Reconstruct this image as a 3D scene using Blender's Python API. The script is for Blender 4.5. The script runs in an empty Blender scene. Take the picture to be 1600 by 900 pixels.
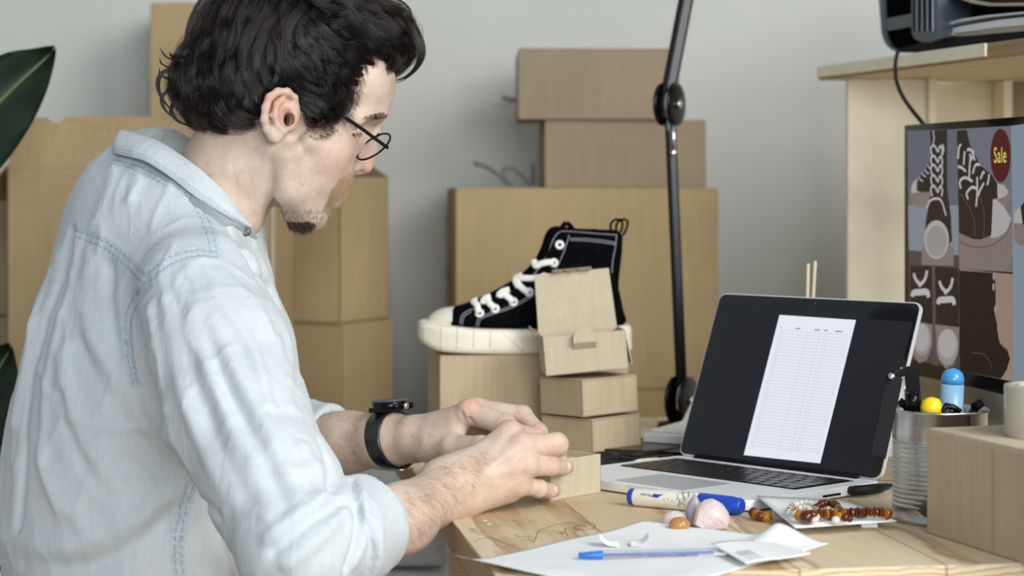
import bpy, bmesh, math, random
import numpy as np
from mathutils import Vector, Matrix, Quaternion
from mathutils.bvhtree import BVHTree
from math import sin, cos, pi, radians, sqrt, atan2

random.seed(7)
rng = np.random.default_rng(7)
SC = bpy.context.scene
COL = SC.collection

# ------------------------------------------------------------------ camera
F, CX, HY, ZC = 3300.0, 800.0, 295.0, 1.075      # focal length in px, centre column, horizon row, lens height
DESK = 0.74
cam = bpy.data.cameras.new('camera')
cam.lens = F / 1600 * 36
cam.sensor_width = 36
cam.shift_y = (HY - 450) / 1600
cam.clip_start = 0.05
cam.dof.use_dof = True
cam.dof.focus_distance = 2.25
cam.dof.aperture_fstop = 5.0
camo = bpy.data.objects.new('camera', cam)
COL.objects.link(camo)
camo.location = (0, 0, ZC)
camo.rotation_euler = (pi / 2, 0, 0)
SC.camera = camo

# ------------------------------------------------------------------ light
SC.view_settings.view_transform = 'Standard'
SC.view_settings.look = 'None'
SC.view_settings.exposure = 0.0
SC.view_settings.gamma = 1.0
SC.view_settings.use_curve_mapping = False
wd = bpy.data.worlds.new('world')
SC.world = wd
wd.use_nodes = True
bg = wd.node_tree.nodes['Background']
bg.inputs[0].default_value = (0.86, 0.95, 1.0, 1)
bg.inputs[1].default_value = 0.38


def area(name, loc, target, sx, sy, power, color):
    L = bpy.data.lights.new(name, 'AREA')
    L.shape = 'RECTANGLE'
    L.size, L.size_y = sx, sy
    L.energy = power
    L.color = color
    o = bpy.data.objects.new(name, L)
    COL.objects.link(o)
    o.location = loc
    o.rotation_euler = (Vector(target) - Vector(loc)).to_track_quat('-Z', 'Y').to_euler()
    return o


area('window_light', (1.75, 0.40, 2.30), (0.0, 2.5, 0.9), 1.2, 1.4, 66, (1.0, 0.99, 0.965))
area('front_window_light', (1.0, -3.1, 1.80), (0.2, 2.8, 0.95), 2.2, 1.5, 170, (0.96, 0.99, 1.0))


# ------------------------------------------------------------------ placing
def W(px, py, d):
    s = F / d
    return Vector(((px - CX) / s, d, ZC - (py - HY) / s))


def D(px, py, z=0.0):
    s = (py - HY) / (ZC - DESK - z)
    return Vector(((px - CX) / s, F / s, DESK + z))


CAMP = Vector((0, 0, ZC))


def ray(px, py):
    return Vector(((px - CX) / F, 1, -(py - HY) / F)).normalized()


def onplane(px, py, p0, n, off=0.0):
    r = ray(px, py)
    t = (Vector(p0) + Vector(n) * off - CAMP).dot(n) / r.dot(n)
    return CAMP + r * t


# ------------------------------------------------------------------ materials
def srgb(r, g, b):
    f = lambda c: (c / 12.92 if c <= .04045 else ((c + .055) / 1.055) ** 2.4)
    return (f(r / 255), f(g / 255), f(b / 255), 1)


class NT:
    def __init__(s, name):
        s.m = bpy.data.materials.new(name)
        s.m.use_nodes = True
        s.t = s.m.node_tree
        s.b = s.t.nodes['Principled BSDF']

    def n(s, typ, **kw):
        nd = s.t.nodes.new(typ)
        for k, v in kw.items():
            if k.startswith('i_'):
                nd.inputs[k[2:].replace('_', ' ')].default_value = v
            else:
                setattr(nd, k, v)
        return nd

    def l(s, a, b):
        s.t.links.new(a, b)

    def math(s, op, a, b=None, c=None):
        nd = s.t.nodes.new('ShaderNodeMath')
        nd.operation = op
        for i, v in enumerate((a, b, c)):
            if v is None:
                continue
            if isinstance(v, (int, float)):
                nd.inputs[i].default_value = v
            else:
                s.l(v, nd.inputs[i])
        return nd.outputs[0]

    def coord(s, kind='Object', scale=(1, 1, 1)):
        c = s.n('ShaderNodeTexCoord')
        mp = s.n('ShaderNodeMapping')
        mp.inputs['Scale'].default_value = scale
        s.l(c.outputs[kind], mp.inputs['Vector'])
        return mp.outputs[0]

    def noise(s, vec, scale, detail=3, rough=.5, dist=0):
        nd = s.n('ShaderNodeTexNoise')
        nd.inputs['Scale'].default_value = scale
        nd.inputs['Detail'].default_value = detail
        nd.inputs['Roughness'].default_value = rough
        nd.inputs['Distortion'].default_value = dist
        if vec is not None:
            s.l(vec, nd.inputs['Vector'])
        return nd.outputs['Fac']

    def ramp(s, fac, stops):
        nd = s.n('ShaderNodeValToRGB')
        e = nd.color_ramp.elements
        while len(e) < len(stops):
            e.new(.5)
        for i, (p, c) in enumerate(stops):
            e[i].position = p
            e[i].color = c if len(c) == 4 else (*c, 1)
        s.l(fac, nd.inputs[0])
        return nd.outputs[0]

    def mix(s, fac, a, b, mode='MIX'):
        nd = s.n('ShaderNodeMix', data_type='RGBA', blend_type=mode)
        for sock, v in ((nd.inputs[0], fac), (nd.inputs[6], a), (nd.inputs[7], b)):
            if isinstance(v, (int, float, tuple)):
                sock.default_value = v
            else:
                s.l(v, sock)
        return nd.outputs[2]

    def bump(s, h, strength=.3, dist=.001, normal=None):
        nd = s.n('ShaderNodeBump')
        nd.inputs['Strength'].default_value = strength
        nd.inputs['Distance'].default_value = dist
        s.l(h, nd.inputs['Height'])
        if normal is not None:
            s.l(normal, nd.inputs['Normal'])
        return nd.outputs[0]

    def set(s, **kw):
        for k, v in kw.items():
            inp = s.b.inputs[k.replace('_', ' ')]
            if hasattr(v, 'is_linked') or hasattr(v, 'links'):
                s.l(v, inp)
            else:
                inp.default_value = v
        return s


def simple(name, col, rough=.5, metal=0, noise=.04, nscale=40, bump=0, bscale=200, **kw):
    """plain procedural material: a base colour with a little mottling"""
    t = NT(name)
    v = t.coord()
    f = t.noise(v, nscale, 3)
    c = Vector(col[:3])
    a = tuple(max(0, x * (1 - noise * 2)) for x in c) + (1,)
    b = tuple(min(1, x * (1 + noise * 2)) for x in c) + (1,)
    t.l(t.ramp(f, [(.3, a), (.7, b)]), t.b.inputs['Base Color'])
    t.set(Roughness=rough, Metallic=metal)
    if bump:
        t.l(t.bump(t.noise(v, bscale, 2), .4, bump), t.b.inputs['Normal'])
    for k, val in kw.items():
        t.b.inputs[k.replace('_', ' ')].default_value = val
    return t.m


def cardboard(name, col, flute=900, spots=.5):
    t = NT(name)
    v = t.coord()
    vs = t.coord(scale=(1, 1, .06))
    big = t.noise(v, 6, 2)
    fib = t.noise(v, 260, 3, .6)
    streak = t.noise(vs, 160, 2, .5)
    f = t.math('ADD', t.math('MULTIPLY', big, .35), t.math('ADD', t.math('MULTIPLY', fib, .35), t.math('MULTIPLY', streak, .3)))
    c = Vector(col[:3])
    dk = tuple(x * .86 for x in c) + (1,)
    lt = tuple(min(1, x * 1.1) for x in c) + (1,)
    base = t.ramp(f, [(.35, dk), (.65, lt)])
    sp = t.noise(v, 700, 1, .5)
    spk = t.ramp(sp, [(.24, (.75, .72, .68, 1)), (.34, (1, 1, 1, 1))])
    base = t.mix(spots, base, t.mix(1.0, base, spk, 'MULTIPLY'))
    t.l(base, t.b.inputs['Base Color'])
    t.set(Roughness=.78)
    t.b.inputs['Specular IOR Level'].default_value = .25
    wv = t.n('ShaderNodeTexWave', wave_type='BANDS', bands_direction='Z')
    wv.inputs['Scale'].default_value = 55
    wv.inputs['Distortion'].default_value = .4
    t.l(v, wv.inputs['Vector'])
    h = t.math('ADD', t.math('MULTIPLY', wv.outputs['Fac'], .5), t.math('MULTIPLY', fib, .6))
    t.l(t.bump(h, .25, .0006), t.b.inputs['Normal'])
    return t.m


def wood(name, light, mid, dark, plank=.12, ring=.0055, knots=True, thick=.035):
    t = NT(name)
    c = t.n('ShaderNodeTexCoord')
    sep = t.n('ShaderNodeSeparateXYZ')
    t.l(c.outputs['Object'], sep.inputs[0])
    x, y, z = sep.outputs
    q = t.math('DIVIDE', x, plank)
    idn = t.math('FLOOR', q)
    fr = t.math('SUBTRACT', q, idn)
    wn = t.n('ShaderNodeTexWhiteNoise', noise_dimensions='1D')
    t.l(idn, wn.inputs['W'])
    r1 = wn.outputs['Value']
    wn2 = t.n('ShaderNodeTexWhiteNoise', noise_dimensions='1D')
    t.l(t.math('ADD', idn, 37.3), wn2.inputs['W'])
    r2 = wn2.outputs['Value']
    # warp
    cmb = t.n('ShaderNodeCombineXYZ')
    t.l(t.math('ADD', x, t.math('MULTIPLY', idn, 3.1)), cmb.inputs[0])
    t.l(t.math('MULTIPLY', y, .16), cmb.inputs[1])
    t.l(z, cmb.inputs[2])
    w1 = t.noise(cmb.outputs[0], 9, 2, .5)
    w2 = t.noise(cmb.outputs[0], 30, 3, .55)
    lx = t.math('SUBTRACT', fr, t.math('ADD', .2, t.math('MULTIPLY', r1, .6)))
    lx = t.math('MULTIPLY', lx, plank)
    lx = t.math('ADD', lx, t.math('MULTIPLY', t.math('SUBTRACT', w1, .5), .06))
    lz = t.math('ADD', z, t.math('ADD', .025, t.math('MULTIPLY', r2, .05)))
    rr = t.math('SQRT', t.math('ADD', t.math('MULTIPLY', lx, lx), t.math('MULTIPLY', lz, lz)))
    rr = t.math('ADD', rr, t.math('MULTIPLY', t.math('SUBTRACT', w2, .5), .008))
    ph = t.math('FRACT', t.math('DIVIDE', rr, ring))
    grain = t.ramp(ph, [(0, light), (.55, mid), (.86, dark), (1, light)])
    fine = t.noise(cmb.outputs[0], 260, 2, .6)
    grain = t.mix(t.math('MULTIPLY', fine, .38), grain, mid)
    tone = t.ramp(r1, [(0, (.90, .84, .76, 1)), (1, (1.0, 1.0, 1.0, 1))])
    grain = t.mix(1.0, grain, tone, 'MULTIPLY')
    if knots:
        vo = t.n('ShaderNodeTexVoronoi')
        vo.inputs['Scale'].default_value = 5.5
        cm2 = t.n('ShaderNodeCombineXYZ')
        t.l(x, cm2.inputs[0])
        t.l(t.math('MULTIPLY', y, .7), cm2.inputs[1])
        t.l(cm2.outputs[0], vo.inputs['Vector'])
        k = t.ramp(vo.outputs['Distance'], [(.0, (.50, .30, .16, 1)), (.055, (.72, .52, .35, 1)), (.10, (1, 1, 1, 1))])
        grain = t.mix(.8, grain, t.mix(1.0, grain, k, 'MULTIPLY'))
    edge = t.math('MINIMUM', fr, t.math('SUBTRACT', 1.0, fr))
    seam = t.ramp(edge, [(.004, (.62, .50, .38, 1)), (.014, (1, 1, 1, 1))])
    grain = t.mix(1.0, grain, seam, 'MULTIPLY')
    t.l(grain, t.b.inputs['Base Color'])
    t.set(Roughness=.55)
    t.l(t.bump(ph, .12, .0004), t.b.inputs['Normal'])
    return t.m


M = {}
M['wall'] = simple('wall_plaster', srgb(199, 201, 196), .9, noise=.012, nscale=3, bump=.0015, bscale=90)
M['floor'] = wood('floor_boards', srgb(170, 140, 110), srgb(150, 120, 90), srgb(120, 95, 70), plank=.14, knots=False)
M['desk'] = wood('pine_desktop', srgb(226, 212, 184), srgb(214, 194, 160), srgb(166, 132, 94), plank=.135)
M['shelf'] = wood('pine_shelf', srgb(226, 212, 182), srgb(212, 194, 160), srgb(192, 168, 132), plank=.6, ring=.012, knots=False)
M['panel'] = simple('birch_panel', srgb(246, 236, 212), .6, noise=.035, nscale=14)
M['card'] = cardboard('kraft_cardboard', srgb(186, 167, 140))
M['card_tan'] = cardboard('kraft_cardboard_golden', srgb(174, 152, 115))
M['card_brown'] = cardboard('kraft_cardboard_brown', srgb(154, 137, 115))
M['card_pale'] = cardboard('kraft_cardboard_pale', srgb(192, 179, 156))
M['card_in'] = simple('cardboard_edge', srgb(120, 92, 62), .8)
M['tape'] = simple('tape_and_lit_edge', srgb(205, 195, 170), .35, noise=.02)
M['black'] = simple('black_enamel', (.003, .003, .0035), .22, noise=.1, Specular_IOR_Level=.22)
M['blackplastic'] = simple('black_plastic', (.006, .006, .008), .5, noise=.1, bump=.0002, bscale=900, Specular_IOR_Level=.08)
M['rubber'] = simple('black_rubber', (.010, .010, .011), .55, noise=.1, Specular_IOR_Level=.3)
M['chrome'] = simple('chrome', (.75, .75, .77), .18, 1, noise=.02)
M['greyplastic'] = simple('grey_plastic', srgb(74, 82, 92), .3, noise=.05)
M['white'] = simple('white_plastic', srgb(232, 234, 234), .4, noise=.01)
M['whitekey'] = simple('white_key_plastic', srgb(240, 240, 238), .5, noise=.01)
M['lcd'] = simple('calculator_display', srgb(120, 130, 126), .2, noise=.02)
M['alu'] = simple('anodised_aluminium', srgb(240, 243, 245), .45, .2, noise=.012, nscale=200)
M['trackpad'] = simple('trackpad_glass', srgb(200, 204, 207), .35, .3, noise=.01)
M['glassblack'] = simple('black_display_glass', (.010, .011, .014), .07, noise=.02)
M['lid_edge'] = simple('bright_lid_rim', srgb(232, 232, 230), .35, .3, noise=.01)
M['keyblack'] = simple('black_key', (.010, .010, .012), .32, noise=.1)
M['keylegend'] = simple('key_legend', (.6, .6, .6), .5)
M['paper'] = simple('white_paper', srgb(240, 242, 244), .8, noise=.008, nscale=30)
M['papergrey'] = simple('printed_grey', srgb(186, 190, 198), .8, noise=.02)
M['ink'] = simple('dark_ink', (.03, .03, .035), .7)
M['inkbrown'] = simple('brown_pen_ink', srgb(104, 82, 60), .8)
M['blue'] = simple('blue_marker_plastic', srgb(22, 66, 170), .3, noise=.03)
M['bluepen'] = simple('blue_pen_cap', srgb(40, 112, 200), .3, noise=.03)
M['markerbody'] = simple('cream_marker_barrel', srgb(236, 232, 222), .35, noise=.01)
M['offwhite_rubber'] = simple('cream_rubber', srgb(232, 226, 208), .55, noise=.02, bump=.0002, bscale=600)
M['canvas'] = simple('black_canvas', (.0045, .0045, .006), .9, noise=.25, nscale=300, bump=.0006, bscale=1400, Specular_IOR_Level=.0)
M['lace'] = simple('white_cotton_lace', srgb(236, 233, 226), .85, noise=.02, bump=.0006, bscale=1500)
M['stitch'] = simple('grey_stitching', srgb(158, 158, 160), .8, noise=.05)
M['greyfabric'] = simple('pale_grey_felt', srgb(212, 220, 226), .9, noise=.05, nscale=60, bump=.001, bscale=400)
M['wire'] = simple('dark_twig', srgb(98, 100, 98), .6, noise=.1)
M['reed'] = simple('pale_reed', srgb(226, 208, 178), .7, noise=.03)
M['yellow'] = simple('yellow_cap', srgb(232, 200, 20), .35, noise=.02)
M['yellowclear'] = simple('pale_yellow_plastic', srgb(226, 216, 160), .35, noise=.02)
M['leaf'] = None


def clearmat(name, col, rough=.05, ior=1.45, alpha=None, trans=1.0):
    t = NT(name)
    v = t.coord()
    f = t.noise(v, 60, 2)
    c = Vector(col[:3])
    t.l(t.ramp(f, [(.3, tuple(c * .93) + (1,)), (.7, tuple(min(1, q * 1.04) for q in c) + (1,))]), t.b.inputs['Base Color'])
    t.set(Roughness=rough, IOR=ior)
    t.b.inputs['Transmission Weight'].default_value = trans
    return t.m


M['bluecap'] = simple('translucent_blue_cap', srgb(70, 160, 228), .2, noise=.03, Transmission_Weight=.25)
M['bluebody'] = simple('frosted_pale_blue_plastic', srgb(150, 196, 226), .3, noise=.05, Transmission_Weight=.25)
M['quartz'] = clearmat('rose_quartz', srgb(240, 222, 220), .25, 1.4, trans=.35)
M['amethyst'] = clearmat('pale_amethyst', srgb(190, 182, 196), .25, 1.4, trans=.3)
M['amberstone'] = clearmat('tumbled_carnelian', srgb(200, 146, 84), .1, 1.5, trans=.35)
M['amberbead'] = clearmat('dark_amber', srgb(150, 72, 12), .06, 1.5, trans=.7)
M['amberdark'] = clearmat('brown_amber', srgb(96, 40, 10), .08, 1.5, trans=.35)
M['ambergold'] = clearmat('golden_amber', srgb(232, 160, 20), .06, 1.5, trans=.7)
M['pearl'] = clearmat('milky_glass_bead', srgb(232, 230, 224), .12, 1.45, trans=.3)
M['goldbead'] = simple('gilt_bead', srgb(176, 140, 84), .3, .8)
M['penclear'] = clearmat('clear_pen_barrel', srgb(236, 240, 246), .08, 1.2, trans=.85)
M['lens'] = clearmat('spectacle_lens', (1, 1, 1), .0, 1.03)
M['taperoll'] = clearmat('clear_packing_tape_roll', srgb(222, 216, 196), .22, 1.4, trans=.3)

# tin can metal
t = NT('tinplate')
v = t.coord(scale=(1, 1, 6))
t.l(t.ramp(t.noise(v, 14, 3), [(.3, srgb(178, 176, 170)), (.7, srgb(212, 211, 208))]), t.b.inputs['Base Color'])
t.set(Metallic=1.0, Roughness=.28)
M['tin'] = t.m

# glossy dark leaf
t = NT('dark_green_leaf')
v = t.coord(scale=(1, 8, 1))
t.l(t.ramp(t.noise(v, 12, 3), [(.3, srgb(34, 48, 38)), (.7, srgb(52, 72, 54))]), t.b.inputs['Base Color'])
t.set(Roughness=.45)
M['leaf'] = t.m
M['leafrib'] = simple('pale_leaf_rib', srgb(92, 112, 66), .5)


# ------------------------------------------------------------------ mesh helpers
def link(me_or_bm, name, mat=None, parent=None, smooth=False, mats=None):
    if isinstance(me_or_bm, bmesh.types.BMesh):
        me = bpy.data.meshes.new(name)
        me_or_bm.to_mesh(me)
        me_or_bm.free()
    else:
        me = me_or_bm
    if mats:
        for m in mats:
            me.materials.append(m)
    elif mat is not None:
        me.materials.append(mat)
    if smooth:
        me.polygons.foreach_set('use_smooth', np.ones(len(me.polygons), bool))
    o = bpy.data.objects.new(name, me)
    COL.objects.link(o)
    if parent is not None:
        o.parent = parent
    return o


def tag(o, label=None, cat=None, group=None, kind=None):
    if label:
        o['label'] = label
    if cat:
        o['category'] = cat
    if group:
        o['group'] = group
    if kind:
        o['kind'] = kind
    return o


def empty(name, loc=(0, 0, 0), rz=0.0, label=None, cat=None, group=None, rot=None):
    o = bpy.data.objects.new(name, None)
    o.empty_display_size = .05
    COL.objects.link(o)
    o.location = loc
    o.rotation_euler = rot if rot is not None else (0, 0, rz)
    return tag(o, label, cat, group)


def box_bm(lo, hi, bev=0.0, seg=2, bm=None, mat=None):
    bm2 = bmesh.new()
    bmesh.ops.create_cube(bm2, size=1)
    lo, hi = Vector(lo), Vector(hi)
    for v in bm2.verts:
        v.co = Vector([(lo[i] + hi[i]) / 2 + v.co[i] * (hi[i] - lo[i]) for i in range(3)])
    if bev:
        bmesh.ops.bevel(bm2, geom=bm2.edges[:], offset=bev, segments=seg, profile=.6, affect='EDGES')
    if mat is not None:
        bmesh.ops.transform(bm2, matrix=mat, verts=bm2.verts)
    if bm is None:
        return bm2
    me = bpy.data.meshes.new('tmp')
    bm2.to_mesh(me)
    bm2.free()
    bm.from_mesh(me)
    bpy.data.meshes.remove(me)
    return bm


def box(name, lo, hi, mat, parent=None, bev=.001, seg=2, smooth=False):
    return link(box_bm(lo, hi, bev, seg), name, mat, parent, smooth)


def catmull(pts, n=8, closed=False):
    P = [Vector(p) for p in pts]
    out = []
    m = len(P)
    rngi = range(m if closed else m - 1)
    for i in rngi:
        if closed:
            p0, p1, p2, p3 = P[(i - 1) % m], P[i], P[(i + 1) % m], P[(i + 2) % m]
        else:
            p0 = P[i - 1] if i > 0 else P[0] * 2 - P[1]
            p1, p2 = P[i], P[i + 1]
            p3 = P[i + 2] if i + 2 < m else P[-1] * 2 - P[-2]
        for k in range(n):
            u = k / n
            out.append(.5 * ((2 * p1) + (-p0 + p2) * u + (2 * p0 - 5 * p1 + 4 * p2 - p3) * u * u + (-p0 + 3 * p1 - 3 * p2 + p3) * u ** 3))
    if not closed:
        out.append(P[-1])
    return out


def tube_bm(pts, r, sides=8, closed=False, flat=1.0, bm=None, up=None, cap=True):
    """sweep a round (or flattened) section along points; r may be a list"""
    bm = bm or bmesh.new()
    P = [Vector(p) for p in pts]
    n = len(P)
    R = r if isinstance(r, (list, tuple)) else [r] * n
    T = []
    for i in range(n):
        a = P[(i - 1) % n] if (closed or i > 0) else P[i]
        b = P[(i + 1) % n] if (closed or i < n - 1) else P[i]
        d = (b - a)
        T.append(d.normalized() if d.length > 1e-9 else Vector((0, 0, 1)))
    nrm = Vector(up) if up is not None else (Vector((0, 0, 1)) if abs(T[0].z) < .9 else Vector((1, 0, 0)))
    rings = []
    for i in range(n):
        if up is not None:
            nrm = Vector(up)
        nrm = (nrm - T[i] * nrm.dot(T[i]))
        if nrm.length < 1e-6:
            nrm = T[i].orthogonal()
        nrm.normalize()
        bn = T[i].cross(nrm)
        rings.append([bm.verts.new(P[i] + (nrm * sin(2 * pi * k / sides) * flat + bn * cos(2 * pi * k / sides)) * R[i]) for k in range(sides)])
    m = n if closed else n - 1
    for i in range(m):
        A, B = rings[i], rings[(i + 1) % n]
        for k in range(sides):
            bm.faces.new((A[k], A[(k + 1) % sides], B[(k + 1) % sides], B[k]))
    if cap and not closed:
        bm.faces.new(rings[0][::-1])
        bm.faces.new(rings[-1])
    bmesh.ops.recalc_face_normals(bm, faces=bm.faces)
    return bm


def tube(name, pts, r, mat, parent=None, sides=8, closed=False, flat=1.0, up=None, smoothpts=0):
    if smoothpts:
        pts = catmull(pts, smoothpts, closed)
    return link(tube_bm(pts, r, sides, closed, flat, up=up), name, mat, parent, True)


def lathe_bm(prof, seg=48, bm=None, mat=None, capends=True):
    bm2 = bmesh.new()
    rings = []
    for (r, z) in prof:
        if r < 1e-6:
            rings.append([bm2.verts.new((0, 0, z))])
        else:
            rings.append([bm2.verts.new((r * cos(2 * pi * k / seg), r * sin(2 * pi * k / seg), z)) for k in range(seg)])
    for A, B in zip(rings, rings[1:]):
        for k in range(seg):
            k2 = (k + 1) % seg
            if len(A) == 1 and len(B) > 1:
                bm2.faces.new((A[0], B[k2], B[k]))
            elif len(B) == 1 and len(A) > 1:
                bm2.faces.new((A[k], A[k2], B[0]))
            elif len(A) > 1:
                bm2.faces.new((A[k], A[k2], B[k2], B[k]))
    if mat is not None:
        bmesh.ops.transform(bm2, matrix=mat, verts=bm2.verts)
    bmesh.ops.recalc_face_normals(bm2, faces=bm2.faces)
    if bm is None:
        return bm2
    me = bpy.data.meshes.new('tmp')
    bm2.to_mesh(me)
    bm2.free()
    bm.from_mesh(me)
    bpy.data.meshes.remove(me)
    return bm


def lathe(name, prof, mat, parent=None, seg=48, xf=None, flatshade=False):
    return link(lathe_bm(prof, seg, mat=xf), name, mat, parent, not flatshade)


def axis_matrix(p0, p1):
    """z axis from p0 towards p1, origin p0"""
    d = (Vector(p1) - Vector(p0)).normalized()
    q = d.to_track_quat('Z', 'Y')
    return Matrix.Translation(Vector(p0)) @ q.to_matrix().to_4x4()


def poly_bm(pts3, thick_vec=None, bm=None):
    bm = bm or bmesh.new()
    vs = [bm.verts.new(p) for p in pts3]
    f = bm.faces.new(vs)
    if thick_vec is not None:
        r = bmesh.ops.extrude_face_region(bm, geom=[f])
        nv = [e for e in r['geom'] if isinstance(e, bmesh.types.BMVert)]
        bmesh.ops.translate(bm, vec=thick_vec, verts=nv)
        bmesh.ops.recalc_face_normals(bm, faces=bm.faces)
    return bm


def text(name, body, mat, matrix, size, parent=None, align='CENTER', extrude=.00005, shear=0, sx=1):
    c = bpy.data.curves.new(name, 'FONT')
    c.body = body
    c.size = size
    c.align_x = align
    c.align_y = 'CENTER'
    c.extrude = extrude
    c.space_character = 1.12
    c.materials.append(mat)
    o = bpy.data.objects.new(name, c)
    COL.objects.link(o)
    o.matrix_world = matrix @ Matrix.Diagonal((sx, 1, 1, 1))
    bpy.context.view_layer.update()
    mw = o.matrix_world.copy()
    me = bpy.data.meshes.new_from_object(o.evaluated_get(bpy.context.evaluated_depsgraph_get()))
    me.name = name
    bpy.data.objects.remove(o)
    bpy.data.curves.remove(c)
    me.transform(mw)
    o = bpy.data.objects.new(name, me)
    COL.objects.link(o)
    if parent is not None:
        world_parent(o, parent)
    return o


def world_parent(o, parent):
    """parent while keeping coordinates that were written in world space"""
    bpy.context.view_layer.update()
    o.parent = parent
    o.matrix_parent_inverse = parent.matrix_world.inverted()
    return o


# ------------------------------------------------------------------ signed-distance shapes -> one continuous mesh
def A3(v):
    return np.array(tuple(v), dtype=np.float64)


def s_ell(P, c, r):
    q = (P - c) / r
    k0 = np.sqrt((q * q).sum(1)) + 1e-9
    k1 = np.sqrt(((q / r) ** 2).sum(1)) + 1e-9
    return k0 * (k0 - 1) / k1


def s_cone(P, a, b, r1, r2):
    ba = b - a
    L = sqrt(float(ba @ ba)) + 1e-9
    pa = P - a
    y = pa @ (ba / L)
    x = np.sqrt(np.maximum((pa * pa).sum(1) - y * y, 0))
    s = (r1 - r2) / L
    s = max(-.95, min(.95, s))
    c = sqrt(1 - s * s)
    t_ = np.clip(y + x * s / c * 1.0, 0, L)
    dx = x
    dy = y - t_
    return np.sqrt(dx * dx + dy * dy) - (r1 + (r2 - r1) * t_ / L)


def s_box(P, lo, hi, r=0.0):
    c = (np.array(lo) + np.array(hi)) / 2
    h = (np.array(hi) - np.array(lo)) / 2 - r
    q = np.abs(P - c) - h
    return np.sqrt((np.maximum(q, 0) ** 2).sum(1)) + np.minimum(q.max(1), 0) - r


def smin(a, b, k):
    if k <= 0:
        return np.minimum(a, b)
    h = np.maximum(k - np.abs(a - b), 0) / k
    return np.minimum(a, b) - h * h * k * .25


def smax(a, b, k):
    return -smin(-a, -b, k)


def surface_net(fn, lo, hi, h, coarse=5):
    """sparse surface nets of fn(P)->distance in the box lo..hi at cell size h"""
    lo = np.array(lo, float)
    hi = np.array(hi, float)
    step = 2 ** coarse
    n = np.ceil((hi - lo) / (h * step)).astype(int) + 1
    g = np.stack(np.meshgrid(*[np.arange(k) for k in n], indexing='ij'), -1).reshape(-1, 3) * step
    while True:
        c = lo + (g + step / 2) * h
        d = fn(c)
        g = g[np.abs(d) < step * h * (1.35 if step > 1 else 1.3)]
        if step == 1:
            break
        step //= 2
        off = np.stack(np.meshgrid([0, 1], [0, 1], [0, 1], indexing='ij'), -1).reshape(-1, 3) * step
        g = (g[:, None, :] + off[None]).reshape(-1, 3)
    B = 1 << 20
    key = lambda a: (a[:, 0].astype(np.int64) * B + a[:, 1]) * B + a[:, 2]
    off = np.stack(np.meshgrid([0, 1], [0, 1], [0, 1], indexing='ij'), -1).reshape(-1, 3)
    cor = (g[:, None, :] + off[None]).reshape(-1, 3)
    ck = key(cor)
    uk, ui, inv = np.unique(ck, return_index=True, return_inverse=True)
    uc = cor[ui]
    vals = fn(lo + uc * h)
    cv = vals[inv].reshape(-1, 8)
    sg = cv < 0
    act = sg.any(1) & ~sg.all(1)
    g = g[act]
    cv = cv[act]
    edges = [(a, b) for a in range(8) for b in range(a + 1, 8) if bin(a ^ b).count('1') == 1]
    acc = np.zeros((len(g), 3))
    cnt = np.zeros(len(g))
    for a, b in edges:
        m = (cv[:, a] < 0) != (cv[:, b] < 0)
        t_ = np.where(m, cv[:, a] / (cv[:, a] - cv[:, b] + 1e-20), 0)
        pt = off[a] + (off[b] - off[a]) * t_[:, None]
        acc += pt * m[:, None]
        cnt += m
    V = lo + (g + acc / cnt[:, None]) * h
    gk = key(g)
    order = np.argsort(gk)
    gs = gk[order]

    def find(a):
        k = key(a)
        i = np.searchsorted(gs, k)
        i = np.clip(i, 0, len(gs) - 1)
        return np.where(gs[i] == k, order[i], -1)

    F_ = []
    # an edge along axis ax starting at corner 0 of the cell
    idx = {0: 4, 1: 2, 2: 1}
    for ax in range(3):
        a = cv[:, 0] < 0
        b = cv[:, idx[ax]] < 0
        m = a != b
        G = g[m]
        o1 = np.zeros(3, int)
        o2 = np.zeros(3, int)
        o1[(ax + 1) % 3] = 1
        o2[(ax + 2) % 3] = 1
        q = np.stack([find(G), find(G - o1), find(G - o1 - o2), find(G - o2)], 1)
        ok = (q >= 0).all(1)
        fl = ~a[m]
        q = np.where(fl[:, None], q[:, ::-1], q)
        F_.append(q[ok])
    Fq = np.concatenate(F_)
    return V, Fq


def np_mesh(name, V, Fq):
    me = bpy.data.meshes.new(name)
    me.vertices.add(len(V))
    me.vertices.foreach_set('co', V.astype(np.float32).ravel())
    k = Fq.shape[1]
    me.loops.add(len(Fq) * k)
    me.loops.foreach_set('vertex_index', Fq.astype(np.int32).ravel())
    me.polygons.add(len(Fq))
    me.polygons.foreach_set('loop_start', (np.arange(len(Fq)) * k).astype(np.int32))
    me.polygons.foreach_set('loop_total', np.full(len(Fq), k, np.int32))
    me.update(calc_edges=True)
    me.validate()
    me.polygons.foreach_set('use_smooth', np.ones(len(me.polygons), bool))
    return me


def relax(V, Fq, it=2, lam=.5):
    n = len(V)
    e = np.concatenate([Fq[:, [i, (i + 1) % Fq.shape[1]]] for i in range(Fq.shape[1])])
    for _ in range(it):
        acc = np.zeros((n, 3))
        c = np.zeros(n)
        for a, b in ((0, 1), (1, 0)):
            for k in range(3):
                acc[:, k] += np.bincount(e[:, a], V[e[:, b], k], n)
            c += np.bincount(e[:, a], minlength=n)
        V = V + lam * (acc / np.maximum(c, 1)[:, None] - V)
    return V


def bvh_of(V, Fq):
    return BVHTree.FromPolygons([tuple(v) for v in V], [tuple(int(i) for i in f) for f in Fq])


def hit(bvh, px, py, off=0.0):
    loc, nrm, i, d = bvh.ray_cast(CAMP, ray(px, py))
    if loc is None:
        return None, None
    if nrm.dot(ray(px, py)) > 0:
        nrm = -nrm
    return loc + nrm * off, nrm


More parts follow.
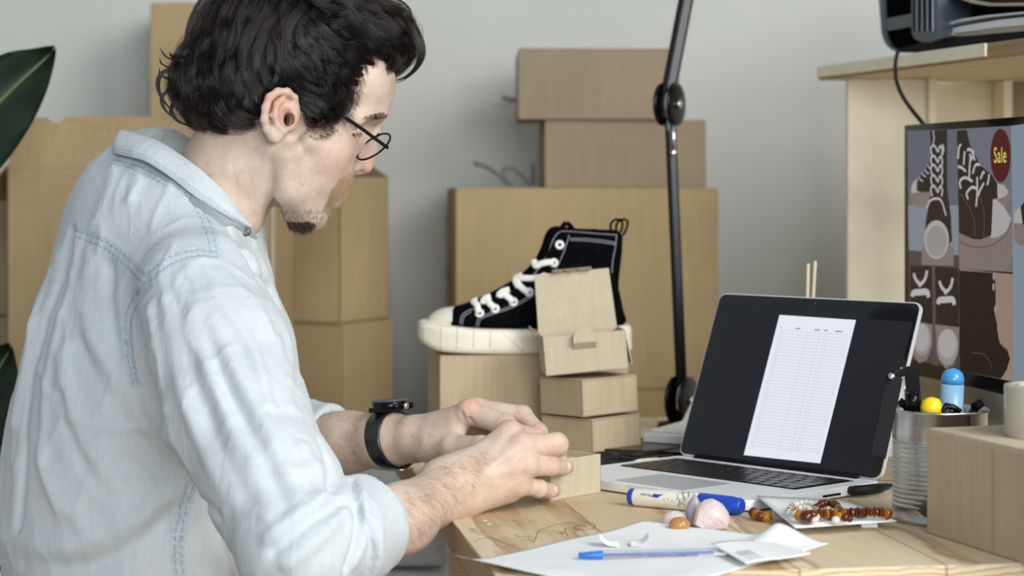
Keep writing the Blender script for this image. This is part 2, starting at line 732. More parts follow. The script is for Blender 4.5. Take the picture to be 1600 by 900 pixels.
def path_on(bvh, pts, off=0.0, step=4):
    """resample an image-space path and drop it on a surface"""
    out, nn = [], []
    P = catmull([Vector((a, b, 0)) for a, b in pts], 12)
    acc = 0
    last = None
    for p in P:
        if last is not None and (p - last).length < step:
            continue
        last = p
        l, n = hit(bvh, p.x, p.y, off)
        if l is not None:
            out.append(l)
            nn.append(n)
    return out, nn

# ================================================================== SETTING
tag(box('wall_back', (-2.6, 3.86, 0), (2.8, 3.96, 2.9), M['wall'], bev=0), kind='structure')
tag(box('floor', (-2.6, 0.9, -.05), (2.8, 3.86, 0), M['floor'], bev=0), kind='structure')
tag(box('baseboard_back', (-2.6, 3.842, 0), (2.8, 3.86, .09), M['white'], bev=.003), kind='structure')

# ================================================================== DESK
AZ = radians(8.6)
dk = D(775, 903)
desk = empty('desk', (dk.x, dk.y, 0), AZ, 'long pine plank desk the man leans on and works at', 'desk')
DW, DL = 1.5, 1.232
top = box('tabletop', (0, 0, DESK - .032), (DW, DL, DESK), M['desk'], desk, bev=.003, seg=3)
box('apron', (.05, .035, DESK - .10), (DW - .05, .06, DESK - .032), M['desk'], desk, bev=.002)
box('apron', (.05, DL - .06, DESK - .10), (DW - .05, DL - .035, DESK - .032), M['desk'], desk, bev=.002)
for lx, ly in ((.012, .02), (.105, DL - .08), (DW - .072, .02), (DW - .072, DL - .08)):
    if True:
        box('leg', (lx, ly, 0), (lx + .06, ly + .06, DESK - .032), M['desk'], desk, bev=.003)
# pen scribbles on the wood
sb = bmesh.new()
for pth in ([(742, 846), (752, 841), (764, 840), (776, 843), (790, 849), (803, 853)],
            [(833, 848), (838, 839), (841, 831), (858, 823), (876, 818), (900, 816), (920, 816), (930, 820), (926, 826), (910, 828), (898, 825), (905, 820), (915, 822)],
            [(888, 837), (883, 831), (885, 825), (900, 826), (915, 828)],
            [(806, 836), (812, 839), (826, 839), (838, 840)], [(814, 845), (822, 843), (832, 845)],
            [(872, 832), (880, 834), (876, 830)], [(800, 812), (808, 815)], [(826, 814), (838, 815)]):
    P = [D(a, b, .0003) for a, b in pth]
    P = catmull(P, 8)
    tube_bm(P, .0003, 5, flat=.3, bm=sb)
scr = world_parent(link(sb, 'ink_scribble', M['inkbrown']), desk)
tag(scr, 'thin brown pen scribble')
sb = bmesh.new()
for (a, b) in ((758, 814), (764, 819)):
    p = D(a, b, .0004)
    bmesh.ops.create_icosphere(sb, subdivisions=2, radius=.0024, matrix=Matrix.Translation(p) @ Matrix.Diagonal((1, 1.6, .1, 1)))
tag(world_parent(link(sb, 'glue_spot', M['paper']), desk), 'dried white glue spot')

# ================================================================== CARTONS
def carton(label, loc, rz, w, d, h, mat, group=None, name='cardboard_box', tape=False, roll=0, flaps=True, cat='cardboard box', staples=False):
    o = empty(name, loc, rz, label, cat, group)
    o.rotation_euler = (0, roll, rz)
    box('body', (0, 0, 0), (w, d, h - .003), mat, o, bev=.0022, seg=3)
    if flaps:
        g = .0012
        box('flap', (.001, .0006, h - .0035), (w - .001, d / 2 - g, h), mat, o, bev=.0012)
        box('flap', (.001, d / 2 + g, h - .0035), (w - .001, d - .0006, h), mat, o, bev=.0012)
    if tape:
        box('tape', (-.0004, d / 2 - .024, h - .05), (w + .0004, d / 2 + .024, h + .0004), M['tape'], o, bev=.0002, seg=1)
    if staples:
        for zz in (h * .28, h * .55, h * .83):
            tube('staple', [(-.0005, d * .86, zz - .012), (-.002, d * .86, zz), (-.0005, d * .86, zz + .012)], .0012, M['greyplastic'], o, 6)
    return o


# grey chest that carries the left stacks
ch = empty('storage_chest', (-1.25, 3.08, 0), 0, 'pale grey felt storage chest under the left stack of boxes, seen below the forearm', 'storage chest')
box('body', (0, 0, .02), (1.158, .74, .515), M['greyfabric'], ch, bev=.02, seg=4, smooth=True)
box('lid', (0, 0, .522), (1.158, .74, .63), M['greyfabric'], ch, bev=.02, seg=4, smooth=True)
for fx in (.08, 1.07):
    for fy in (.08, .66):
        lathe('foot', [(0, 0), (.022, 0), (.025, .022), (0, .022)], M['black'], ch, 16, Matrix.Translation((fx, fy, 0)))
# box with its front flap raised (behind the man's back)
GB = 'cardboard boxes stacked on the grey chest'
bo = empty('cardboard_box', (-.742, 3.10, .63), radians(-3), 'large open cardboard box behind the man with its front flap folded up', 'cardboard box', GB)
bw, bd, bh, th = .392, .21, .476, .004
bb = box_bm((0, 0, 0), (bw, bd, th))
for lo, hi in (((0, 0, 0), (bw, th, bh)), ((0, bd - th, 0), (bw, bd, bh)), ((0, 0, 0), (th, bd, bh)), ((bw - th, 0, 0), (bw, bd, bh))):
    box_bm(lo, hi, .0008, 1, bm=bb)
link(bb, 'body', M['card_tan'], bo)
fl = poly_bm([(0.0, 0, bh), (bw, 0, bh), (bw - .012, .012, bh + .075), (.085, .012, bh + .075), (.076, .012, bh + .066), (.062, .012, bh + .068), (.056, .012, bh + .074), (.022, .012, bh + .073)], Vector((0, .004, 0)))
link(fl, 'flap', M['card_tan'], bo)
link(poly_bm([(0, bd, bh), (bw, bd, bh), (bw - .01, bd + .05, bh + .03), (.01, bd + .05, bh + .03)], Vector((0, 0, .004))), 'flap', M['card_tan'], bo)
link(poly_bm([(0, 0, bh), (0, bd, bh), (-.05, bd - .01, bh - .05), (-.05, .01, bh - .05)], Vector((0, 0, .004))), 'flap', M['card_tan'], bo)
box('tape', (bw - .001, -.0008, .02), (bw + .0008, .03, bh - .02), M['tape'], bo, bev=.0002, seg=1)  # no real tape: light on the right side face, painted as a pale strip

y13 = radians(-27)
carton('cardboard box at the bottom of the two-box stack right of the man\'s chest', (-.263 - .28 * cos(y13), 3.33 - .28 * sin(y13) , .63), y13, .28, .15, .231, M['card_tan'], GB)
ub = empty('cardboard_box', (-.271 - .28 * cos(y13), 3.33 - .28 * sin(y13), .8615), y13, 'upper cardboard box behind the beard, its top flap ajar, coloured dark for the shade inside', 'cardboard box', GB)
bb = box_bm((0, 0, 0), (.28, .15, th))
for lo, hi in (((0, 0, 0), (.28, th, .232)), ((0, .15 - th, 0), (.28, .15, .232)), ((0, 0, 0), (th, .15, .232)), ((.28 - th, 0, 0), (.28, .15, .232))):
    box_bm(lo, hi, .001, 1, bm=bb)
link(bb, 'body', M['card_tan'], ub)
link(poly_bm([(0, 0, .232), (.28, 0, .232), (.27, .06, .236), (.01, .06, .236)], Vector((0, 0, .003))), 'flap', M['card_tan'], ub)
link(poly_bm([(0, .15, .232), (.28, .15, .232), (.235, .13, .266), (.01, .13, .266)], Vector((0, .003, 0))), 'flap', M['card_brown'], ub)  # browner than its twin: shade of the open top put into the colour
carton('tall cardboard box at the back, its top corner beside the man\'s hair', (-.622, 3.63, .63), radians(-1), .34, .18, .765, M['card_tan'], GB)
carton('cardboard box at the far left edge, lower of two, behind the green leaves', (-1.20, 3.42, .63), 0, .44, .26, .238, M['card_brown'], GB)
carton('cardboard box at the far left edge, upper of two, beside the big leaf', (-1.21, 3.43, .870), 0, .44, .25, .222, M['card_brown'], GB)

# centre stack behind the desk
GC = 'cardboard boxes stacked behind the desk'
yc = radians(4.5)
carton('plain cardboard box at the bottom of the stack behind the desk', (-.086, 3.43, 0), 0, .44, .34, .437, M['card'], GC)
carton('cardboard box under the largest box, mostly behind the small cartons', (-.086, 3.425, .438), 0, .48, .34, .310, M['card_tan'], GC)
carton('largest cardboard box, behind the sneaker and the lamp arm', (-.091, 3.42, .7485), yc, .430, .30, .328, M['card_tan'], GC, staples=True)
carton('flat brown cardboard box, second from the top of the tall stack', (.054, 3.48, 1.0768), radians(2), .267, .2, .112, M['card_brown'], GC)
carton('topmost brown cardboard box of the tall stack, jutting out to the left', (.010, 3.47, 1.1891), radians(1), .265, .2, .117, M['card_brown'], GC)

# twigs lying on the largest box
tw = empty('twig', (-.05, 3.55, 1.078), 0, 'dark bare twig lying on the largest box, left of the brown boxes', 'twig')
def twp(a, b, d=3.55):
    return W(a, b, d)
for nm, pp in (('stem', [(740, 255), (758, 260), (776, 271), (790, 284), (800, 289)]), ('branch', [(790, 284), (787, 270), (792, 262), (804, 265), (816, 275), (826, 287)]), ('branch', [(832, 289), (833, 275), (832, 256)])):
    P = catmull([twp(a, b) for a, b in pp], 6)
    world_parent(link(tube_bm(P, [.0042 - .0015 * i / len(P) for i in range(len(P))], 7), nm, M['wire'], None, True), tw)
hk = empty('wall_hook', W(800, 155, 3.85), 0, 'small grey hook on the wall left of the topmost brown box', 'hook')
link(tube_bm([(-.018, -.012, .003), (-.004, -.012, -.001), (.004, -.002, 0), (.004, .008, 0)], .003, 8), 'hook_arm', M['wire'], hk, True)

# box under the sneaker (stands on the desk)
p = D(687, 696)
carton('cardboard box on the desk that carries the black sneaker', (p.x, p.y, DESK), radians(7), .25, .19, .1165, M['card'], None)
# small black box of nothing: flap edge line
# big box at the right front
p = D(1447, 833)
a17 = atan2(-.165, .0515)
rbx = empty('cardboard_box', (p.x, p.y, DESK), a17, 'cardboard box at the right front of the desk with the tape roll on it', 'cardboard box')
box('body', (0, 0, 0), (.34, .26, .0995), M['card'], rbx, bev=.003, seg=4)
box('flap', (.0015, .0015, .098), (.3385, .1285, .1027), M['card_pale'], rbx, bev=.0016)
box('flap', (.0015, .1300, .098), (.3385, .2585, .1027), M['card_pale'], rbx, bev=.0016)
box('seam_flap', (.128, -.0007, .002), (.129, .0002, .098), M['card_brown'], rbx, bev=0)

# tape roll
px_ = W(1560, 650, 2.0)
tr = empty('tape_roll', (.5150, 1.985, DESK + .1027), 0, 'roll of clear packing tape standing on the right cardboard box', 'tape roll')
lathe('tape_winding', [(.041, 0), (.051, .0), (.0515, .001), (.0515, .047), (.051, .048), (.041, .048), (.041, 0)], M['taperoll'], tr, 64)
lathe('core', [(.038, .0005), (.0409, .0005), (.0409, .0475), (.038, .0475), (.038, .0005)], M['card_pale'], tr, 48)

# ------------------------------------------------------------------ small cartons
GS = 'small kraft cartons in the leaning stack'


def tray_bm(w, d, h, t_=.0016, bm=None):
    bm = box_bm((0, 0, 0), (w, d, t_), .0003, 1, bm=bm)
    for lo, hi in (((0, 0, 0), (w, t_, h)), ((0, d - t_, 0), (w, d, h)), ((0, 0, 0), (t_, d, h)), ((w - t_, 0, 0), (w, d, h))):
        box_bm(lo, hi, .0005, 2, bm=bm)
    return bm


def small_carton(label, loc, rz, roll, w, d, h, mat):
    o = empty('small_carton', loc, rz, label, 'small box', GS)
    o.rotation_mode = 'QUATERNION'
    o.rotation_quaternion = Quaternion((0, 1, 0), roll) @ Quaternion((0, 0, 1), rz)
    link(tray_bm(w, d, h - .0022), 'body', mat, o)
    box('lid', (.0002, .0002, h - .0018), (w - .0002, d - .0006, h), mat, o, bev=.0006)
    box('tuck_flap', (.004, .0017, h - .022), (w - .004, .0026, h - .0019), mat, o, bev=.0003, seg=1)
    for sx in (.0017, w - .0026):
        box('dust_flap', (sx, .006, h - .003), (sx + .0009, d - .02, h - .0019), M['card_in'], o, bev=0)
    return o


p = D(926, 713)
b3 = small_carton('lowest small kraft carton of the leaning stack, corner towards the laptop', (p.x, p.y, DESK + .0016), radians(44), radians(-1.6), .090, .090, .0445, M['card'])
small_carton('middle small kraft carton of the leaning stack', (.0885, 2.640, DESK + .0494), radians(36), radians(-2.2), .090, .088, .0465, M['card'])
o1 = empty('small_carton', (.0425, 2.655, DESK + .0995), radians(7), 'top small kraft carton of the stack with its lid standing open', 'small box', GS)
o1.rotation_mode = 'QUATERNION'
o1.rotation_quaternion = Quaternion((0, 1, 0), radians(-5.0)) @ Quaternion((0, 0, 1), radians(4))
w1, d1, h1 = .1055, .080, .0485
link(tray_bm(w1, d1, h1), 'body', M['card_pale'], o1)
link(poly_bm([(.0015, d1 - .001, h1), (w1 - .0015, d1 - .001, h1), (w1 - .004, d1 + .012, h1 + .076), (.004, d1 + .012, h1 + .076)], Vector((0, .0016, 0))), 'lid', M['card_pale'], o1)
# folded tuck edge along the top of the lid, with its two slots
tf = bmesh.new()
for xa, xb in ((.028, .040), (.044, .056), (.060, .078)):
    tube_bm([(xa, d1 + .006, h1 + .0775), (xb, d1 + .006, h1 + .0775)], .0042, 8, flat=.35, bm=tf)
tube_bm([(.027, d1 + .012, h1 + .0785), (.079, d1 + .012, h1 + .0785)], .0030, 8, flat=.5, bm=tf)
link(tf, 'tuck_flap', M['card_brown'], o1)
# side dust flaps, folded outwards
link(poly_bm([(.0008, .012, h1), (.0008, d1 - .010, h1), (-.012, d1 - .016, h1 + .012), (-.012, .02, h1 + .006)], Vector((.0012, 0, .0004))), 'dust_flap', M['card_brown'], o1)
link(poly_bm([(w1 + .0002, .004, h1), (w1 + .0002, d1 - .006, h1), (w1 + .0055, d1 - .010, h1 - .040), (w1 + .0055, .002, h1 - .044)], Vector((-.0012, 0, .0004))), 'dust_flap', M['card_pale'], o1)
# front tab
tb = bmesh.new()
cx_ = .052
prof = [(cx_ - .0145, -.010, h1 - .010)] + [(cx_ - .0145 * cos(a), -.010 + .008 * 0, h1 - .006 + .014 * sin(a)) for a in np.linspace(0, pi, 14)] + [(cx_ + .0145, -.010, h1 - .010)]
poly_bm(prof, Vector((0, .0015, 0)), tb)
poly_bm([(cx_ - .0145, -.010, h1 - .010), (cx_ + .0145, -.010, h1 - .010), (cx_ + .0145, .001, h1 - .020), (cx_ - .0145, .001, h1 - .020)], Vector((0, .0008, .0014)), tb)
link(tb, 'front_tab', M['card_pale'], o1)

# carton in his hands
p = D(858.5, 783.5)
hc = empty('small_carton', (p.x, p.y, DESK), radians(46), 'small kraft carton being closed under the man\'s hands', 'small box')
link(tray_bm(.083, .083, .0435), 'body', M['card_pale'], hc)
link(poly_bm([(.0018, .0808, .0395), (.0812, .0808, .0395), (.0812, .010, .0330), (.0018, .010, .0330)], Vector((0, 0, .0015))), 'lid', M['card_pale'], hc)
link(poly_bm([(.003, .010, .0330), (.080, .010, .0330), (.074, .004, .020), (.009, .004, .020)], Vector((0, .0012, 0))), 'tuck_flap', M['card_pale'], hc)

# ================================================================== LAPTOP
HL, HR = Vector((.203, 2.556)), Vector((.408, 2.332))
ux = (HR - HL).normalized()
uy = Vector((-ux.y, ux.x))
LD, LW = .222, .304
fl0 = HL - uy * LD
laz = atan2(ux.y, ux.x)
lap = empty('laptop', (fl0.x, fl0.y, DESK), laz, 'open silver laptop with a white order form on its dark screen', 'laptop')
# base slab with rounded plan corners
def rslab(w, d, z0, z1, r, n=6, bev=.0015):
    bm = bmesh.new()
    pts = []
    for (cx, cy, a0) in ((w - r, r, -pi / 2), (w - r, d - r, 0), (r, d - r, pi / 2), (r, r, pi)):
        for k in range(n + 1):
            a = a0 + pi / 2 * k / n
            pts.append((cx + r * cos(a), cy + r * sin(a), z0))
    f = bm.faces.new([bm.verts.new(q) for q in pts])
    e = bmesh.ops.extrude_face_region(bm, geom=[f])
    bmesh.ops.translate(bm, vec=(0, 0, z1 - z0), verts=[v for v in e['geom'] if isinstance(v, bmesh.types.BMVert)])
    bmesh.ops.recalc_face_normals(bm, faces=bm.faces)
    if bev:
        hz = [ed for ed in bm.edges if abs(ed.verts[0].co.z - ed.verts[1].co.z) < 1e-7]
        bmesh.ops.bevel(bm, geom=hz, offset=bev, segments=2, profile=.6, affect='EDGES')
    return bm


link(rslab(LW, LD, .0015, .0125, .010, bev=.0016), 'base', M['alu'], lap)
for (fx, fy) in ((.02, .02), (LW - .02, .02), (.02, LD - .02), (LW - .02, LD - .02)):
    lathe('rubber_foot', [(0, 0), (.006, 0), (.006, .002), (0, .002)], M['rubber'], lap, 16, Matrix.Translation((fx, fy, 0)))
kb = box('keyboard', (.020, .098, .0121), (LW - .020, .200, .01258), M['blackplastic'], lap, bev=.0002, seg=1)
def key(x0, y0, w, d=.0148):
    return box('key', (x0, y0, .0126), (x0 + w, y0 + d, .0139), M['keyblack'], kb, bev=.0007, seg=2)
kw, kp = .0152, .01835
proto = None
rows = [(.1820, .0125, [1.0] * 14), (.1650, .0148, [1.0] * 13 + [1.5]), (.1482, .0148, [1.5] + [1.0] * 13), (.1314, .0148, [1.75] + [1.0] * 11 + [1.75]), (.1146, .0148, [2.25] + [1.0] * 10 + [2.25]), (.0992, .0138, [1, 1, 1, 1.25, 5.2, 1.25, 1, 1, 1, 1])]
cache = {}
for (yy, dd, ws) in rows:
    tot = sum(ws)
    unit = (LW - .042) / tot
    xx = .021
    for wk in ws:
        wd_ = unit * wk - .0031
        k_ = (round(wd_, 5), dd)
        if k_ not in cache:
            cache[k_] = link(box_bm((0, 0, 0), (wd_, dd, .0013), .0006, 2), 'key', M['keyblack'], kb)
            ko = cache[k_]
        else:
            ko = cache[k_].copy()
            COL.objects.link(ko)
            ko.parent = kb
        ko.location = (xx, yy, .0126)
        xx += unit * wk
link(box_bm((.100, .006, .01245), (.206, .084, .01262), .0001, 1), 'trackpad', M['trackpad'], lap)
link(box_bm((LW - .0004, .120, .004), (LW + .0004, .150, .0065), .0, 1), 'card_slot', M['black'], lap)
box('front_notch', (.128, -.0006, .0085), (.176, .0004, .0118), M['lid_edge'], lap, bev=.0003, seg=1)
tube('hinge', [(.030, LD - .003, .0125), (LW - .030, LD - .003, .0125)], .0050, M['blackplastic'], lap, 12)
# lid
TH = radians(21.5)
lidd = empty('lid', (0, LD - .002, .0135))
lidd.parent = lap
lidd.rotation_euler = (-TH, 0, 0)
# lid lies in local xz-plane of lidd, glass faces -y
LH = .2075
def rplate(w, h, y0, y1, r, bev=.0008, inset=0.0, n=8):
    bm = rslab(w - 2 * inset, h - 2 * inset, 0, y1 - y0, r, n, bev)
    bmesh.ops.transform(bm, matrix=Matrix.Translation((inset, y1, inset)) @ Matrix.Rotation(pi / 2, 4, 'X'), verts=bm.verts)
    return bm
link(rplate(LW, LH, -.0005, .0045, .010), 'lid_shell', M['lid_edge'], lidd)
link(rplate(LW, LH, -.0012, -.0003, .009, bev=.0002, inset=.0016), 'display_glass', M['glassblack'], lidd)
bpy.context.view_layer.update()
LM = lidd.matrix_world.copy()
lp0 = LM @ Vector((0, -.0012, 0))
ln = (LM.to_3x3() @ Vector((0, -1, 0))).normalized()


def emis(name, col, strength, noise=0.0):
    t = NT(name)
    t.b.inputs['Base Color'].default_value = (0.01, .01, .012, 1)
    t.set(Roughness=.25)
    t.b.inputs['Specular IOR Level'].default_value = .12
    t.b.inputs['Emission Color'].default_value = col
    t.b.inputs['Emission Strength'].default_value = strength
    return t.m


M['s_bg'] = emis('screen_dark_background', srgb(34, 37, 43), .6)
M['s_doc'] = emis('screen_white_page', srgb(232, 236, 243), .96)
M['s_line'] = emis('screen_grey_line', srgb(206, 210, 218), .95)
M['s_txt'] = emis('screen_grey_text', srgb(150, 154, 162), .9)


def decal(name, polys, mats, p0, n, parent, base=0.0, step=.00005):
    """flat coloured shapes of a picture, laid on the plane p0/n; polys = [(material index, [(px,py)...])]"""
    bm = bmesh.new()
    for i, (mi, pts) in enumerate(polys):
        vs = [bm.verts.new(onplane(a, b, p0, n, base + step * (i + 1))) for a, b in pts]
        f = bm.faces.new(vs)
        f.material_index = mi
        f.normal_update()
        if f.normal.dot(n) < 0:
            f.normal_flip()
    bmesh.ops.triangulate(bm, faces=bm.faces[:])
    o = link(bm, name, mats=mats)
    return world_parent(o, parent)


decal('screen_picture', [(0, [(1141.5, 487), (1427, 502.5), (1363, 747), (1080, 707)])], [M['s_bg']], lp0, ln, lidd, 0, .00004)
doc = [(1218, 492), (1337.5, 500), (1281.5, 724), (1162, 711)]
def quv(u, v, q=doc):
    a, b, c, d_ = [Vector(x) for x in q]
    t_ = a.lerp(b, u)
    s_ = d_.lerp(c, u)
    r_ = t_.lerp(s_, v)
    return (r_.x, r_.y)
polys = [(0, doc)]
polys_l = []
for i in range(38):
    v = .105 + i * .0222
    polys_l.append((1, [quv(.06, v), quv(.94, v), quv(.94, v + .0035), quv(.06, v + .0035)]))
for u in (.06, .09, .42, .58, .65, .69, .94):
    polys_l.append((1, [quv(u, .105), quv(u + .006, .105), quv(u + .006, .95), quv(u, .95)]))
for u0, u1 in ((.25, .31), (.50, .57), (.62, .67), (.77, .86)):
    polys_l.append((2, [quv(u0, .082), quv(u1, .082), quv(u1, .092), quv(u0, .092)]))
polys_l.append((2, [quv(.06, .085), quv(.075, .085), quv(.075, .093), quv(.06, .093)]))
bmx = bmesh.new()
for k, (mi, pts) in enumerate(polys + polys_l):
    vs = [bmx.verts.new(onplane(a, b, lp0, ln, .0001 if k == 0 else .00016 + (.00002 if k > 39 else 0))) for a, b in pts]
    f = bmx.faces.new(vs)
    f.material_index = mi
tag(world_parent(link(bmx, 'order_form', mats=[M['s_doc'], M['s_line'], M['s_txt']]), lidd), 'white order form with thin ruled table lines')
lathe('webcam', [(0, 0), (.0012, 0), (.0012, .0002), (0, .0002)], M['greyplastic'], lidd, 12, Matrix.Translation((LW / 2, -.0013, LH - .008)) @ Matrix.Rotation(pi / 2, 4, 'X'))

# charger plug and cable
cp = empty('charger_plug', (0, 0, DESK), 0, 'black charger plug and cable at the right side of the laptop', 'charger')
world_parent(link(tube_bm([D(1322, 766, .007), D(1334, 766.5, .008), D(1350, 766, .008), D(1372, 763, .008), D(1386, 760, .007)], [.004, .0055, .006, .0055, .0038], 10), 'plug', M['rubber'], None, True), cp)
world_parent(link(tube_bm(catmull([D(1384, 760, .007), D(1396, 757, .004), D(1410, 754, .004), D(1424, 750, .003)], 6), .0022, 8), 'cable', M['rubber'], None, True), cp)
# dark cables behind
for lab, pts, r_ in (('dark cable lying furthest back behind the small cartons', [(930, 712), (960, 709), (1000, 710), (1040, 706), (1075, 700)], .0045),
                     ('dark cable coiled in front of the calculator', [(938, 720), (965, 716), (990, 720), (1022, 716), (1050, 714)], .004),
                     ('thin black cable beside the laptop\'s back edge', [(935, 725), (960, 723), (985, 724), (1010, 722)], .003)):
    tag(tube('cable', [D(a, b, .005) for a, b in pts], r_, M['rubber'], None, 8, smoothpts=6), lab, 'cable')
bk = D(935, 712)
nb = empty('notebook', (.115, 2.66, DESK), radians(-20), 'thin black notebook lying under the calculator', 'notebook')
box('cover', (0, 0, 0), (.15, .13, .0015), M['black'], nb, bev=.0004)
box('pages', (.001, .001, .0016), (.149, .128, .006), M['blackplastic'], nb, bev=.0004)
box('cover', (0, 0, .0061), (.15, .13, .0076), M['black'], nb, bev=.0004)
mk = empty('pencil', (0, 0, DESK), 0, 'short yellow and white pencil stub lying behind the laptop', 'pencil')
world_parent(tube('barrel', [D(1002, 720.5, .009), D(1028, 718.5, .009)], .0030, M['yellowclear'], None, 8), mk)
world_parent(tube('tip', [D(991, 721, .009), D(1002, 720.5, .009)], [.0012, .003], M['white'], None, 8), mk)

# ================================================================== CALCULATOR
ca = empty('calculator', (D(1004, 700).x, D(1004, 700).y, DESK + .0078), radians(-34), 'white desk calculator with a raised display behind the laptop', 'calculator')
prof = [(-.0, .0), (-.0, .012), (.10, .016), (.135, .048), (.142, .047), (.112, .004), (.105, 0)]
bm = bmesh.new()
vs = [bm.verts.new((-.0, y, z)) for y, z in prof]
f = bm.faces.new(vs)
r = bmesh.ops.extrude_face_region(bm, geom=[f])
bmesh.ops.translate(bm, vec=(.105, 0, 0), verts=[v for v in r['geom'] if isinstance(v, bmesh.types.BMVert)])
bmesh.ops.recalc_face_normals(bm, faces=bm.faces)
bmesh.ops.bevel(bm, geom=bm.edges[:], offset=.0022, segments=3, profile=.6, affect='EDGES')
link(bm, 'body', M['white'], ca, False)
kproto = None
for i in range(5):
    for j in range(5):
        if kproto is None:
            kproto = link(box_bm((0, 0, 0), (.0155, .0135, .004), .0016, 3), 'button', M['whitekey'], ca)
            kk = kproto
        else:
            kk = kproto.copy()
            COL.objects.link(kk)
            kk.parent = ca
        kk.location = (.008 + i * .0187, .010 + j * .0172, .0123 + (.010 + j * .0172) * .04)
        kk.rotation_euler = (.04, 0, 0)
dsp = link(box_bm((.010, 0, 0), (.095, .026, .001), .0004, 1), 'display', M['lcd'], ca)
dsp.location = (0, .108, .0236)
dsp.rotation_euler = (atan2(.032, .035), 0, 0)

# ================================================================== LAMP
LD_ = 2.94
def L(px, py, d=LD_):
    return W(px, py, d)
lamp = empty('desk_lamp', (L(1062, 680).x, LD_, DESK), 0, 'black articulated desk lamp arm rising behind the laptop', 'lamp')
def lpart(o):
    return world_parent(o, lamp)
b0 = L(1062, 668)
lpart(lathe('base_clamp', [(0, 0), (.030, 0), (.032, .004), (.030, .010), (.012, .014), (.010, .03), (0, .03)], M['black'], None, 40, Matrix.Translation((b0.x, LD_, DESK))))
def bar(name, a, b, w, dpt, mat=M['black']):
    a, b = Vector(a), Vector(b)
    z = (b - a).normalized()
    y = Vector((0, 1, 0))
    x = y.cross(z).normalized()
    y = z.cross(x)
    mtx = Matrix((x, y, z)).transposed().to_4x4()
    mtx.translation = a
    return link(box_bm((-w / 2, -dpt / 2, 0), (w / 2, dpt / 2, (b - a).length), w * .18, 3, mat=mtx), name, mat)
lo_a, lo_b = L(1065, 612), L(1047, 182)
lpart(bar('lower_arm', lo_a, lo_b, .0155, .010))
dv = (lo_b - lo_a).normalized()
sx_ = Vector((dv.z, 0, -dv.x))
lpart(bar('lower_rail', lo_a + Vector((-.0045, -.009, 0)) + dv * .02, lo_b + Vector((-.0045, -.009, 0)) - dv * .02, .0045, .004, M['blackplastic']))
up_a, up_b = L(1043, 150), L(1112, -210)
lpart(bar('upper_arm', up_a, up_b, .021, .010))
lpart(bar('upper_rail', up_a + Vector((-.006, -.009, 0)), up_b + Vector((-.006, -.009, 0)), .006, .004, M['blackplastic']))
lpart(bar('base_post', (b0.x, LD_, DESK + .02), L(1064, 615), .013, .013))
def disc(name, c, axis, r, t_, mat, sx=1):
    a = Vector(axis).normalized()
    return link(lathe_bm([(0, 0), (r * .8, 0), (r, t_ * .25), (r, t_ * .75), (r * .8, t_), (0, t_)], 40, mat=axis_matrix(Vector(c) - a * t_ / 2, Vector(c) + a)), name, mat, None, True)
ax = Vector((.88, -.48, 0))
for nm, cpx, cpy, r_ in (('knuckle', 1046, 163, .030), ('knuckle', 1065, 625, .033)):
    c = L(cpx, cpy)
    ax2 = ax
    lpart(disc(nm, c - ax2 * .010, ax2, r_, .006, M['black']))
    lpart(disc(nm, c + ax2 * .010, ax2, r_, .006, M['black']))
    lpart(disc('washer', c + ax2 * .004, ax2, r_ * .75, .008, M['chrome']))
    lpart(disc('bolt', c - ax2 * .015, ax2, .006, .006, M['chrome']))
    lpart(disc('bolt', c + ax2 * .015, ax2, .006, .006, M['chrome']))
lpart(link(tube_bm([L(1051, 190, LD_ - .010), L(1054, 240, LD_ - .012)], .0028, 8), 'spring_rod', M['chrome'], None, True))
lpart(disc('screw', L(1052, 239, LD_ - .013), (0, 1, 0), .004, .004, M['chrome']))
# upper end: second arm continues above the frame to a shade
lpart(link(lathe_bm([(.012, 0), (.022, -.02), (.06, -.10), (.062, -.10), (.024, -.018), (.014, .004)], 40, mat=Matrix.Translation(up_b + Vector((.02, 0, .03)))), 'lamp_shade', M['black'], None, True))

# ================================================================== REEDS
rd = empty('reed_bottle', (D(1255, 716).x, 2.66, DESK), 0, 'small glass bottle behind the laptop holding pale reed sticks', 'bottle')
lathe('glass', [(0, 0), (.024, 0), (.026, .004), (.026, .05), (.012, .062), (.010, .075), (.0085, .075), (.0105, .06), (.023, .048), (.023, .004), (0, .003)], clearmat('bottle_glass', (.9, .93, .9), .05), rd, 32)
for i, (pa, pb) in enumerate((((1263, 412), (1256, 700)), ((1274, 408), (1257, 700)), ((1271, 404), (1259, 700)))):
    if i == 2:
        continue
    a, b = W(*pa, 2.65 + i * .006), W(pb[0], pb[1], 2.66 + i * .004)
    b.z = DESK + .006
    tag(tube('reed_stick', [b, a], .0021, M['reed'], None, 8), ('left one' if i == 0 else 'right one') + ' of the two pale reed sticks above the laptop lid', 'reed stick', 'reed sticks in the bottle')

# ================================================================== SHELF
SE = Vector((.464, 3.2, 0))
sa = Vector((.26, -.966, 0)).normalized()      # along the visible edge towards the viewer
sbv = Vector((.966, .26, 0)).normalized()      # into the shelf
saz = atan2(sbv.y, sbv.x)
SZ = 1.2395
sh = empty('desk_shelf', (SE.x, SE.y, DESK), saz, 'pale wooden shelf unit on panel legs at the right back of the desk', 'shelf')
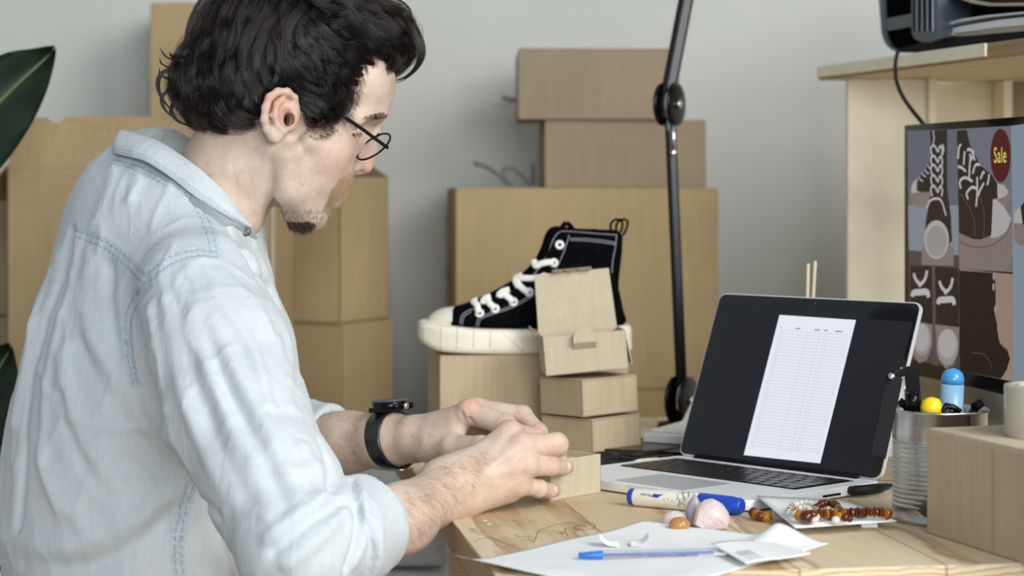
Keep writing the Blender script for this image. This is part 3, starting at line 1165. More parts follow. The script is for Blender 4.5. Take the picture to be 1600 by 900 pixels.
# local: x along sbv, y along -sa
bm = box_bm((0, -1.15, SZ - DESK), (.36, 0, SZ - DESK + .0205), .0012, 2)
link(bm, 'shelf_board', M['shelf'], sh)
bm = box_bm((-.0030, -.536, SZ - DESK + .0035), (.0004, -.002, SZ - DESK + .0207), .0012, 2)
tag(link(bm, 'edge_strip', simple('lit_edge_strip', srgb(250, 240, 214), .6, noise=.02), sh), 'edge strip, its lit tone painted in, ending halfway along the board')  # lit stretch of the edge: its light is put into the paler colour
bpy.context.view_layer.update()
def sworld(name, lo, hi, mat, bev=.001):
    o = box(name, lo, hi, mat, None, bev)
    return world_parent(o, sh)
pz = SZ - .0005
sworld('side_panel', (.5015, 3.155, DESK), (.619, 3.173, pz), M['panel'])
sworld('side_panel', (.6195, 3.135, DESK), (.630, 3.40 - .12, pz), M['panel'])
sworld('back_panel', (.6305, 3.262, DESK), (.742, 3.28, pz), M['panel'])
sworld('middle_panel', (.7425, 3.19, DESK), (.756, 3.28, pz), M['panel'])
sworld('back_panel', (.7565, 3.262, DESK), (.93, 3.28, pz), M['card_brown'])

# trays on the shelf
tn = -sbv
tp0 = Vector((SE.x, SE.y, 0)) + sbv * .012 + Vector((0, 0, SZ))
tray = empty('letter_tray', tuple(Vector((SE.x, SE.y, SZ + .0206)) + sa * .5 + sbv * .1), saz, 'black plastic letter tray with a ribbed column on top of the shelf', 'letter tray')
def tpoly(name, pts, mat, off0, th, bev=0.0):
    """shape seen on the tray's long side; off0 = how far it stands out of the side plane, th = its real depth"""
    P = [onplane(a, b, tp0, tn, off0) for a, b in pts]
    bm = poly_bm(P, -tn * th)
    if bev:
        bmesh.ops.bevel(bm, geom=bm.edges[:], offset=bev, segments=3, profile=.6, affect='EDGES')
    return world_parent(link(bm, name, mat, None, False), tray)
zt = lambda px: 0
# helper: y pixel of the shelf top along the side plane
def shelf_y(px, dz=0.0, off=0.0):
    r_ = ray(px, HY)
    t_ = (tp0 + tn * off - CAMP).dot(tn) / Vector((r_.x, r_.y, 0)).dot(tn)
    d_ = r_.y * t_
    return HY - (SZ + .0206 + dz - ZC) * F / d_
arc = lambda cx, cy, r, a0, a1, n=7: [(cx + r * cos(radians(a0 + (a1 - a0) * k / n)), cy + r * sin(radians(a0 + (a1 - a0) * k / n))) for k in range(n + 1)]
# outer end frame
outer = [(1371, -60), (1373, 0), (1377, 50)] + [(1380, 62), (1386, 72), (1395, 79), (1404, 82)] + [(1422, 80), (1440, 78)] + [(1440, -60)]
tpoly('end_wall', outer, M['canvas'], -.006, .16)
tpoly('end_frame', [(1371, -60), (1373, 0), (1377, 50), (1380, 62), (1386, 72), (1395, 79), (1404, 82), (1404, 78), (1396, 75), (1390, 69), (1385, 58), (1383, 45), (1381, 0), (1380, -60)], M['greyplastic'], 0, .004)
tpoly('frame_bar', [(1381, 30), (1430, 20), (1430, 40), (1402, 46), (1385, 48)], M['greyplastic'], -.001, .004)
# ribbed rounded column
colm = [(1424, -60), (1424, 50), (1427, 58), (1433, 63), (1441, 66), (1455, 66), (1462, 64), (1465, 60), (1465, -60)]
tpoly('ribbed_column', colm, M['greyplastic'], .006, .05, .0)
for xx in (1427, 1435.5, 1443.5, 1452):
    P = [onplane(xx + 2.5, b, tp0, tn, .0062) for b in (-60, 0, 30, 46, 50)]
    world_parent(link(tube_bm(P, [.0024, .0024, .0024, .002, .001], 8), 'rib', M['blackplastic'], None, True), tray)
    P = [onplane(xx + 5.4, b, tp0, tn, .0066) for b in (-60, 0, 30, 46, 50)]
    world_parent(link(tube_bm(P, .0012, 8), 'rib', simple('rib_highlight_plastic', srgb(150, 162, 172), .3), None, True), tray)  # highlight along each rib edge, put into the colour as a pale line
# tray floor and body to the right
tpoly('tray_floor', [(1404, 82), (1405, 76), (1440, 66), (1465, 60), (1700, 40), (1760, 36), (1760, 42), (1700, 50), (1600, 62), (1520, 72)], M['blackplastic'], -.002, .24)
tpoly('tray_back', [(1440, -60), (1440, 66), (1760, 40), (1760, -60)], M['blackplastic'], -.20, .01)
tpoly('tray_divider', [(1465, -8), (1500, -2), (1540, 6), (1760, 6), (1760, 2), (1540, 2), (1500, -6), (1465, -12)], M['blackplastic'], -.01, .19)
fo = empty('folder', tuple(Vector((SE.x, SE.y, SZ + .03)) + sa * .7 + sbv * .1), saz, 'grey plastic folder stuffed with white papers in the letter tray', 'folder')
def fpoly(par, name, pts, mat, off0, th):
    P = [onplane(a, b, tp0, tn, off0) for a, b in pts]
    return world_parent(link(poly_bm(P, -tn * th), name, mat, None, False), par)
fpoly(fo, 'cover', [(1474, 41), (1478, 36), (1500, 30), (1540, 24), (1590, 19), (1700, 10), (1700, 13), (1590, 22), (1540, 27), (1500, 34), (1480, 40), (1478, 46), (1480, 51), (1490, 53), (1490, 55), (1477, 54), (1473, 48)], M['lid_edge'], -.012, .16)
fpoly(fo, 'papers', [(1480, 47), (1500, 41), (1560, 31), (1700, 16), (1700, 30), (1560, 43), (1500, 51), (1484, 52)], M['paper'], -.016, .15)
fpoly(fo, 'cover', [(1478, 53.5), (1500, 52.5), (1560, 44), (1700, 31), (1700, 46), (1560, 56), (1520, 57), (1484, 56)], M['card_pale'], -.013, .16)
fk = empty('folder', tuple(Vector((SE.x, SE.y, SZ + .06)) + sa * .7 + sbv * .1), saz, 'open kraft paper folder on the upper level of the letter tray', 'folder')
fpoly(fk, 'cover', [(1490, -8), (1520, 1), (1545, 5), (1700, 2), (1700, 7), (1545, 9.5), (1518, 5), (1488, -6)], M['card_pale'], -.004, .17)
tag(fpoly(fk, 'inner_sheet', [(1520, 0), (1545, 4), (1700, 1), (1700, -30), (1520, -30)], simple('dark_red_board', srgb(60, 24, 20), .6), -.03, .1), 'dark red inner sheet')
# cable hanging from the tray down behind the monitor
cbl = tube('cable', [W(1404, 78, 2.86), W(1400, 92, 2.85), W(1399, 108, 2.85), W(1401, 128, 2.85), W(1410, 150, 2.83), W(1425, 172, 2.80), W(1443, 195, 2.78), W(1449, 215, 2.78), W(1452, 300, 2.80)], .0028, M['rubber'], None, 8, smoothpts=6)
tag(cbl, 'black cable hanging from the shelf behind the monitor', 'cable')

# ================================================================== MONITOR
mp0 = W(1415, 203, 2.75)
md = Vector((.2017, -.9794, 0)).normalized()
mn = Vector((-.9794, -.2017, 0)).normalized()
maz = atan2(md.y, md.x)
mon = empty('monitor', (mp0.x + md.x * .28 + .03, mp0.y + md.y * .28, DESK), maz, 'large desktop monitor at the right showing a collage of sneaker photos', 'monitor')
bpy.context.view_layer.update()
ztop, zscr, zchin = mp0.z, ZC - (575 - HY) / F * 2.75, DESK + .050
def mbox(name, u0, u1, z0, z1, t0, t1, mat, bev=.001):
    """u along the screen from its left edge, t = distance behind the glass"""
    mm = Matrix((md, -mn, Vector((0, 0, 1)))).transposed().to_4x4()
    mm.translation = Vector((mp0.x, mp0.y, 0))
    bm = box_bm((u0, t0, z0), (u1, t1, z1), bev, 2, mat=mm)
    return world_parent(link(bm, name, mat), mon)
MW = .62
mbox('housing', -.004, MW, zchin, ztop + .006, .0012, .018, M['blackplastic'], .002)
mbox('display_glass', -.004, MW, zscr - .006, ztop + .006, .0, .0011, M['glassblack'], .0004)
mbox('chin', -.004, MW, zchin, zscr - .0062, -.0005, .0011, simple('satin_aluminium_chin', srgb(196, 198, 200), .16, .9, noise=.01), .0004)
mbox('stand_neck', .20, .38, DESK + .008, DESK + .30, .0182, .034, M['alu'], .002)
mbox('stand_foot', .19, .39, DESK, DESK + .0075, -.08, .12, M['alu'], .002)

scol = {'bgL': (96, 99, 112), 'bgR': (108, 110, 120), 'floorL': (128, 138, 150), 'brown': (38, 30, 26), 'grey': (150, 146, 144), 'white': (172, 168, 168), 'sole': (128, 116, 112), 'soledk': (98, 88, 84), 'skin': (150, 130, 118), 'vbrown': (30, 23, 18), 'mid': (84, 76, 72), 'blueg': (128, 144, 158), 'red': (78, 16, 20), 'lace': (186, 184, 186), 'dkgrey': (74, 70, 70), 'line': (112, 108, 106)}
names = list(scol)
smats = [emis('screen_' + k, srgb(*scol[k]), .84) for k in names]
ix = {k: i for i, k in enumerate(names)}
def ell(cx, cy, rx, ry, n=22, rot=0):
    c, s = cos(radians(rot)), sin(radians(rot))
    return [(cx + rx * cos(2 * pi * k / n) * c - ry * sin(2 * pi * k / n) * s, cy + rx * cos(2 * pi * k / n) * s + ry * sin(2 * pi * k / n) * c) for k in range(n)]
def strip(pts, w):
    P = catmull([Vector((a, b, 0)) for a, b in pts], 5)
    Lf, Rt = [], []
    for i, p in enumerate(P):
        d_ = (P[min(i + 1, len(P) - 1)] - P[max(i - 1, 0)]).normalized()
        n_ = Vector((-d_.y * .55, d_.x, 0))
        Lf.append((p.x + n_.x * w, p.y + n_.y * w))
        Rt.append((p.x - n_.x * w, p.y - n_.y * w))
    return Lf + Rt[::-1]
C4 = lambda x, y: (1410 + x / 4.284, 190 + y / 4.284)
C5 = lambda x, y: (1410 + x / 4.284, 390 + y / 4.284)
def c4(k, pts):
    return (ix[k], [C4(*q) for q in pts])
def c5(k, pts):
    return (ix[k], [C5(*q) for q in pts])
def lace4(pts, w=9):
    return (ix['lace'], [C4(*q) for q in strip(pts, w)])
def lace5(pts, w=12):
    return (ix['lace'], [C5(*q) for q in strip(pts, w)])
pic = []
# panel 1, upper left
pic.append(c4('bgL', [(32, 62), (370, 50), (378, 985), (45, 955)]))
pic.append(c4('floorL', [(38, 560), (374, 560), (378, 985), (45, 955)]))
pic.append(c4('dkgrey', [(44, 860), (377, 895), (378, 985), (45, 960)]))
pic.append(c4('sole', [(50, 480), (60, 420), (95, 385), (190, 470), (185, 560), (120, 575), (60, 555)]))
pic.append(c4('white', [(60, 440), (75, 400), (105, 382), (120, 470), (60, 480)]))
pic.append(c4('brown', [(95, 465), (98, 400), (150, 330), (200, 240), (205, 465), (150, 475)]))
for a, b in ((110, 370), (130, 340), (150, 320), (168, 290)):
    pic.append(lace4([(a, b), (a + 14, b + 22), (a + 28, b + 28)], 5))
pic.append(c4('brown', [(185, 60), (300, 55), (298, 250), (300, 450), (325, 640), (332, 800), (300, 830), (150, 740), (160, 640), (190, 480), (195, 250)]))
pic.append(c4('sole', [(128, 900), (132, 860), (150, 730), (335, 830), (345, 900), (340, 985), (130, 975)]))
pic.append(c4('white', ell(228, 790, 84, 130)))
pic.append((ix['grey'], [C4(*q) for q in ell(228, 800, 70, 105)]))
for y in (480, 410, 340, 280, 210):
    pic.append(lace4([(200, y + 20), (190, y - 30), (212, y - 50), (238, y - 5)], 8))
    pic.append(lace4([(262, y + 20), (268, y - 20), (252, y - 45), (238, y - 5)], 8))
pic.append(lace4([(165, 580), (185, 530), (235, 515), (265, 540), (292, 630)], 8))
pic.append(lace4([(205, 60), (212, 110), (205, 150)], 6))
pic.append(lace4([(262, 230), (275, 190), (268, 150)], 9))
# panel 2, upper right
pic.append(c4('bgR', [(370, 50), (728, 28), (740, 1010), (380, 985)]))
pic.append(c4('sole', [(640, 560), (640, 420), (690, 430), (722, 480), (715, 540), (690, 570)]))
pic.append(c4('white', [(638, 520), (632, 415), (680, 425), (712, 470), (690, 500)]))
pic.append(c4('sole', [(380, 750), (470, 785), (590, 775), (680, 700), (725, 600), (733, 680), (738, 900), (720, 960), (660, 1000), (380, 985)]))
pic.append(c4('white', [(590, 780), (600, 520), (625, 515), (680, 570), (728, 650), (700, 730), (640, 775)]))
pic.append(c4('brown', [(365, 60), (430, 55), (450, 150), (520, 290), (600, 360), (635, 420), (636, 515), (605, 520), (595, 760), (520, 790), (470, 785), (380, 745)]))
for k in range(9):
    x = 395 + k * 38
    yb = 800 + 10 * sin(k / 8 * pi) - (max(0, k - 5) ** 2) * 9
    pic.append((ix['line'], [C4(*q) for q in ((x, yb), (x + 3, yb), (x + 3, yb + 170), (x, yb + 170))]))
pic.append((ix['soledk'], [C4(*q) for q in strip([(382, 800), (480, 840), (600, 825), (690, 760), (728, 680)], 5)]))
pic.append((ix['line'], [C4(*q) for q in strip([(385, 480), (440, 560), (480, 660), (485, 770)], 2)]))
pic.append((ix['line'], [C4(*q) for q in strip([(520, 510), (545, 600), (548, 700), (542, 770)], 2)]))
for pts in ([(390, 450), (385, 400), (420, 375), (470, 400)], [(440, 520), (430, 480), (465, 440), (500, 450)], [(372, 250), (378, 180), (392, 150)],
            [(372, 300), (400, 310), (425, 335)], [(410, 290), (415, 215), (420, 200)], [(447, 375), (450, 300), (455, 240), (450, 215)],
            [(490, 590), (500, 490), (500, 370)], [(545, 410), (520, 460), (505, 500)], [(470, 350), (490, 290), (520, 290)], [(522, 385), (540, 340), (550, 345)],
            [(568, 425), (578, 380), (580, 350)], [(432, 190), (460, 190), (485, 260)], [(460, 260), (475, 215), (470, 190)]):
    pic.append(lace4(pts, 10))
pic.append((ix['brown'], [C4(*q) for q in ell(492, 582, 9, 14)]))
# red roundel
pic.append((ix['red'], [C4(*q) for q in ell(657, 227, 68, 180, 40)]))
# panel 3 (far right strip)
pic.append((ix['blueg'], [C4(728, 28), (1700, 181), (1700, 640), C5(745, 885), C4(740, 1010)]))
pic.append(c4('sole', [(745, 700), (760, 620), (830, 560), (1200, 560), (1200, 830), (790, 830), (750, 800)]))
pic.append(c4('white', [(745, 680), (755, 600), (790, 570), (806, 680)]))
pic.append(c4('brown', [(806, 690), (790, 570), (830, 520), (1200, 500), (1200, 690)]))
# panel 4, lower left
pic.append(c5('dkgrey', [(45, 100), (380, 110), (385, 800), (48, 735)]))
pic.append(c5('brown', [(52, 108), (196, 112), (205, 330), (200, 560), (60, 560)]))
pic.append(c5('brown', [(218, 112), (372, 125), (378, 300), (378, 560), (225, 560)]))
pic.append(c5('mid', [(196, 112), (216, 114), (225, 560), (240, 780), (200, 770), (205, 560)]))
pic.append(c5('sole', [(58, 500), (62, 480), (200, 500), (200, 640), (165, 740), (110, 760), (60, 690)]))
pic.append((ix['grey'], [C5(*q) for q in ell(130, 600, 62, 112)]))
pic.append((ix['white'], [C5(*q) for q in ell(130, 590, 48, 92)]))
pic.append(c5('sole', [(218, 500), (380, 520), (378, 640), (345, 770), (290, 800), (240, 730)]))
pic.append((ix['grey'], [C5(*q) for q in ell(302, 650, 72, 122)]))
pic.append((ix['white'], [C5(*q) for q in ell(302, 630, 60, 98)]))
for dx, dy in ((0, 0), (172, 50)):
    pic.append(lace5([(75 + dx, 160 + dy), (90 + dx, 200 + dy), (120 + dx, 235 + dy)], 14))
    pic.append(lace5([(165 + dx, 140 + dy), (150 + dx, 200 + dy), (110 + dx, 245 + dy)], 14))
    pic.append(lace5([(65 + dx, 315 + dy), (75 + dx, 290 + dy), (120 + dx, 285 + dy), (165 + dx, 285 + dy), (176 + dx, 320 + dy)], 22))
# panel 5, lower right
pic.append(c5('skin', [(385, 130), (742, 165), (745, 885), (385, 810)]))
pic.append(c5('vbrown', [(385, 140), (610, 155), (622, 200), (625, 330), (620, 440), (640, 520), (650, 610), (700, 665), (720, 730), (700, 800), (660, 865), (385, 810)]))
for a, b in ((612, 180), (610, 250), (622, 400)):
    pic.append((ix['grey'], [C5(*q) for q in ell(a, b, 8, 26)]))
pic.append((ix['skin'], [C5(*q) for q in ((632, 510), (645, 600), (652, 620), (660, 640), (668, 630), (676, 660), (684, 645), (694, 680), (696, 640), (660, 560), (640, 500))]))
pic.append((ix['mid'], [C5(*q) for q in strip([(470, 690), (540, 700), (580, 740), (600, 800)], 3)]))
pic.append((ix['blueg'], [C5(745, 130), (1700, 400), (1700, 640), C5(745, 885)]))
decal('screen_picture', pic, smats, mp0, mn, mon, 0.0, .00001)
# Sale lettering
mt = Matrix((md, Vector((0, 0, 1)), mn)).transposed().to_4x4()
mt.translation = onplane(1562.5, 243.5, mp0, mn, .0012)
tag(text('sale_lettering', 'Sale', emis('screen_yellow', srgb(214, 206, 96), .95), mt, .0265, mon, sx=.74), 'yellow Sale lettering')

# ================================================================== TIN CAN AND ITS CONTENTS
TC = Vector((.4325, 2.135, DESK))
TR, THh = .0485, .1135
tin = empty('tin_can', TC, 0, 'ribbed steel tin can used as a pen holder beside the right box', 'tin can')
prof = [(0, .002), (TR - .003, .002), (TR - .002, 0), (TR, .001), (TR + .0004, .004), (TR - .001, .0055)]
z = .008
prof.append((TR - .001, .012))
z = .016
while z < THh - .034:
    for k in range(6):
        prof.append((TR - .0012 + .00065 * sin(2 * pi * k / 6), z + k * .00080))
    z += .0048
prof += [(TR - .001, THh - .030), (TR - .001, THh - .004), (TR + .0006, THh - .003), (TR + .0010, THh - .0012), (TR + .0004, THh), (TR - .001, THh - .0004), (TR - .0016, THh - .002), (TR - .002, THh - .004), (TR - .0024, .004), (0, .004)]
bm = lathe_bm(prof, 128)
for v in bm.verts:   # dent near the foot on the side towards the viewer
    a = atan2(v.co.y, v.co.x)
    dx = ((a - radians(-102)) / .42) ** 2 + ((v.co.z - .017) / .013) ** 2
    r_ = Vector((v.co.x, v.co.y)).length
    if dx < 6 and r_ > .03:
        k = 1 - .14 * math.exp(-dx * .9)
        v.co.x *= k
        v.co.y *= k
link(bm, 'can_wall', M['tin'], tin, True)
box('seam', (.0215, -.0450, THh - .030), (.0222, -.0418, THh - .004), M['greyplastic'], tin, bev=.0002, seg=1)

def tube_item(name, label, cat, parts, group=None):
    root = empty(name, (TC.x, TC.y, DESK + .005), 0, label, cat, group)
    for nm, pts, r_, mat, flat in parts:
        world_parent(link(tube_bm(pts, r_, 20, flat=flat), nm, mat, None, True), root)
    return root

g_top = W(1490, 576, 2.13)
g0 = Vector((TC.x + .006, TC.y - .004, DESK + .005))
def along(a, b, ts):
    return [a.lerp(b, t) for t in ts]
gt = W(1489.5, 575, 2.125)
gd = (gt - g0)
def atz(z):      # point on the stick at height z
    return g0 + gd * ((z - g0.z) / gd.z)
zt_ = gt.z
tube_item('glue_stick', 'pale blue glue stick with a bright blue domed cap in the tin can', 'glue stick', [
    ('barrel', [g0, atz(DESK + .09), atz(zt_ - .016)], [.0115, .0115, .0115], M['bluebody'], 1),
    ('cap', [atz(zt_ - .016), atz(zt_ - .010), atz(zt_ - .005), atz(zt_ - .002), atz(zt_)], [.0114, .0114, .0098, .0065, .001], M['bluecap'], 1)])
y0 = Vector((TC.x - .006, TC.y - .020, DESK + .005))
yt = W(1454.5, 621, 2.105)
tube_item('yellow_glue_bottle', 'small bottle with a yellow cap in the tin can, left of the blue stick', 'bottle', [
    ('body', [y0, y0.lerp(yt, .86)], [.0108, .0112], M['yellowclear'], 1),
    ('cap', [y0.lerp(yt, .86), y0.lerp(yt, .93), y0.lerp(yt, .98), yt], [.0112, .0112, .0085, .003], M['yellow'], 1)])
pen0 = Vector((TC.x + .03, TC.y + .012, DESK + .006))
tube_item('scissors', 'black scissor handles in the tin can just below the blue stick', 'scissors', [
    ('handle', [W(1500, 644, 2.10), W(1490, 637, 2.10), W(1478, 634, 2.10), W(1473, 640, 2.10), W(1480, 646, 2.10), W(1494, 648, 2.10)], .0034, M['black'], 1),
    ('blade', [W(1490, 640, 2.10), Vector((TC.x - .01, TC.y + .02, DESK + .006))], [.0032, .0012], M['chrome'], .5)])
tube_item('black_pen', 'short black pen end at the right rim of the tin can', 'pen', [
    ('barrel', [Vector((TC.x - .015, TC.y + .012, DESK + .006)), W(1526, 633, 2.135)], .0042, M['black'], 1),
    ('cap', [W(1522, 637, 2.133), W(1532, 630, 2.137)], .0048, M['blackplastic'], 1)])
tube_item('black_marker', 'thick black marker standing in the tin can before the stapler', 'marker', [
    ('barrel', [Vector((TC.x - .010, TC.y - .012, DESK + .005)), W(1427, 640, 2.114)], .0070, M['blackplastic'], 1),
    ('cap', [W(1427, 640, 2.114), W(1425.5, 613, 2.114)], .0074, M['black'], 1)])
tube_item('black_pen', 'black pen leaning to the left rim of the tin can', 'pen', [
    ('barrel', [Vector((TC.x + .012, TC.y + .010, DESK + .005)), W(1415, 634, 2.128)], .0034, M['blackplastic'], 1),
    ('cap', [W(1415, 634, 2.128), W(1405, 626, 2.13)], .0040, M['black'], 1)])
# stapler: one arm in the can, the other hanging outside
st = empty('stapler', (TC.x - .03, TC.y, DESK + .08), 0, 'open black stapler hooked over the left rim of the tin can', 'stapler')
def stbox(name, a, b, w, dpt, mat, bev=.001):
    z = (b - a).normalized()
    y = Vector((0, 1, 0))
    x = y.cross(z).normalized()
    y = z.cross(x)
    mtx = Matrix((x, y, z)).transposed().to_4x4()
    mtx.translation = a
    return world_parent(link(box_bm((-w / 2, -dpt / 2, 0), (w / 2, dpt / 2, (b - a).length), bev, 3, mat=mtx), name, mat), st)
stbox('top_arm', Vector((TC.x - .018, TC.y + .006, DESK + .010)), W(1421, 573, 2.133), .0165, .012, M['blackplastic'], .002)
stbox('magazine', Vector((TC.x - .0270, TC.y + .004, DESK + .04)), W(1409.5, 575, 2.130), .0022, .011, M['chrome'], .0006)
stbox('base_arm', W(1371, 714, 2.085), W(1398, 588, 2.105), .0165, .003, M['blackplastic'], .001)
world_parent(disc('hinge_pin', W(1393, 588, 2.10), (0, 1, 0), .0032, .010, M['chrome']), st)
stbox('hinge_bracket', W(1390, 592, 2.11), W(1414, 580, 2.118), .007, .008, M['blackplastic'])

# low kraft box and white pad behind the can
p = D(1366, 756)
lb = empty('small_carton', (p.x, 2.42, DESK), radians(-8), 'low kraft carton behind the tin can, right of the laptop', 'small box')
link(tray_bm(.09, .08, .024), 'body', M['card_pale'], lb)
box('lid', (.0003, .0003, .0244), (.0897, .0797, .0262), M['card_pale'], lb, bev=.0004)
wp = empty('note_pad', (p.x + .012, 2.43, DESK + .0265), radians(-8), 'white upright note pad on the low carton, left of the tin can', 'note pad')
box('pages', (.0, .0, 0), (.055, .010, .060), M['paper'], wp, bev=.0006)
box('backing_card', (.0, .0102, 0), (.055, .0112, .060), M['card_pale'], wp, bev=.0003)

# ================================================================== MARKER
a = D(984, 790, 0) ; b = D(1160, 806, 0)
mr = .0097
a.z = b.z = DESK + mr
mkr = empty('marker', (a.x, a.y, DESK), 0, 'cream board marker with blue cap and end lying along the laptop', 'marker')
dd = (b - a).normalized()
Lm = (b - a).length
pt = lambda t_: a + dd * t_
def mk_(name, segs, mat):
    return world_parent(link(tube_bm([pt(s) for s, _ in segs], [r_ for _, r_ in segs], 28), name, mat, None, True), mkr)
mk_('end_plug', [(0, .0072), (.0012, .0086), (.008, .0088)], M['blue'])
mk_('barrel', [(.007, .0092), (.008, .0096), (.083, .0097), (.086, .0092)], M['markerbody'])
mk_('cap', [(.083, .0099), (.084, .0102), (Lm - .010, .0095), (Lm - .009, .0090), (Lm - .002, .0084), (Lm, .0070)], M['blue'])
bpy.context.view_layer.update()
# printing on the barrel (reads upside down, as it lies)
ca_ = (CAMP - pt(.04)).normalized()
nrm = (ca_ - dd * ca_.dot(dd)).normalized()
nrm = (nrm + Vector((0, 0, .35))).normalized()
nrm = (nrm - dd * nrm.dot(dd)).normalized()
upv = nrm.cross(dd)
mtx = Matrix((-dd, -upv, nrm)).transposed().to_4x4()
mtx.translation = pt(.0245) + nrm * .0098
text('marker_lettering', 'Marker', M['ink'], mtx, .0046, mkr)
mtx2 = mtx.copy(); mtx2.translation = pt(.036) + nrm * .00985
bm = box_bm((-.0035, -.0018, 0), (.0035, .0018, .0002), .0001, 1, mat=mtx2)
poly_bm([mtx2 @ Vector(q) for q in ((-.0035, -.0018, .0001), (-.0085, -.0022, .0001), (-.0035, .0006, .0001))], mtx2.to_3x3() @ Vector((0, 0, .0001)), bm)
world_parent(link(bm, 'blue_logo_patch', M['blue']), mkr)
bm = bmesh.new()
for k in range(9):
    s0 = .062 + .0016 * k
    pts = []
    for j in range(7):
        an = -.9 + j * .32 + .2 * sin(k * 2.1)
        rr = nrm * cos(an) + upv * sin(an)
        pts.append(pt(s0 + .003 * sin(j * 1.1 + k * 1.7)) + rr * .0098)
    tube_bm(pts, .00018, 4, bm=bm)
for k in range(7):
    an = -.3 + .35 * sin(k * 3)
    rr = nrm * cos(an) + upv * sin(an)
    bmesh.ops.create_icosphere(bm, subdivisions=1, radius=.0006, matrix=Matrix.Translation(pt(.046 + k * .0048) + rr * .0097))
world_parent(link(bm, 'line_drawing', M['ink']), mkr)

# ================================================================== PEN
pa, pb = D(904, 868, .0045), D(1135, 862, .0045)
pn = empty('ballpoint_pen', (pa.x, pa.y, DESK), 0, 'clear ballpoint pen with a blue cap lying on the large sheet', 'pen')
dd = (pb - pa).normalized()
Lp = (pb - pa).length
q_ = lambda t_: pa + dd * t_
world_parent(link(tube_bm([q_(0), q_(.0008), q_(.020), q_(.022)], [.0022, .0028, .0041, .0041], 16), 'cap', M['bluepen'], None, True), pn)
world_parent(link(tube_bm([q_(.022), q_(Lp)], .0036, 6), 'barrel', M['penclear'], None, False), pn)
world_parent(link(tube_bm([q_(.022), q_(Lp - .012)], .0012, 8), 'refill', M['bluepen'], None, True), pn)

# ================================================================== PAPERS
def sheet(name, label, corners, nx, ny, zf, mat, cat='paper', parent=None, thick=.00015):
    """bilinear sheet over four desk-plane corners with a height function zf(u,v)"""
    bm = bmesh.new()
    g = []
    for j in range(ny + 1):
        row = []
        for i in range(nx + 1):
            u, v = i / nx, j / ny
            p = corners[0].lerp(corners[1], u).lerp(corners[3].lerp(corners[2], u), v)
            dz = zf(u, v)
            off = Vector((0, 0, 0))
            if isinstance(dz, tuple):
                dz, off = dz
            row.append(bm.verts.new((p.x + off[0], p.y + off[1], DESK + dz)))
        g.append(row)
    for j in range(ny):
        for i in range(nx):
            bm.faces.new((g[j][i], g[j][i + 1], g[j + 1][i + 1], g[j + 1][i]))
    bmesh.ops.recalc_face_normals(bm, faces=bm.faces)
    if bm.faces[0].normal.z < 0:
        bmesh.ops.reverse_faces(bm, faces=bm.faces[:])
    bmesh.ops.solidify(bm, geom=bm.faces[:], thickness=thick)
    o = link(bm, name, mat, parent, True)
    if label:
        tag(o, label, cat)
    return o


P0, P1 = D(708, 886), D(1005, 818)
e = (P1 - P0)
per = Vector((e.y, -e.x, 0)).normalized() * .21
P2, P3 = P1 + per, P0 + per
def zpaper(u, v):
    z = .0009
    z += .010 * max(0, 1 - u * 6) ** 2 * max(0, 1 - v * 1.5)
    z += .0016 * math.exp(-((u - .97) / .1) ** 2) * (1 - v)
    k = max(0, (u - .70) / .30) ** 1.4 * math.exp(-((v - .80) / .10) ** 2)
    off = (-.010 * k, .002 * k, 0)
    z += .0145 * k
    z += .0006 * sin(u * 14) * sin(v * 9 + 1) ** 2
    return z, off
sp = sheet('paper_sheet', 'large white printed sheet hanging over the desk corner, its far corner curled up', [P0, P1, P2, P3], 60, 42, zpaper, M['paper'])
# faint print lines on the sheet
bm = bmesh.new()
for k in range(26):
    v = .06 + k * .032
    u0, u1 = .12, .70
    prev = None
    for i in range(13):
        u = u0 + (u1 - u0) * i / 12
        z, off = zpaper(u, v)
        p = P0.lerp(P1, u).lerp(P3.lerp(P2, u), v)
        q = P0.lerp(P1, u).lerp(P3.lerp(P2, u), v + .0022)
        cur = (bm.verts.new((p.x, p.y, DESK + z + .0003)), bm.verts.new((q.x, q.y, DESK + z + .0003)))
        if prev:
            bm.faces.new((prev[0], cur[0], cur[1], prev[1]))
        prev = cur
pl = link(bm, 'printed_rows', M['papergrey'])
pl.parent = sp
# small curled stickers
def curled(label, px, py, sx, sgn):
    c = D(px, py, .0015)
    o = sheet('sticker', label, [c + Vector((-sx, -.008, 0)), c + Vector((sx, -.008, 0)), c + Vector((sx, .012, 0)), c + Vector((-sx, .012, 0))], 12, 8,
              lambda u, v: (.0025 + .014 * (max(0, (u if sgn > 0 else 1 - u) - .3)) ** 1.6 + .002 * v, (-.006 * sgn * (max(0, (u if sgn > 0 else 1 - u) - .5)), 0, 0)), M['paper'], 'sticker')
    return o
curled('small blank sticker with a raised left edge, nearest the pen cap', 949, 853, .0105, -1)
curled('small blank sticker with a raised right edge, above the middle of the pen', 1002, 853, .0105, 1)
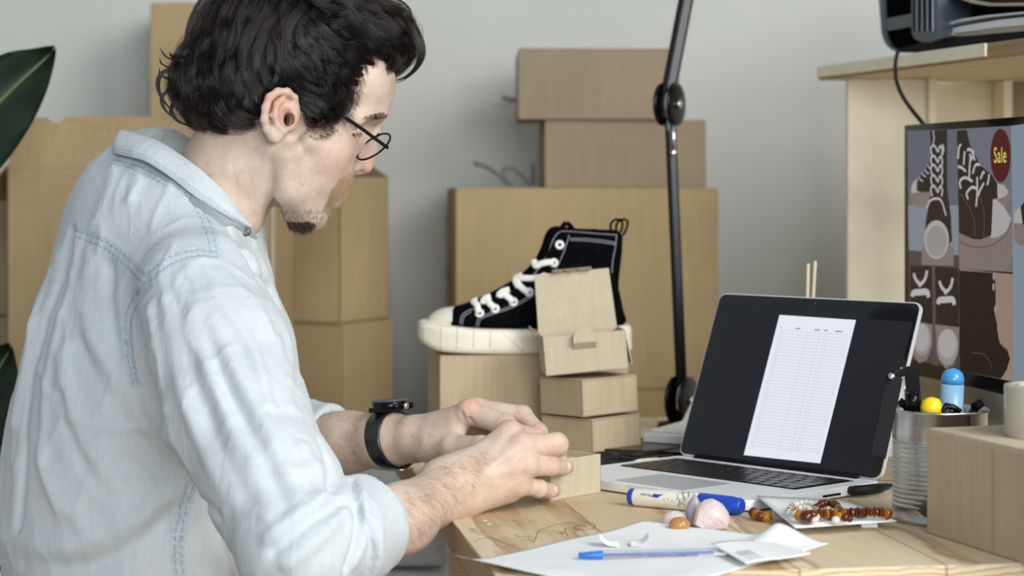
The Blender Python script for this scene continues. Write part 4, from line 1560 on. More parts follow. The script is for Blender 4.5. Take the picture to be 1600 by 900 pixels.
# label with bars (its square code left out)
q = [D(1110, 858, .004), D(1194, 843, .004), D(1268, 873, .003), D(1166, 885, .003)]
def zlab(u, v):
    return .0052 + .004 * (1 - u) * (1 - v) + .008 * max(0, u - .5) * v + .0012 * sin(u * 5)
lab = sheet('shipping_label', 'curled white shipping label with faint grey lines, lying over the pen tip', q, 20, 14, zlab, M['paper'], 'label')
bm = bmesh.new()
for k in range(5):
    v = .52 + k * .085
    prev = None
    for i in range(7):
        u = .10 + .24 * i / 6
        p = q[0].lerp(q[1], u).lerp(q[3].lerp(q[2], u), v)
        r2 = q[0].lerp(q[1], u).lerp(q[3].lerp(q[2], u), v + (.05 if k < 2 else .02))
        cur = (bm.verts.new((p.x, p.y, DESK + zlab(u, v) + .0004)), bm.verts.new((r2.x, r2.y, DESK + zlab(u, v) + .0004)))
        if prev:
            bm.faces.new((prev[0], cur[0], cur[1], prev[1]))
        prev = cur
o_ = link(bm, 'printed_rows', M['papergrey'])
o_.parent = lab

# ================================================================== STONES
def stone(name, label, px, py, rx, ry, rz_, mat, seed, facet=.25, rot=0, squash=0, smooth=False):
    c = D(px, py)
    r = np.random.default_rng(seed)
    bm = bmesh.new()
    bmesh.ops.create_icosphere(bm, subdivisions=5, radius=1)
    planes = [(Vector(r.normal(size=3)).normalized(), r.uniform(1 - facet, 1)) for _ in range(16)]
    for v in bm.verts:
        p = v.co.copy()
        for n_, k in planes:
            dd_ = p.dot(n_)
            if dd_ > k:
                p -= n_ * (dd_ - k) * (.95 if not smooth else .5)
        nz = 1 + .02 * sin(p.x * 17 + seed) * sin(p.y * 13) * sin(p.z * 19) * (0 if smooth else 1)
        p *= nz
        v.co = p
    for v in bm.verts:
        z = v.co.z
        if z < -.55:
            v.co.z = -.55 + (z + .55) * .1
        if squash:
            f_ = 1 - squash * (v.co.z + .55) / 1.55
            v.co.x *= f_
            v.co.y *= f_
    zmin = min(v.co.z for v in bm.verts)
    mtx = Matrix.Translation((c.x, c.y + ry, DESK)) @ Matrix.Rotation(rot, 4, 'Z') @ Matrix.Diagonal((rx, ry, rz_, 1)) @ Matrix.Translation((0, 0, -zmin))
    bmesh.ops.transform(bm, matrix=mtx, verts=bm.verts)
    return tag(link(bm, name, mat, None, smooth), label, 'stone')
stone('quartz_stone', 'large rough pink quartz stone before the blue marker cap', 1113, 830, .0215, .017, .0185, M['quartz'], 5, .22, .2, .30)
stone('amethyst_stone', 'pale purple pointed stone leaning between the quartz and the marker', 1088, 823, .0135, .012, .0195, M['amethyst'], 12, .35, .5, .55)
stone('pink_stone', 'smooth pale pink stone, leftmost of the four stones', 1055, 824, .0125, .010, .0095, M['quartz'], 21, .1, 0, 0, True)
stone('carnelian_stone', 'small polished orange brown stone in front of the pink one', 1063, 830.5, .0108, .009, .0082, M['amberstone'], 33, .06, 0, 0, True)

# ================================================================== BEAD CARD
ccn = [D(1181, 792, .004), D(1318, 790, .004), D(1401, 817, .008), D(1243, 828, .008)]
def zcard(u, v):
    return .010 + .006 * (1 - u) * (1 - v)
card = sheet('jewellery_card', 'white card on the desk carrying bead bracelets, left of the tin can', ccn, 10, 8, zcard, M['paper'], 'card', thick=.0006)
tag(card)
def on_card(u, v, h=.0):
    p = ccn[0].lerp(ccn[1], u).lerp(ccn[3].lerp(ccn[2], u), v)
    return Vector((p.x, p.y, DESK + zcard(u, v) + h))
# dark cut-outs of the card
bm = bmesh.new()
for (u, v, s) in ((.42, .78, .10), (.70, .72, .10)):
    poly_bm([on_card(u - s, v - .12, .0008), on_card(u + s * .3, v - .18, .0008), on_card(u + s, v + .1, .0008), on_card(u + s * .1, v + .12, .0008)], Vector((0, 0, .0002)), bm)
poly_bm([on_card(.17, .45, .0008), on_card(.22, .5, .0008), on_card(.21, .52, .0008), on_card(.16, .47, .0008)], Vector((0, 0, .0002)), bm)
o_ = link(bm, 'cut_out', M['black']); o_.parent = card
# card rests on a low block of folded card underneath
bm = bmesh.new()
for (u, v) in ((.15, .3), (.85, .75)):
    c = on_card(u, v)
    box_bm((c.x - .008, c.y - .008, DESK), (c.x + .008, c.y + .008, c.z - .0008), .0003, 1, bm=bm)
o_ = link(bm, 'folded_foot', M['paper']); o_.parent = card

def bracelet(label, path, rbeads, mats, spacing, group='bead bracelets', shape='round', seed=1, closed=False):
    root = empty('bead_bracelet', path[0], 0, label, 'bracelet', group)
    P = catmull(path, 24, closed)
    L_ = [0]
    for i in range(1, len(P)):
        L_.append(L_[-1] + (P[i] - P[i - 1]).length)
    r = random.Random(seed)
    cch = {}
    s = 0
    k = 0
    while s < L_[-1] and k < 60:
        i = next(j for j in range(len(L_)) if L_[j] >= s)
        c = P[i]
        dr = (P[min(i + 1, len(P) - 1)] - P[max(i - 1, 0)]).normalized()
        rb_ = rbeads[k % len(rbeads)]
        m_ = mats[(k * 7 + k // 3) % len(mats)]
        ck = (m_.name, rb_)
        if ck not in cch:
            bm = bmesh.new()
            bmesh.ops.create_icosphere(bm, subdivisions=3 if shape == 'round' else 2, radius=rb_)
            if shape == 'disc':
                for v in bm.verts:
                    v.co.z *= .42
                    v.co *= 1 + .10 * sin(v.co.x * 2100) * sin(v.co.y * 1900)
            me = bpy.data.meshes.new('bead')
            bm.to_mesh(me)
            bm.free()
            me.materials.append(m_)
            if shape == 'round':
                me.polygons.foreach_set('use_smooth', np.ones(len(me.polygons), bool))
            cch[ck] = bpy.data.objects.new('bead', me)
            o = cch[ck]
        else:
            o = cch[ck].copy()
        COL.objects.link(o)
        o.parent = root
        o.location = c - Vector(path[0])
        o.rotation_mode = 'QUATERNION'
        o.rotation_quaternion = (dr + Vector((r.uniform(-.2, .2), r.uniform(-.2, .2), r.uniform(-.2, .2)))).to_track_quat('Z', 'Y')
        s += spacing * (rb_ / rbeads[0] * .5 + .5)
        k += 1
    world_parent(link(tube_bm(P, .0004, 5), 'cord', M['reed'], None, True), root)
    return root
q3 = lambda px, py, z=.0185: D(px, py, z)
bracelet('white and clear bead bracelet coiled at the left of the card', [q3(1232, 802, .016), q3(1234, 794), q3(1243, 788), q3(1254, 785, .020), q3(1265, 786, .020), q3(1273, 792), q3(1278, 801, .017), q3(1276, 810, .016), q3(1270, 814, .0155)], [.0028], [M['pearl'], M['pearl'], M['pearl'], M['pearl'], M['goldbead']], .0052, seed=3)
bracelet('second turn of pale glass beads inside the white coil', [q3(1240, 805, .017), q3(1243, 797, .020), q3(1252, 793, .022), q3(1262, 794, .022), q3(1268, 800, .020)], [.0026], [M['pearl'], M['pearl'], M['goldbead'], M['pearl']], .0050, seed=13)
bracelet('three big dark amber beads in front of the white coil', [q3(1251, 806, .018), q3(1262, 808, .018), q3(1273, 803, .019)], [.0062, .0070, .0055], [M['ambergold'], M['amberdark'], M['amberbead']], .0095, seed=5)
bracelet('dark brown amber bracelet looped behind the middle of the card', [q3(1276, 793), q3(1283, 788, .020), q3(1293, 786, .020), q3(1303, 788, .020), q3(1310, 794), q3(1308, 800, .018)], [.0042, .0036, .0046], [M['amberdark'], M['amberbead'], M['amberdark'], M['goldbead'], M['amberdark']], .0070, seed=6)
bracelet('amber chip bracelet strung in a row to the right end of the card', [q3(1280, 803), q3(1298, 802), q3(1318, 802), q3(1340, 801), q3(1362, 800), q3(1380, 801), q3(1388, 804, .016)], [.0056, .0050], [M['amberbead'], M['amberdark'], M['amberbead'], M['amberdark'], M['ambergold']], .0042, shape='disc', seed=8)
bracelet('short strand of glass and gold beads at the front edge of the card', [q3(1306, 813, .015), q3(1312, 806, .019), q3(1320, 808, .018), q3(1328, 811, .0155)], [.0044, .0034], [M['pearl'], M['ambergold'], M['amberdark'], M['ambergold']], .0062, seed=9)
bracelet('dark amber beads lying on the desk at the left tip of the card', [D(1178, 801, .006), D(1184, 805, .006), D(1194, 808, .005), D(1204, 808, .005)], [.0056, .005], [M['amberdark'], M['amberbead'], M['ambergold']], .0072, seed=4)

# ================================================================== PLANT
pz_ = Vector((-1.02, 2.86, 0))
pln = empty('potted_plant', pz_, 0, 'large leaved green plant at the left edge of the photo', 'plant')
lathe('pot', [(0, 0), (.12, 0), (.15, .25), (.155, .26), (.145, .26), (.135, .235), (0, .235)], M['white'], pln, 40)
lathe('soil', [(0, .225), (.136, .232), (0, .24)], M['inkbrown'], pln, 32)
def leaf(base, mid, tip, width, nrm_, bend=.0, crease=.02):
    bm = bmesh.new()
    C_ = catmull([base, mid, tip], 14)
    n_ = len(C_)
    rows = []
    for i, c in enumerate(C_):
        u = i / (n_ - 1)
        w = width * (sin(pi * min(1, u * 1.0) ** .8) ** .75 if 0 < u < 1 else .02)
        tdir = (C_[min(i + 1, n_ - 1)] - C_[max(i - 1, 0)]).normalized()
        sd = tdir.cross(Vector(nrm_)).normalized()
        row = []
        for k in range(-5, 6):
            f_ = k / 5
            row.append(bm.verts.new(c + sd * w * f_ + Vector(nrm_) * (abs(f_) * crease + .004 * sin(u * 26) * abs(f_))))
        rows.append(row)
    for A, B in zip(rows, rows[1:]):
        for k in range(10):
            bm.faces.new((A[k], A[k + 1], B[k + 1], B[k]))
    bmesh.ops.solidify(bm, geom=bm.faces[:], thickness=.0012)
    return bm, C_
top_ = Vector((0, 0, .23))
for (b_, m_, t_, w_, nr) in (((-170, 380, 2.9), (-25, 186, 2.88), (83, 80, 2.9), .060, (.35, -.9, .25)),
                             ((-190, 760, 2.9), (-60, 660, 2.88), (17, 545, 2.9), .07, (.2, -.9, .4)),
                             ((-180, 520, 2.95), (-200, 300, 2.95), (-150, 20, 2.95), .08, (.1, -1, .2))):
    bm, C_ = leaf(W(*b_), W(*m_), W(*t_), w_, Vector(nr).normalized())
    lf = world_parent(link(bm, 'leaf', M['leaf'], None, True), pln)
    rib = world_parent(link(tube_bm([c - Vector(nr).normalized() * .001 for c in C_], .0024, 6), 'midrib', M['leafrib'], None, True), pln)
    base_ = pz_ + top_
    world_parent(link(tube_bm(catmull([base_, base_.lerp(W(*b_), .5) + Vector((0, 0, .05)), W(*b_)], 8), .008, 8), 'stalk', M['leafrib'], None, True), pln)

# ================================================================== SNEAKER
SD = 2.815           # distance of the shoe's long axis
ks = F / SD
zb = DESK + .1165   # top of the box under it
shoe = empty('sneaker', (W(815, 552, SD).x, SD, zb), 0, 'black canvas high-top sneaker with thick cream sole on the desk box', 'sneaker')
ybot = 552.5
def sx(px):
    return (px - CX) / ks
def sz(py):
    return zb + (ybot - py) / ks


def sdpoly(X, Z, poly):
    """signed distance to a closed polygon"""
    poly = np.array(poly, float)
    n = len(poly)
    d = np.full(X.shape, 1e9)
    s = np.ones(X.shape)
    j = n - 1
    for i in range(n):
        e = poly[j] - poly[i]
        wx, wz = X - poly[i][0], Z - poly[i][1]
        t_ = np.clip((wx * e[0] + wz * e[1]) / (e @ e + 1e-12), 0, 1)
        bx, bz = wx - e[0] * t_, wz - e[1] * t_
        d = np.minimum(d, bx * bx + bz * bz)
        c1 = Z >= poly[i][1]
        c2 = Z < poly[j][1]
        c3 = e[0] * wz > e[1] * wx
        flip = (c1 & c2 & c3) | (~c1 & ~c2 & ~c3)
        s = np.where(flip, -s, s)
        j = i
    return s * np.sqrt(d)


def smooth_poly(pts, n=5):
    return [(p.x, p.y) for p in catmull([Vector((a, b, 0)) for a, b in pts], n, True)]


plan = [(648, 0), (655, .028), (675, .040), (710, .047), (760, .049), (820, .043), (880, .038), (940, .038), (975, .031), (988, .012), (988, -.012), (975, -.031), (940, -.037), (880, -.036), (820, -.040), (760, -.047), (710, -.047), (675, -.038), (655, -.024)]
planp = smooth_poly([(sx(a), b) for a, b in plan])
solep = smooth_poly([(sx(a), sz(b)) for a, b in ((651, 512), (653, 503), (668, 501), (705, 507), (760, 512), (855, 513), (940, 511), (985, 508), (990, 530), (984, 552), (900, 552.8), (800, 552.8), (700, 549), (675, 543), (656, 533), (651, 525))])
upperp = smooth_poly([(sx(a), sz(b)) for a, b in ((660, 512), (664, 496), (688, 484), (712, 480), (735, 473), (760, 462), (790, 446), (814, 430), (834, 409), (845, 388), (852, 368), (862, 356), (885, 353), (920, 354), (955, 357), (982, 361), (983, 385), (975, 420), (971, 450), (980, 480), (986, 515), (800, 520))], 4)


def f_sole(P):
    dxy = sdpoly(P[:, 0], P[:, 1] - SD, planp)
    dxz = sdpoly(P[:, 0], P[:, 2], solep)
    return smax(dxy, dxz, .010)


def upper_half(x, z):
    h_ = np.clip((z - (zb + .03)) / .11, 0, 1)
    return h_


def f_upper(P):
    h_ = np.clip((P[:, 2] - (zb + .030)) / .12, 0, 1)
    shr = .003 + .009 * h_ ** .8
    toe = np.clip((sx(760) - P[:, 0]) / .09, 0, 1)
    dxy = sdpoly(P[:, 0], P[:, 1] - SD, planp) + shr - toe * .0
    # narrow the throat towards the laces
    dxz = sdpoly(P[:, 0], P[:, 2], upperp)
    k = .020 + .012 * (1 - h_)
    h2 = np.maximum(k - np.abs(dxy - dxz), 0) / k
    d = np.maximum(dxy, dxz) + h2 * h2 * k * .25
    # opening at the ankle
    c = np.stack([P[:, 0] - sx(917), P[:, 1] - SD, np.zeros(len(P))], 1)
    hole = np.sqrt((c[:, 0] / .046) ** 2 + (c[:, 1] / .0185) ** 2) - 1
    hole = hole * .02
    hole = np.maximum(hole, (zb + .085) - P[:, 2])
    return smax(d, -hole, .003)


V, Q = surface_net(f_sole, (sx(640), SD - .06, zb - .004), (sx(1000), SD + .06, zb + .06), .0016)
sole = link(np_mesh('sole', V, Q), 'sole', M['offwhite_rubber'])
world_parent(sole, shoe)
bsole = bvh_of(V, Q)
V, Q = surface_net(f_upper, (sx(650), SD - .06, zb + .01), (sx(1000), SD + .06, zb + .19), .0018)
V = relax(V, Q, 1)
# split toe cap (cream) from the canvas by position
me = np_mesh('upper', V, Q)
cen = V[Q].mean(1)
cap = cen[:, 0] < sx(709) + (zb + .06 - cen[:, 2]) * -.12
ci, ui_ = np.nonzero(cap)[0], np.nonzero(~cap)[0]
bpy.data.meshes.remove(me)


def submesh(V, Q, sel):
    q = Q[sel]
    u, inv = np.unique(q, return_inverse=True)
    return V[u], inv.reshape(q.shape)


v1, q1 = submesh(V, Q, ci)
world_parent(link(np_mesh('toe_cap', v1, q1), 'toe_cap', M['offwhite_rubber']), shoe)
v1, q1 = submesh(V, Q, ui_)
world_parent(link(np_mesh('upper', v1, q1), 'upper', M['canvas']), shoe)
bup = bvh_of(V, Q)


def on_shoe(pts, off=.0006, step=2.0, b=None):
    return path_on(b or bup, pts, off, step)


def shoe_line(name, pts, r_, mat, dash=0, off=.0004, b=None, sides=6, flat=1.0):
    P, N_ = on_shoe(pts, off, 2.0, b)
    if len(P) < 2:
        return
    bm = bmesh.new()
    if dash:
        i = 0
        while i < len(P) - 1:
            j = min(len(P) - 1, i + dash)
            tube_bm(P[i:j + 1], r_, 5, bm=bm)
            i = j + 1
    else:
        tube_bm(P, r_, sides, flat=flat, bm=bm)
    world_parent(link(bm, name, mat, None, True), shoe)


S5 = lambda x, y: (620 + x / 3, 320 + y / 3)
for nm, pts in (('stitching', [(370, 572), (385, 530), (430, 510), (520, 480), (600, 440), (650, 405), (700, 365), (740, 310), (775, 240), (800, 170), (808, 140)]),
                ('stitching', [(380, 572), (395, 535), (440, 516), (530, 486), (608, 447), (660, 411), (708, 370)]),
                ('stitching', [(296, 560), (305, 520), (340, 494), (380, 485)]),
                ('stitching', [(306, 562), (316, 525), (350, 500)]),
                ('stitching', [(640, 330), (680, 280), (710, 220), (735, 160), (760, 130), (790, 124), (900, 132), (1030, 142)]),
                ('stitching', [(812, 158), (900, 160), (1000, 172), (1024, 180)]),
                ('stitching', [(812, 166), (900, 170), (1000, 182), (1024, 188)]),
                ('stitching', [(1030, 140), (1024, 200), (1012, 260), (1008, 320)])):
    shoe_line(nm, [S5(*q) for q in pts], .00055, M['stitch'])
shoe_line('eyelet_stay', [S5(*q) for q in ((700, 250), (715, 200), (740, 140), (790, 118), (900, 124), (1036, 136))], .0018, M['canvas'], flat=.6)
# sole grooves
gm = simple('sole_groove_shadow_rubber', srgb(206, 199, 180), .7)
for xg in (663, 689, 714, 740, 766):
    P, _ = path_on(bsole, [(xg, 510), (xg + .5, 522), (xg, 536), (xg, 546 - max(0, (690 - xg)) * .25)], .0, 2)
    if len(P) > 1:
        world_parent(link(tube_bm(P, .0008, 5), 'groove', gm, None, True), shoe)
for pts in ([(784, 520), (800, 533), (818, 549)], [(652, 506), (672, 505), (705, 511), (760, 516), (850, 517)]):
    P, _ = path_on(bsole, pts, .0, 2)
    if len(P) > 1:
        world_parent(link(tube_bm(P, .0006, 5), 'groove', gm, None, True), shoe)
# eyelets and laces
eyes = [(763, 188), (735, 272), (690, 340), (620, 410), (546, 455), (460, 487), (388, 508)]
for i, e_ in enumerate(eyes):
    l_, n_ = hit(bup, *S5(*e_), .0008)
    if l_ is None:
        continue
    mtx = axis_matrix(l_ - n_ * .001, l_ + n_)
    world_parent(link(lathe_bm([(.0022, 0), (.0060, 0), (.0062, .0012), (.0052, .0022), (.0030, .0020), (.0022, .001), (.0022, 0)], 24, mat=mtx), 'eyelet', M['white'], None, True), shoe)
laces = [[(735, 272), (710, 270), (680, 278), (655, 290), (650, 262)],
         [(690, 342), (660, 345), (620, 348), (575, 350), (560, 362), (575, 392)],
         [(620, 410), (600, 402), (575, 380), (562, 350), (590, 338)],
         [(546, 455), (528, 440), (505, 425), (480, 430), (500, 412), (530, 402)],
         [(460, 487), (440, 470), (425, 455), (405, 462), (420, 445), (445, 435)],
         [(388, 508), (382, 495), (378, 475), (362, 462), (385, 455)]]
for pts in laces:
    P, N_ = path_on(bup, [S5(*q) for q in pts], .0028, 1.5)
    if len(P) > 2:
        world_parent(link(tube_bm(P, .0044, 10, flat=.55, up=(0, -1, .3)), 'lace', M['lace'], None, True), shoe)
# tongue and heel loop
tg = [W(882, 372, SD), W(879, 356, SD), W(884, 349, SD), W(892, 354, SD), W(898, 370, SD)]
world_parent(link(tube_bm(catmull(tg, 6), .013, 12, flat=.25, up=(1, 0, 0)), 'tongue', M['canvas'], None, True), shoe)
for dx in (0, 9):
    lp = [W(957 + dx * .8, 368, SD - .004 + dx * .001), W(954 + dx, 352, SD - .004), W(961 + dx, 343.5, SD - .004), W(971 + dx, 345, SD - .002), W(972 + dx * .8, 356, SD - .002), W(966 + dx * .8, 368, SD - .002)]
    world_parent(link(tube_bm(catmull(lp, 6), .0016, 8, flat=2.2, up=(0, 1, 0)), 'heel_loop', M['canvas'], None, True), shoe)

# ================================================================== MAN
person = empty('person', (-.30, 2.42, 0), 0, 'man in pale blue denim shirt and round glasses closing a small carton', 'person')
HPSI = radians(18)
HU = np.array([cos(HPSI), sin(HPSI), 0.0])
HLt = np.array([-sin(HPSI), cos(HPSI), 0.0])
HO = A3(W(455, 150, 2.36))


def hl(px, py, lat=0.0):
    """head-frame point (forward, lateral, up) for a profile point at a given side offset"""
    u = 0.0
    for _ in range(8):
        d = HO[1] + u * sin(HPSI) + lat * cos(HPSI)
        X = (px - CX) / F * d
        u = (X - HO[0] + lat * sin(HPSI)) / cos(HPSI)
    return np.array([u, lat, ZC - (py - HY) * d / F - HO[2]])


def h2w(q):
    q = np.asarray(q)
    return HO + q[..., 0:1] * HU + q[..., 1:2] * HLt + q[..., 2:3] * np.array([0, 0, 1.0])


def w2h(P):
    Q = P - HO
    return np.stack([Q @ HU, Q @ HLt, Q[:, 2]], 1)


def chain(P, pts, k=.004):
    d = None
    for (a, ra), (b, rb_) in zip(pts, pts[1:]):
        e = s_cone(P, a, b, ra, rb_)
        d = e if d is None else smin(d, e, k)
    return d


def f_ear(Q, sgn=-1):
    def E(px, py, lat):
        q = hl(px, py, -lat if False else lat)
        return q
    pts = [((464, 168, -.073), .0030), ((461, 152, -.079), .0036), ((449, 143, -.084), .0040), ((434, 143, -.088), .0042), ((421, 152, -.090), .0044), ((415, 168, -.090), .0044), ((413, 186, -.088), .0042), ((417, 202, -.084), .0044), ((425, 212, -.080), .0048)]
    qs = [(hl(*p), r) for p, r in pts]
    plate = s_ell(Q, hl(437, 176, -.077), np.array([.0165, .0055, .0260]))
    root = s_ell(Q, hl(452, 176, -.070), np.array([.012, .010, .022]))
    lobe = s_ell(Q, hl(430, 210, -.079), np.array([.0088, .0052, .0095]))
    d = smin(plate, root, .006)
    anti = chain(Q, [(hl(444, 152, -.082), .003), (hl(432, 163, -.085), .0036), (hl(428, 180, -.086), .0038), (hl(434, 197, -.083), .0036), (hl(444, 204, -.080), .0036)], .004)
    d = smin(d, anti, .004)
    conch = s_ell(Q, hl(450, 184, -.089), np.array([.0085, .0140, .0125]))
    d = smax(d, -conch, .0025)
    d = smax(d, -s_ell(Q, hl(455, 154, -.087), np.array([.0052, .0110, .0045])), .0025)
    sc = s_ell(Q, hl(424, 170, -.093), np.array([.0032, .005, .014]))
    d = smax(d, -sc, .003)
    d = smin(d, chain(Q, qs, .003), .0028)
    d = smin(d, lobe, .005)
    d = smin(d, s_ell(Q, hl(459, 184, -.077), np.array([.0042, .0055, .0062])), .004)
    canal = s_ell(Q, hl(450, 187, -.078), np.array([.0042, .022, .0078]))
    d = smax(d, -canal, .002)
    return d


def f_head(P):
    Q = w2h(P)
    E = s_ell
    A = np.array
    d = E(Q, hl(450, 118), A([.098, .0705, .093]))
    d = smin(d, E(Q, hl(552, 128), A([.0465, .060, .054])), .03)
    mid = E(Q, hl(505, 212), A([.0395, .0500, .053]))
    d = smin(d, mid, .02)
    d = smin(d, s_cone(Q, hl(498, 232), hl(490, 302), .0400, .0270), .02)
    d = smin(d, E(Q, hl(478, 262), A([.048, .055, .056])), .02)
    for s in (-1, 1):
        d = smin(d, s_cone(Q, hl(590, 173, s * .002), hl(585, 172, s * .026), .0105, .0120), .008)
        d = smin(d, s_cone(Q, hl(585, 172, s * .026), hl(556, 184, s * .050), .0120, .0100), .010)
        d = smin(d, E(Q, hl(508, 236, s * .042), A([.025, .018, .024])), .014)
        d = smin(d, s_cone(Q, hl(484, 220, s * .059), hl(516, 230, s * .049), .008, .010), .012)
        d = smin(d, chain(Q, [(hl(447, 245, s * .056), .013), (hl(452, 300, s * .047), .0140), (hl(474, 333, s * .017), .0165)], .01), .018)
        # eye socket, then the lowered lid over the eyeball
        d = smax(d, -E(Q, hl(574, 204, s * .034), A([.0150, .0175, .0120])), .008)
        lid = E(Q, hl(547, 206, s * .031), A([.0128, .0140, .0125]))
        d = smin(d, lid, .0035)
        crease = chain(Q, [(hl(564, 196, s * .020), .0008), (hl(561, 197, s * .032), .0010), (hl(553, 199, s * .043), .0008)], .001)
        d = smax(d, -crease, .0022)
    # nose
    d = smin(d, chain(Q, [(hl(579, 192), .0100), (hl(582, 212), .0085), (hl(576, 238), .0092), (hl(568, 256), .0118)], .006), .009)
    d = smin(d, s_cone(Q, hl(558, 205), hl(552, 250), .0115, .0135), .008)
    for s in (-1, 1):
        d = smin(d, E(Q, hl(553, 257, s * .0125), A([.0100, .0066, .0088])), .005)
        d = smax(d, -E(Q, hl(560, 269, s * .0068), A([.0055, .0032, .0040])), .0025)
        # crease beside the nose
        d = smax(d, -chain(Q, [(hl(541, 246, s * .021), .0012), (hl(530, 266, s * .027), .0012), (hl(516, 288, s * .031), .0008)], .001), .006)
    d = smin(d, E(Q, hl(557, 263), A([.0085, .005, .0065])), .005)
    # lips
    for s in (-1, 1):
        d = smin(d, s_cone(Q, hl(530, 301), hl(514, 303, s * .020), .0075, .0040), .006)
        d = smin(d, s_cone(Q, hl(518, 319), hl(507, 314, s * .018), .0080, .0040), .005)
        d = smax(d, -s_cone(Q, hl(533, 313), hl(513, 308, s * .024), .0010, .0008), .003)
    d = smin(d, E(Q, hl(481, 336), A([.0215, .024, .019])), .016)
    d = smax(d, -E(Q, hl(516, 337), A([.008, .016, .006])), .010)
    # neck
    nk = s_cone(Q, hl(402, 195, .004), hl(322, 340, .034), .0565, .0585)
    d = smin(d, nk, .012)
    for s in (-1,):
        d = smin(d, s_cone(Q, hl(424, 236, s * .046), hl(392, 350, -.010), .0090, .0100), .018)
    d = smax(d, -s_cone(Q, hl(427, 314, -.064), hl(430, 344, -.026), .0020, .0032), .006)
    m = Q[:, 1] < -.045
    if m.any():
        e = f_ear(Q[m])
        d[m] = smin(d[m], e, .0035)
    d = smax(d, -s_ell(Q, hl(450, 187, -.060), A([.0034, .034, .0066])), .002)
    e2 = E(Q, A([hl(436, 178, -.08)[0], .078, hl(436, 178, -.08)[2]]), A([.015, .007, .027]))
    d = smin(d, e2, .004)
    return d


def Wp(px, py, d):
    return A3(W(px, py, d))


def finger(P, pts, k=.003):
    d = chain(P, pts, k)
    # joint swelling
    for (a, r) in pts[1:-1]:
        d = smin(d, np.sqrt(((P - a) ** 2).sum(1)) - r * 1.03, .003)
    return d


SH_N, EL_N, MID_N, WR_N = Wp(305, 468, 2.235), Wp(487, 862, 1.995), Wp(627, 811, 2.085), Wp(704, 760, 2.165)
NEAR_F = {
    'index': [(Wp(797, 677, 2.205), .0128), (Wp(838, 686, 2.232), .0108), (Wp(851, 703, 2.252), .0092), (Wp(851, 716, 2.262), .0080)],
    'middle': [(Wp(818, 697, 2.192), .0132), (Wp(870, 694, 2.210), .0116), (Wp(871, 704, 2.240), .0096), (Wp(864, 712, 2.262), .0082)],
    'ring': [(Wp(822, 727, 2.188), .0124), (Wp(861, 728, 2.210), .0099), (Wp(879, 729, 2.238), .0090), (Wp(886, 730, 2.262), .0078)],
    'pinky': [(Wp(810, 756, 2.188), .0112), (Wp(842, 763, 2.208), .0090), (Wp(858, 766, 2.232), .0081), (Wp(867, 766, 2.251), .0072)],
}
NEAR_T = [(Wp(722, 742, 2.195), .016), (Wp(765, 722, 2.245), .0145), (Wp(797, 728, 2.265), .0112), (Wp(818, 738, 2.268), .0095)]


def f_near(P):
    d = s_cone(P, SH_N, EL_N, .044, .034)
    d = smin(d, s_cone(P, EL_N, MID_N, .034, .0315), .02)
    d = smin(d, s_cone(P, MID_N, WR_N, .0325, .0255), .02)
    # wrist widens a little top and bottom, ulna bump
    d = smin(d, s_cone(P, Wp(690, 748, 2.16), Wp(716, 740, 2.18), .0205, .0190), .015)
    d = smin(d, s_cone(P, Wp(672, 795, 2.13), Wp(716, 777, 2.165), .0180, .0190), .015)
    d = smin(d, np.sqrt(((P - Wp(706, 783, 2.150)) ** 2).sum(1)) - .0125, .014)
    m = P[:, 0] > -.085
    if m.any():
        Q = P[m]
        h_ = s_cone(Q, Wp(716, 746, 2.178), NEAR_F['index'][0][0], .0185, .0128)
        h_ = smin(h_, s_cone(Q, Wp(718, 755, 2.172), NEAR_F['middle'][0][0], .0190, .0134), .010)
        h_ = smin(h_, s_cone(Q, Wp(720, 765, 2.170), NEAR_F['ring'][0][0], .0185, .0128), .010)
        h_ = smin(h_, s_cone(Q, Wp(724, 775, 2.170), NEAR_F['pinky'][0][0], .0175, .0118), .010)
        h_ = smin(h_, s_cone(Q, Wp(730, 782, 2.178), Wp(796, 768, 2.198), .0150, .0120), .012)
        h_ = smin(h_, chain(Q, NEAR_T[:2], .004), .014)
        # filled palm behind the knuckles
        h_ = smin(h_, s_cone(Q, Wp(745, 735, 2.205), Wp(800, 715, 2.212), .020, .016), .016)
        fi = chain(Q, NEAR_T[1:], .003)
        h_ = smin(h_, fi, .004)
        # extensor tendons and knuckles
        for nm in ('index', 'middle', 'ring', 'pinky'):
            c, r = NEAR_F[nm][0]
            h_ = smin(h_, np.sqrt(((Q - (c + np.array([-.001, -.0035, .001]))) ** 2).sum(1)) - r * .86, .008)
            h_ = smin(h_, s_cone(Q, Wp(735, 752, 2.150), c + np.array([-.004, -.0085, .001]), .0016, .0028), .007)
        fs = None
        for nm in ('index', 'middle', 'ring', 'pinky'):
            f_ = finger(Q, NEAR_F[nm])
            fs = f_ if fs is None else smin(fs, f_, .0012)
        h_ = smin(h_, fs, .005)
        d[m] = smin(d[m], h_, .018)
    return d


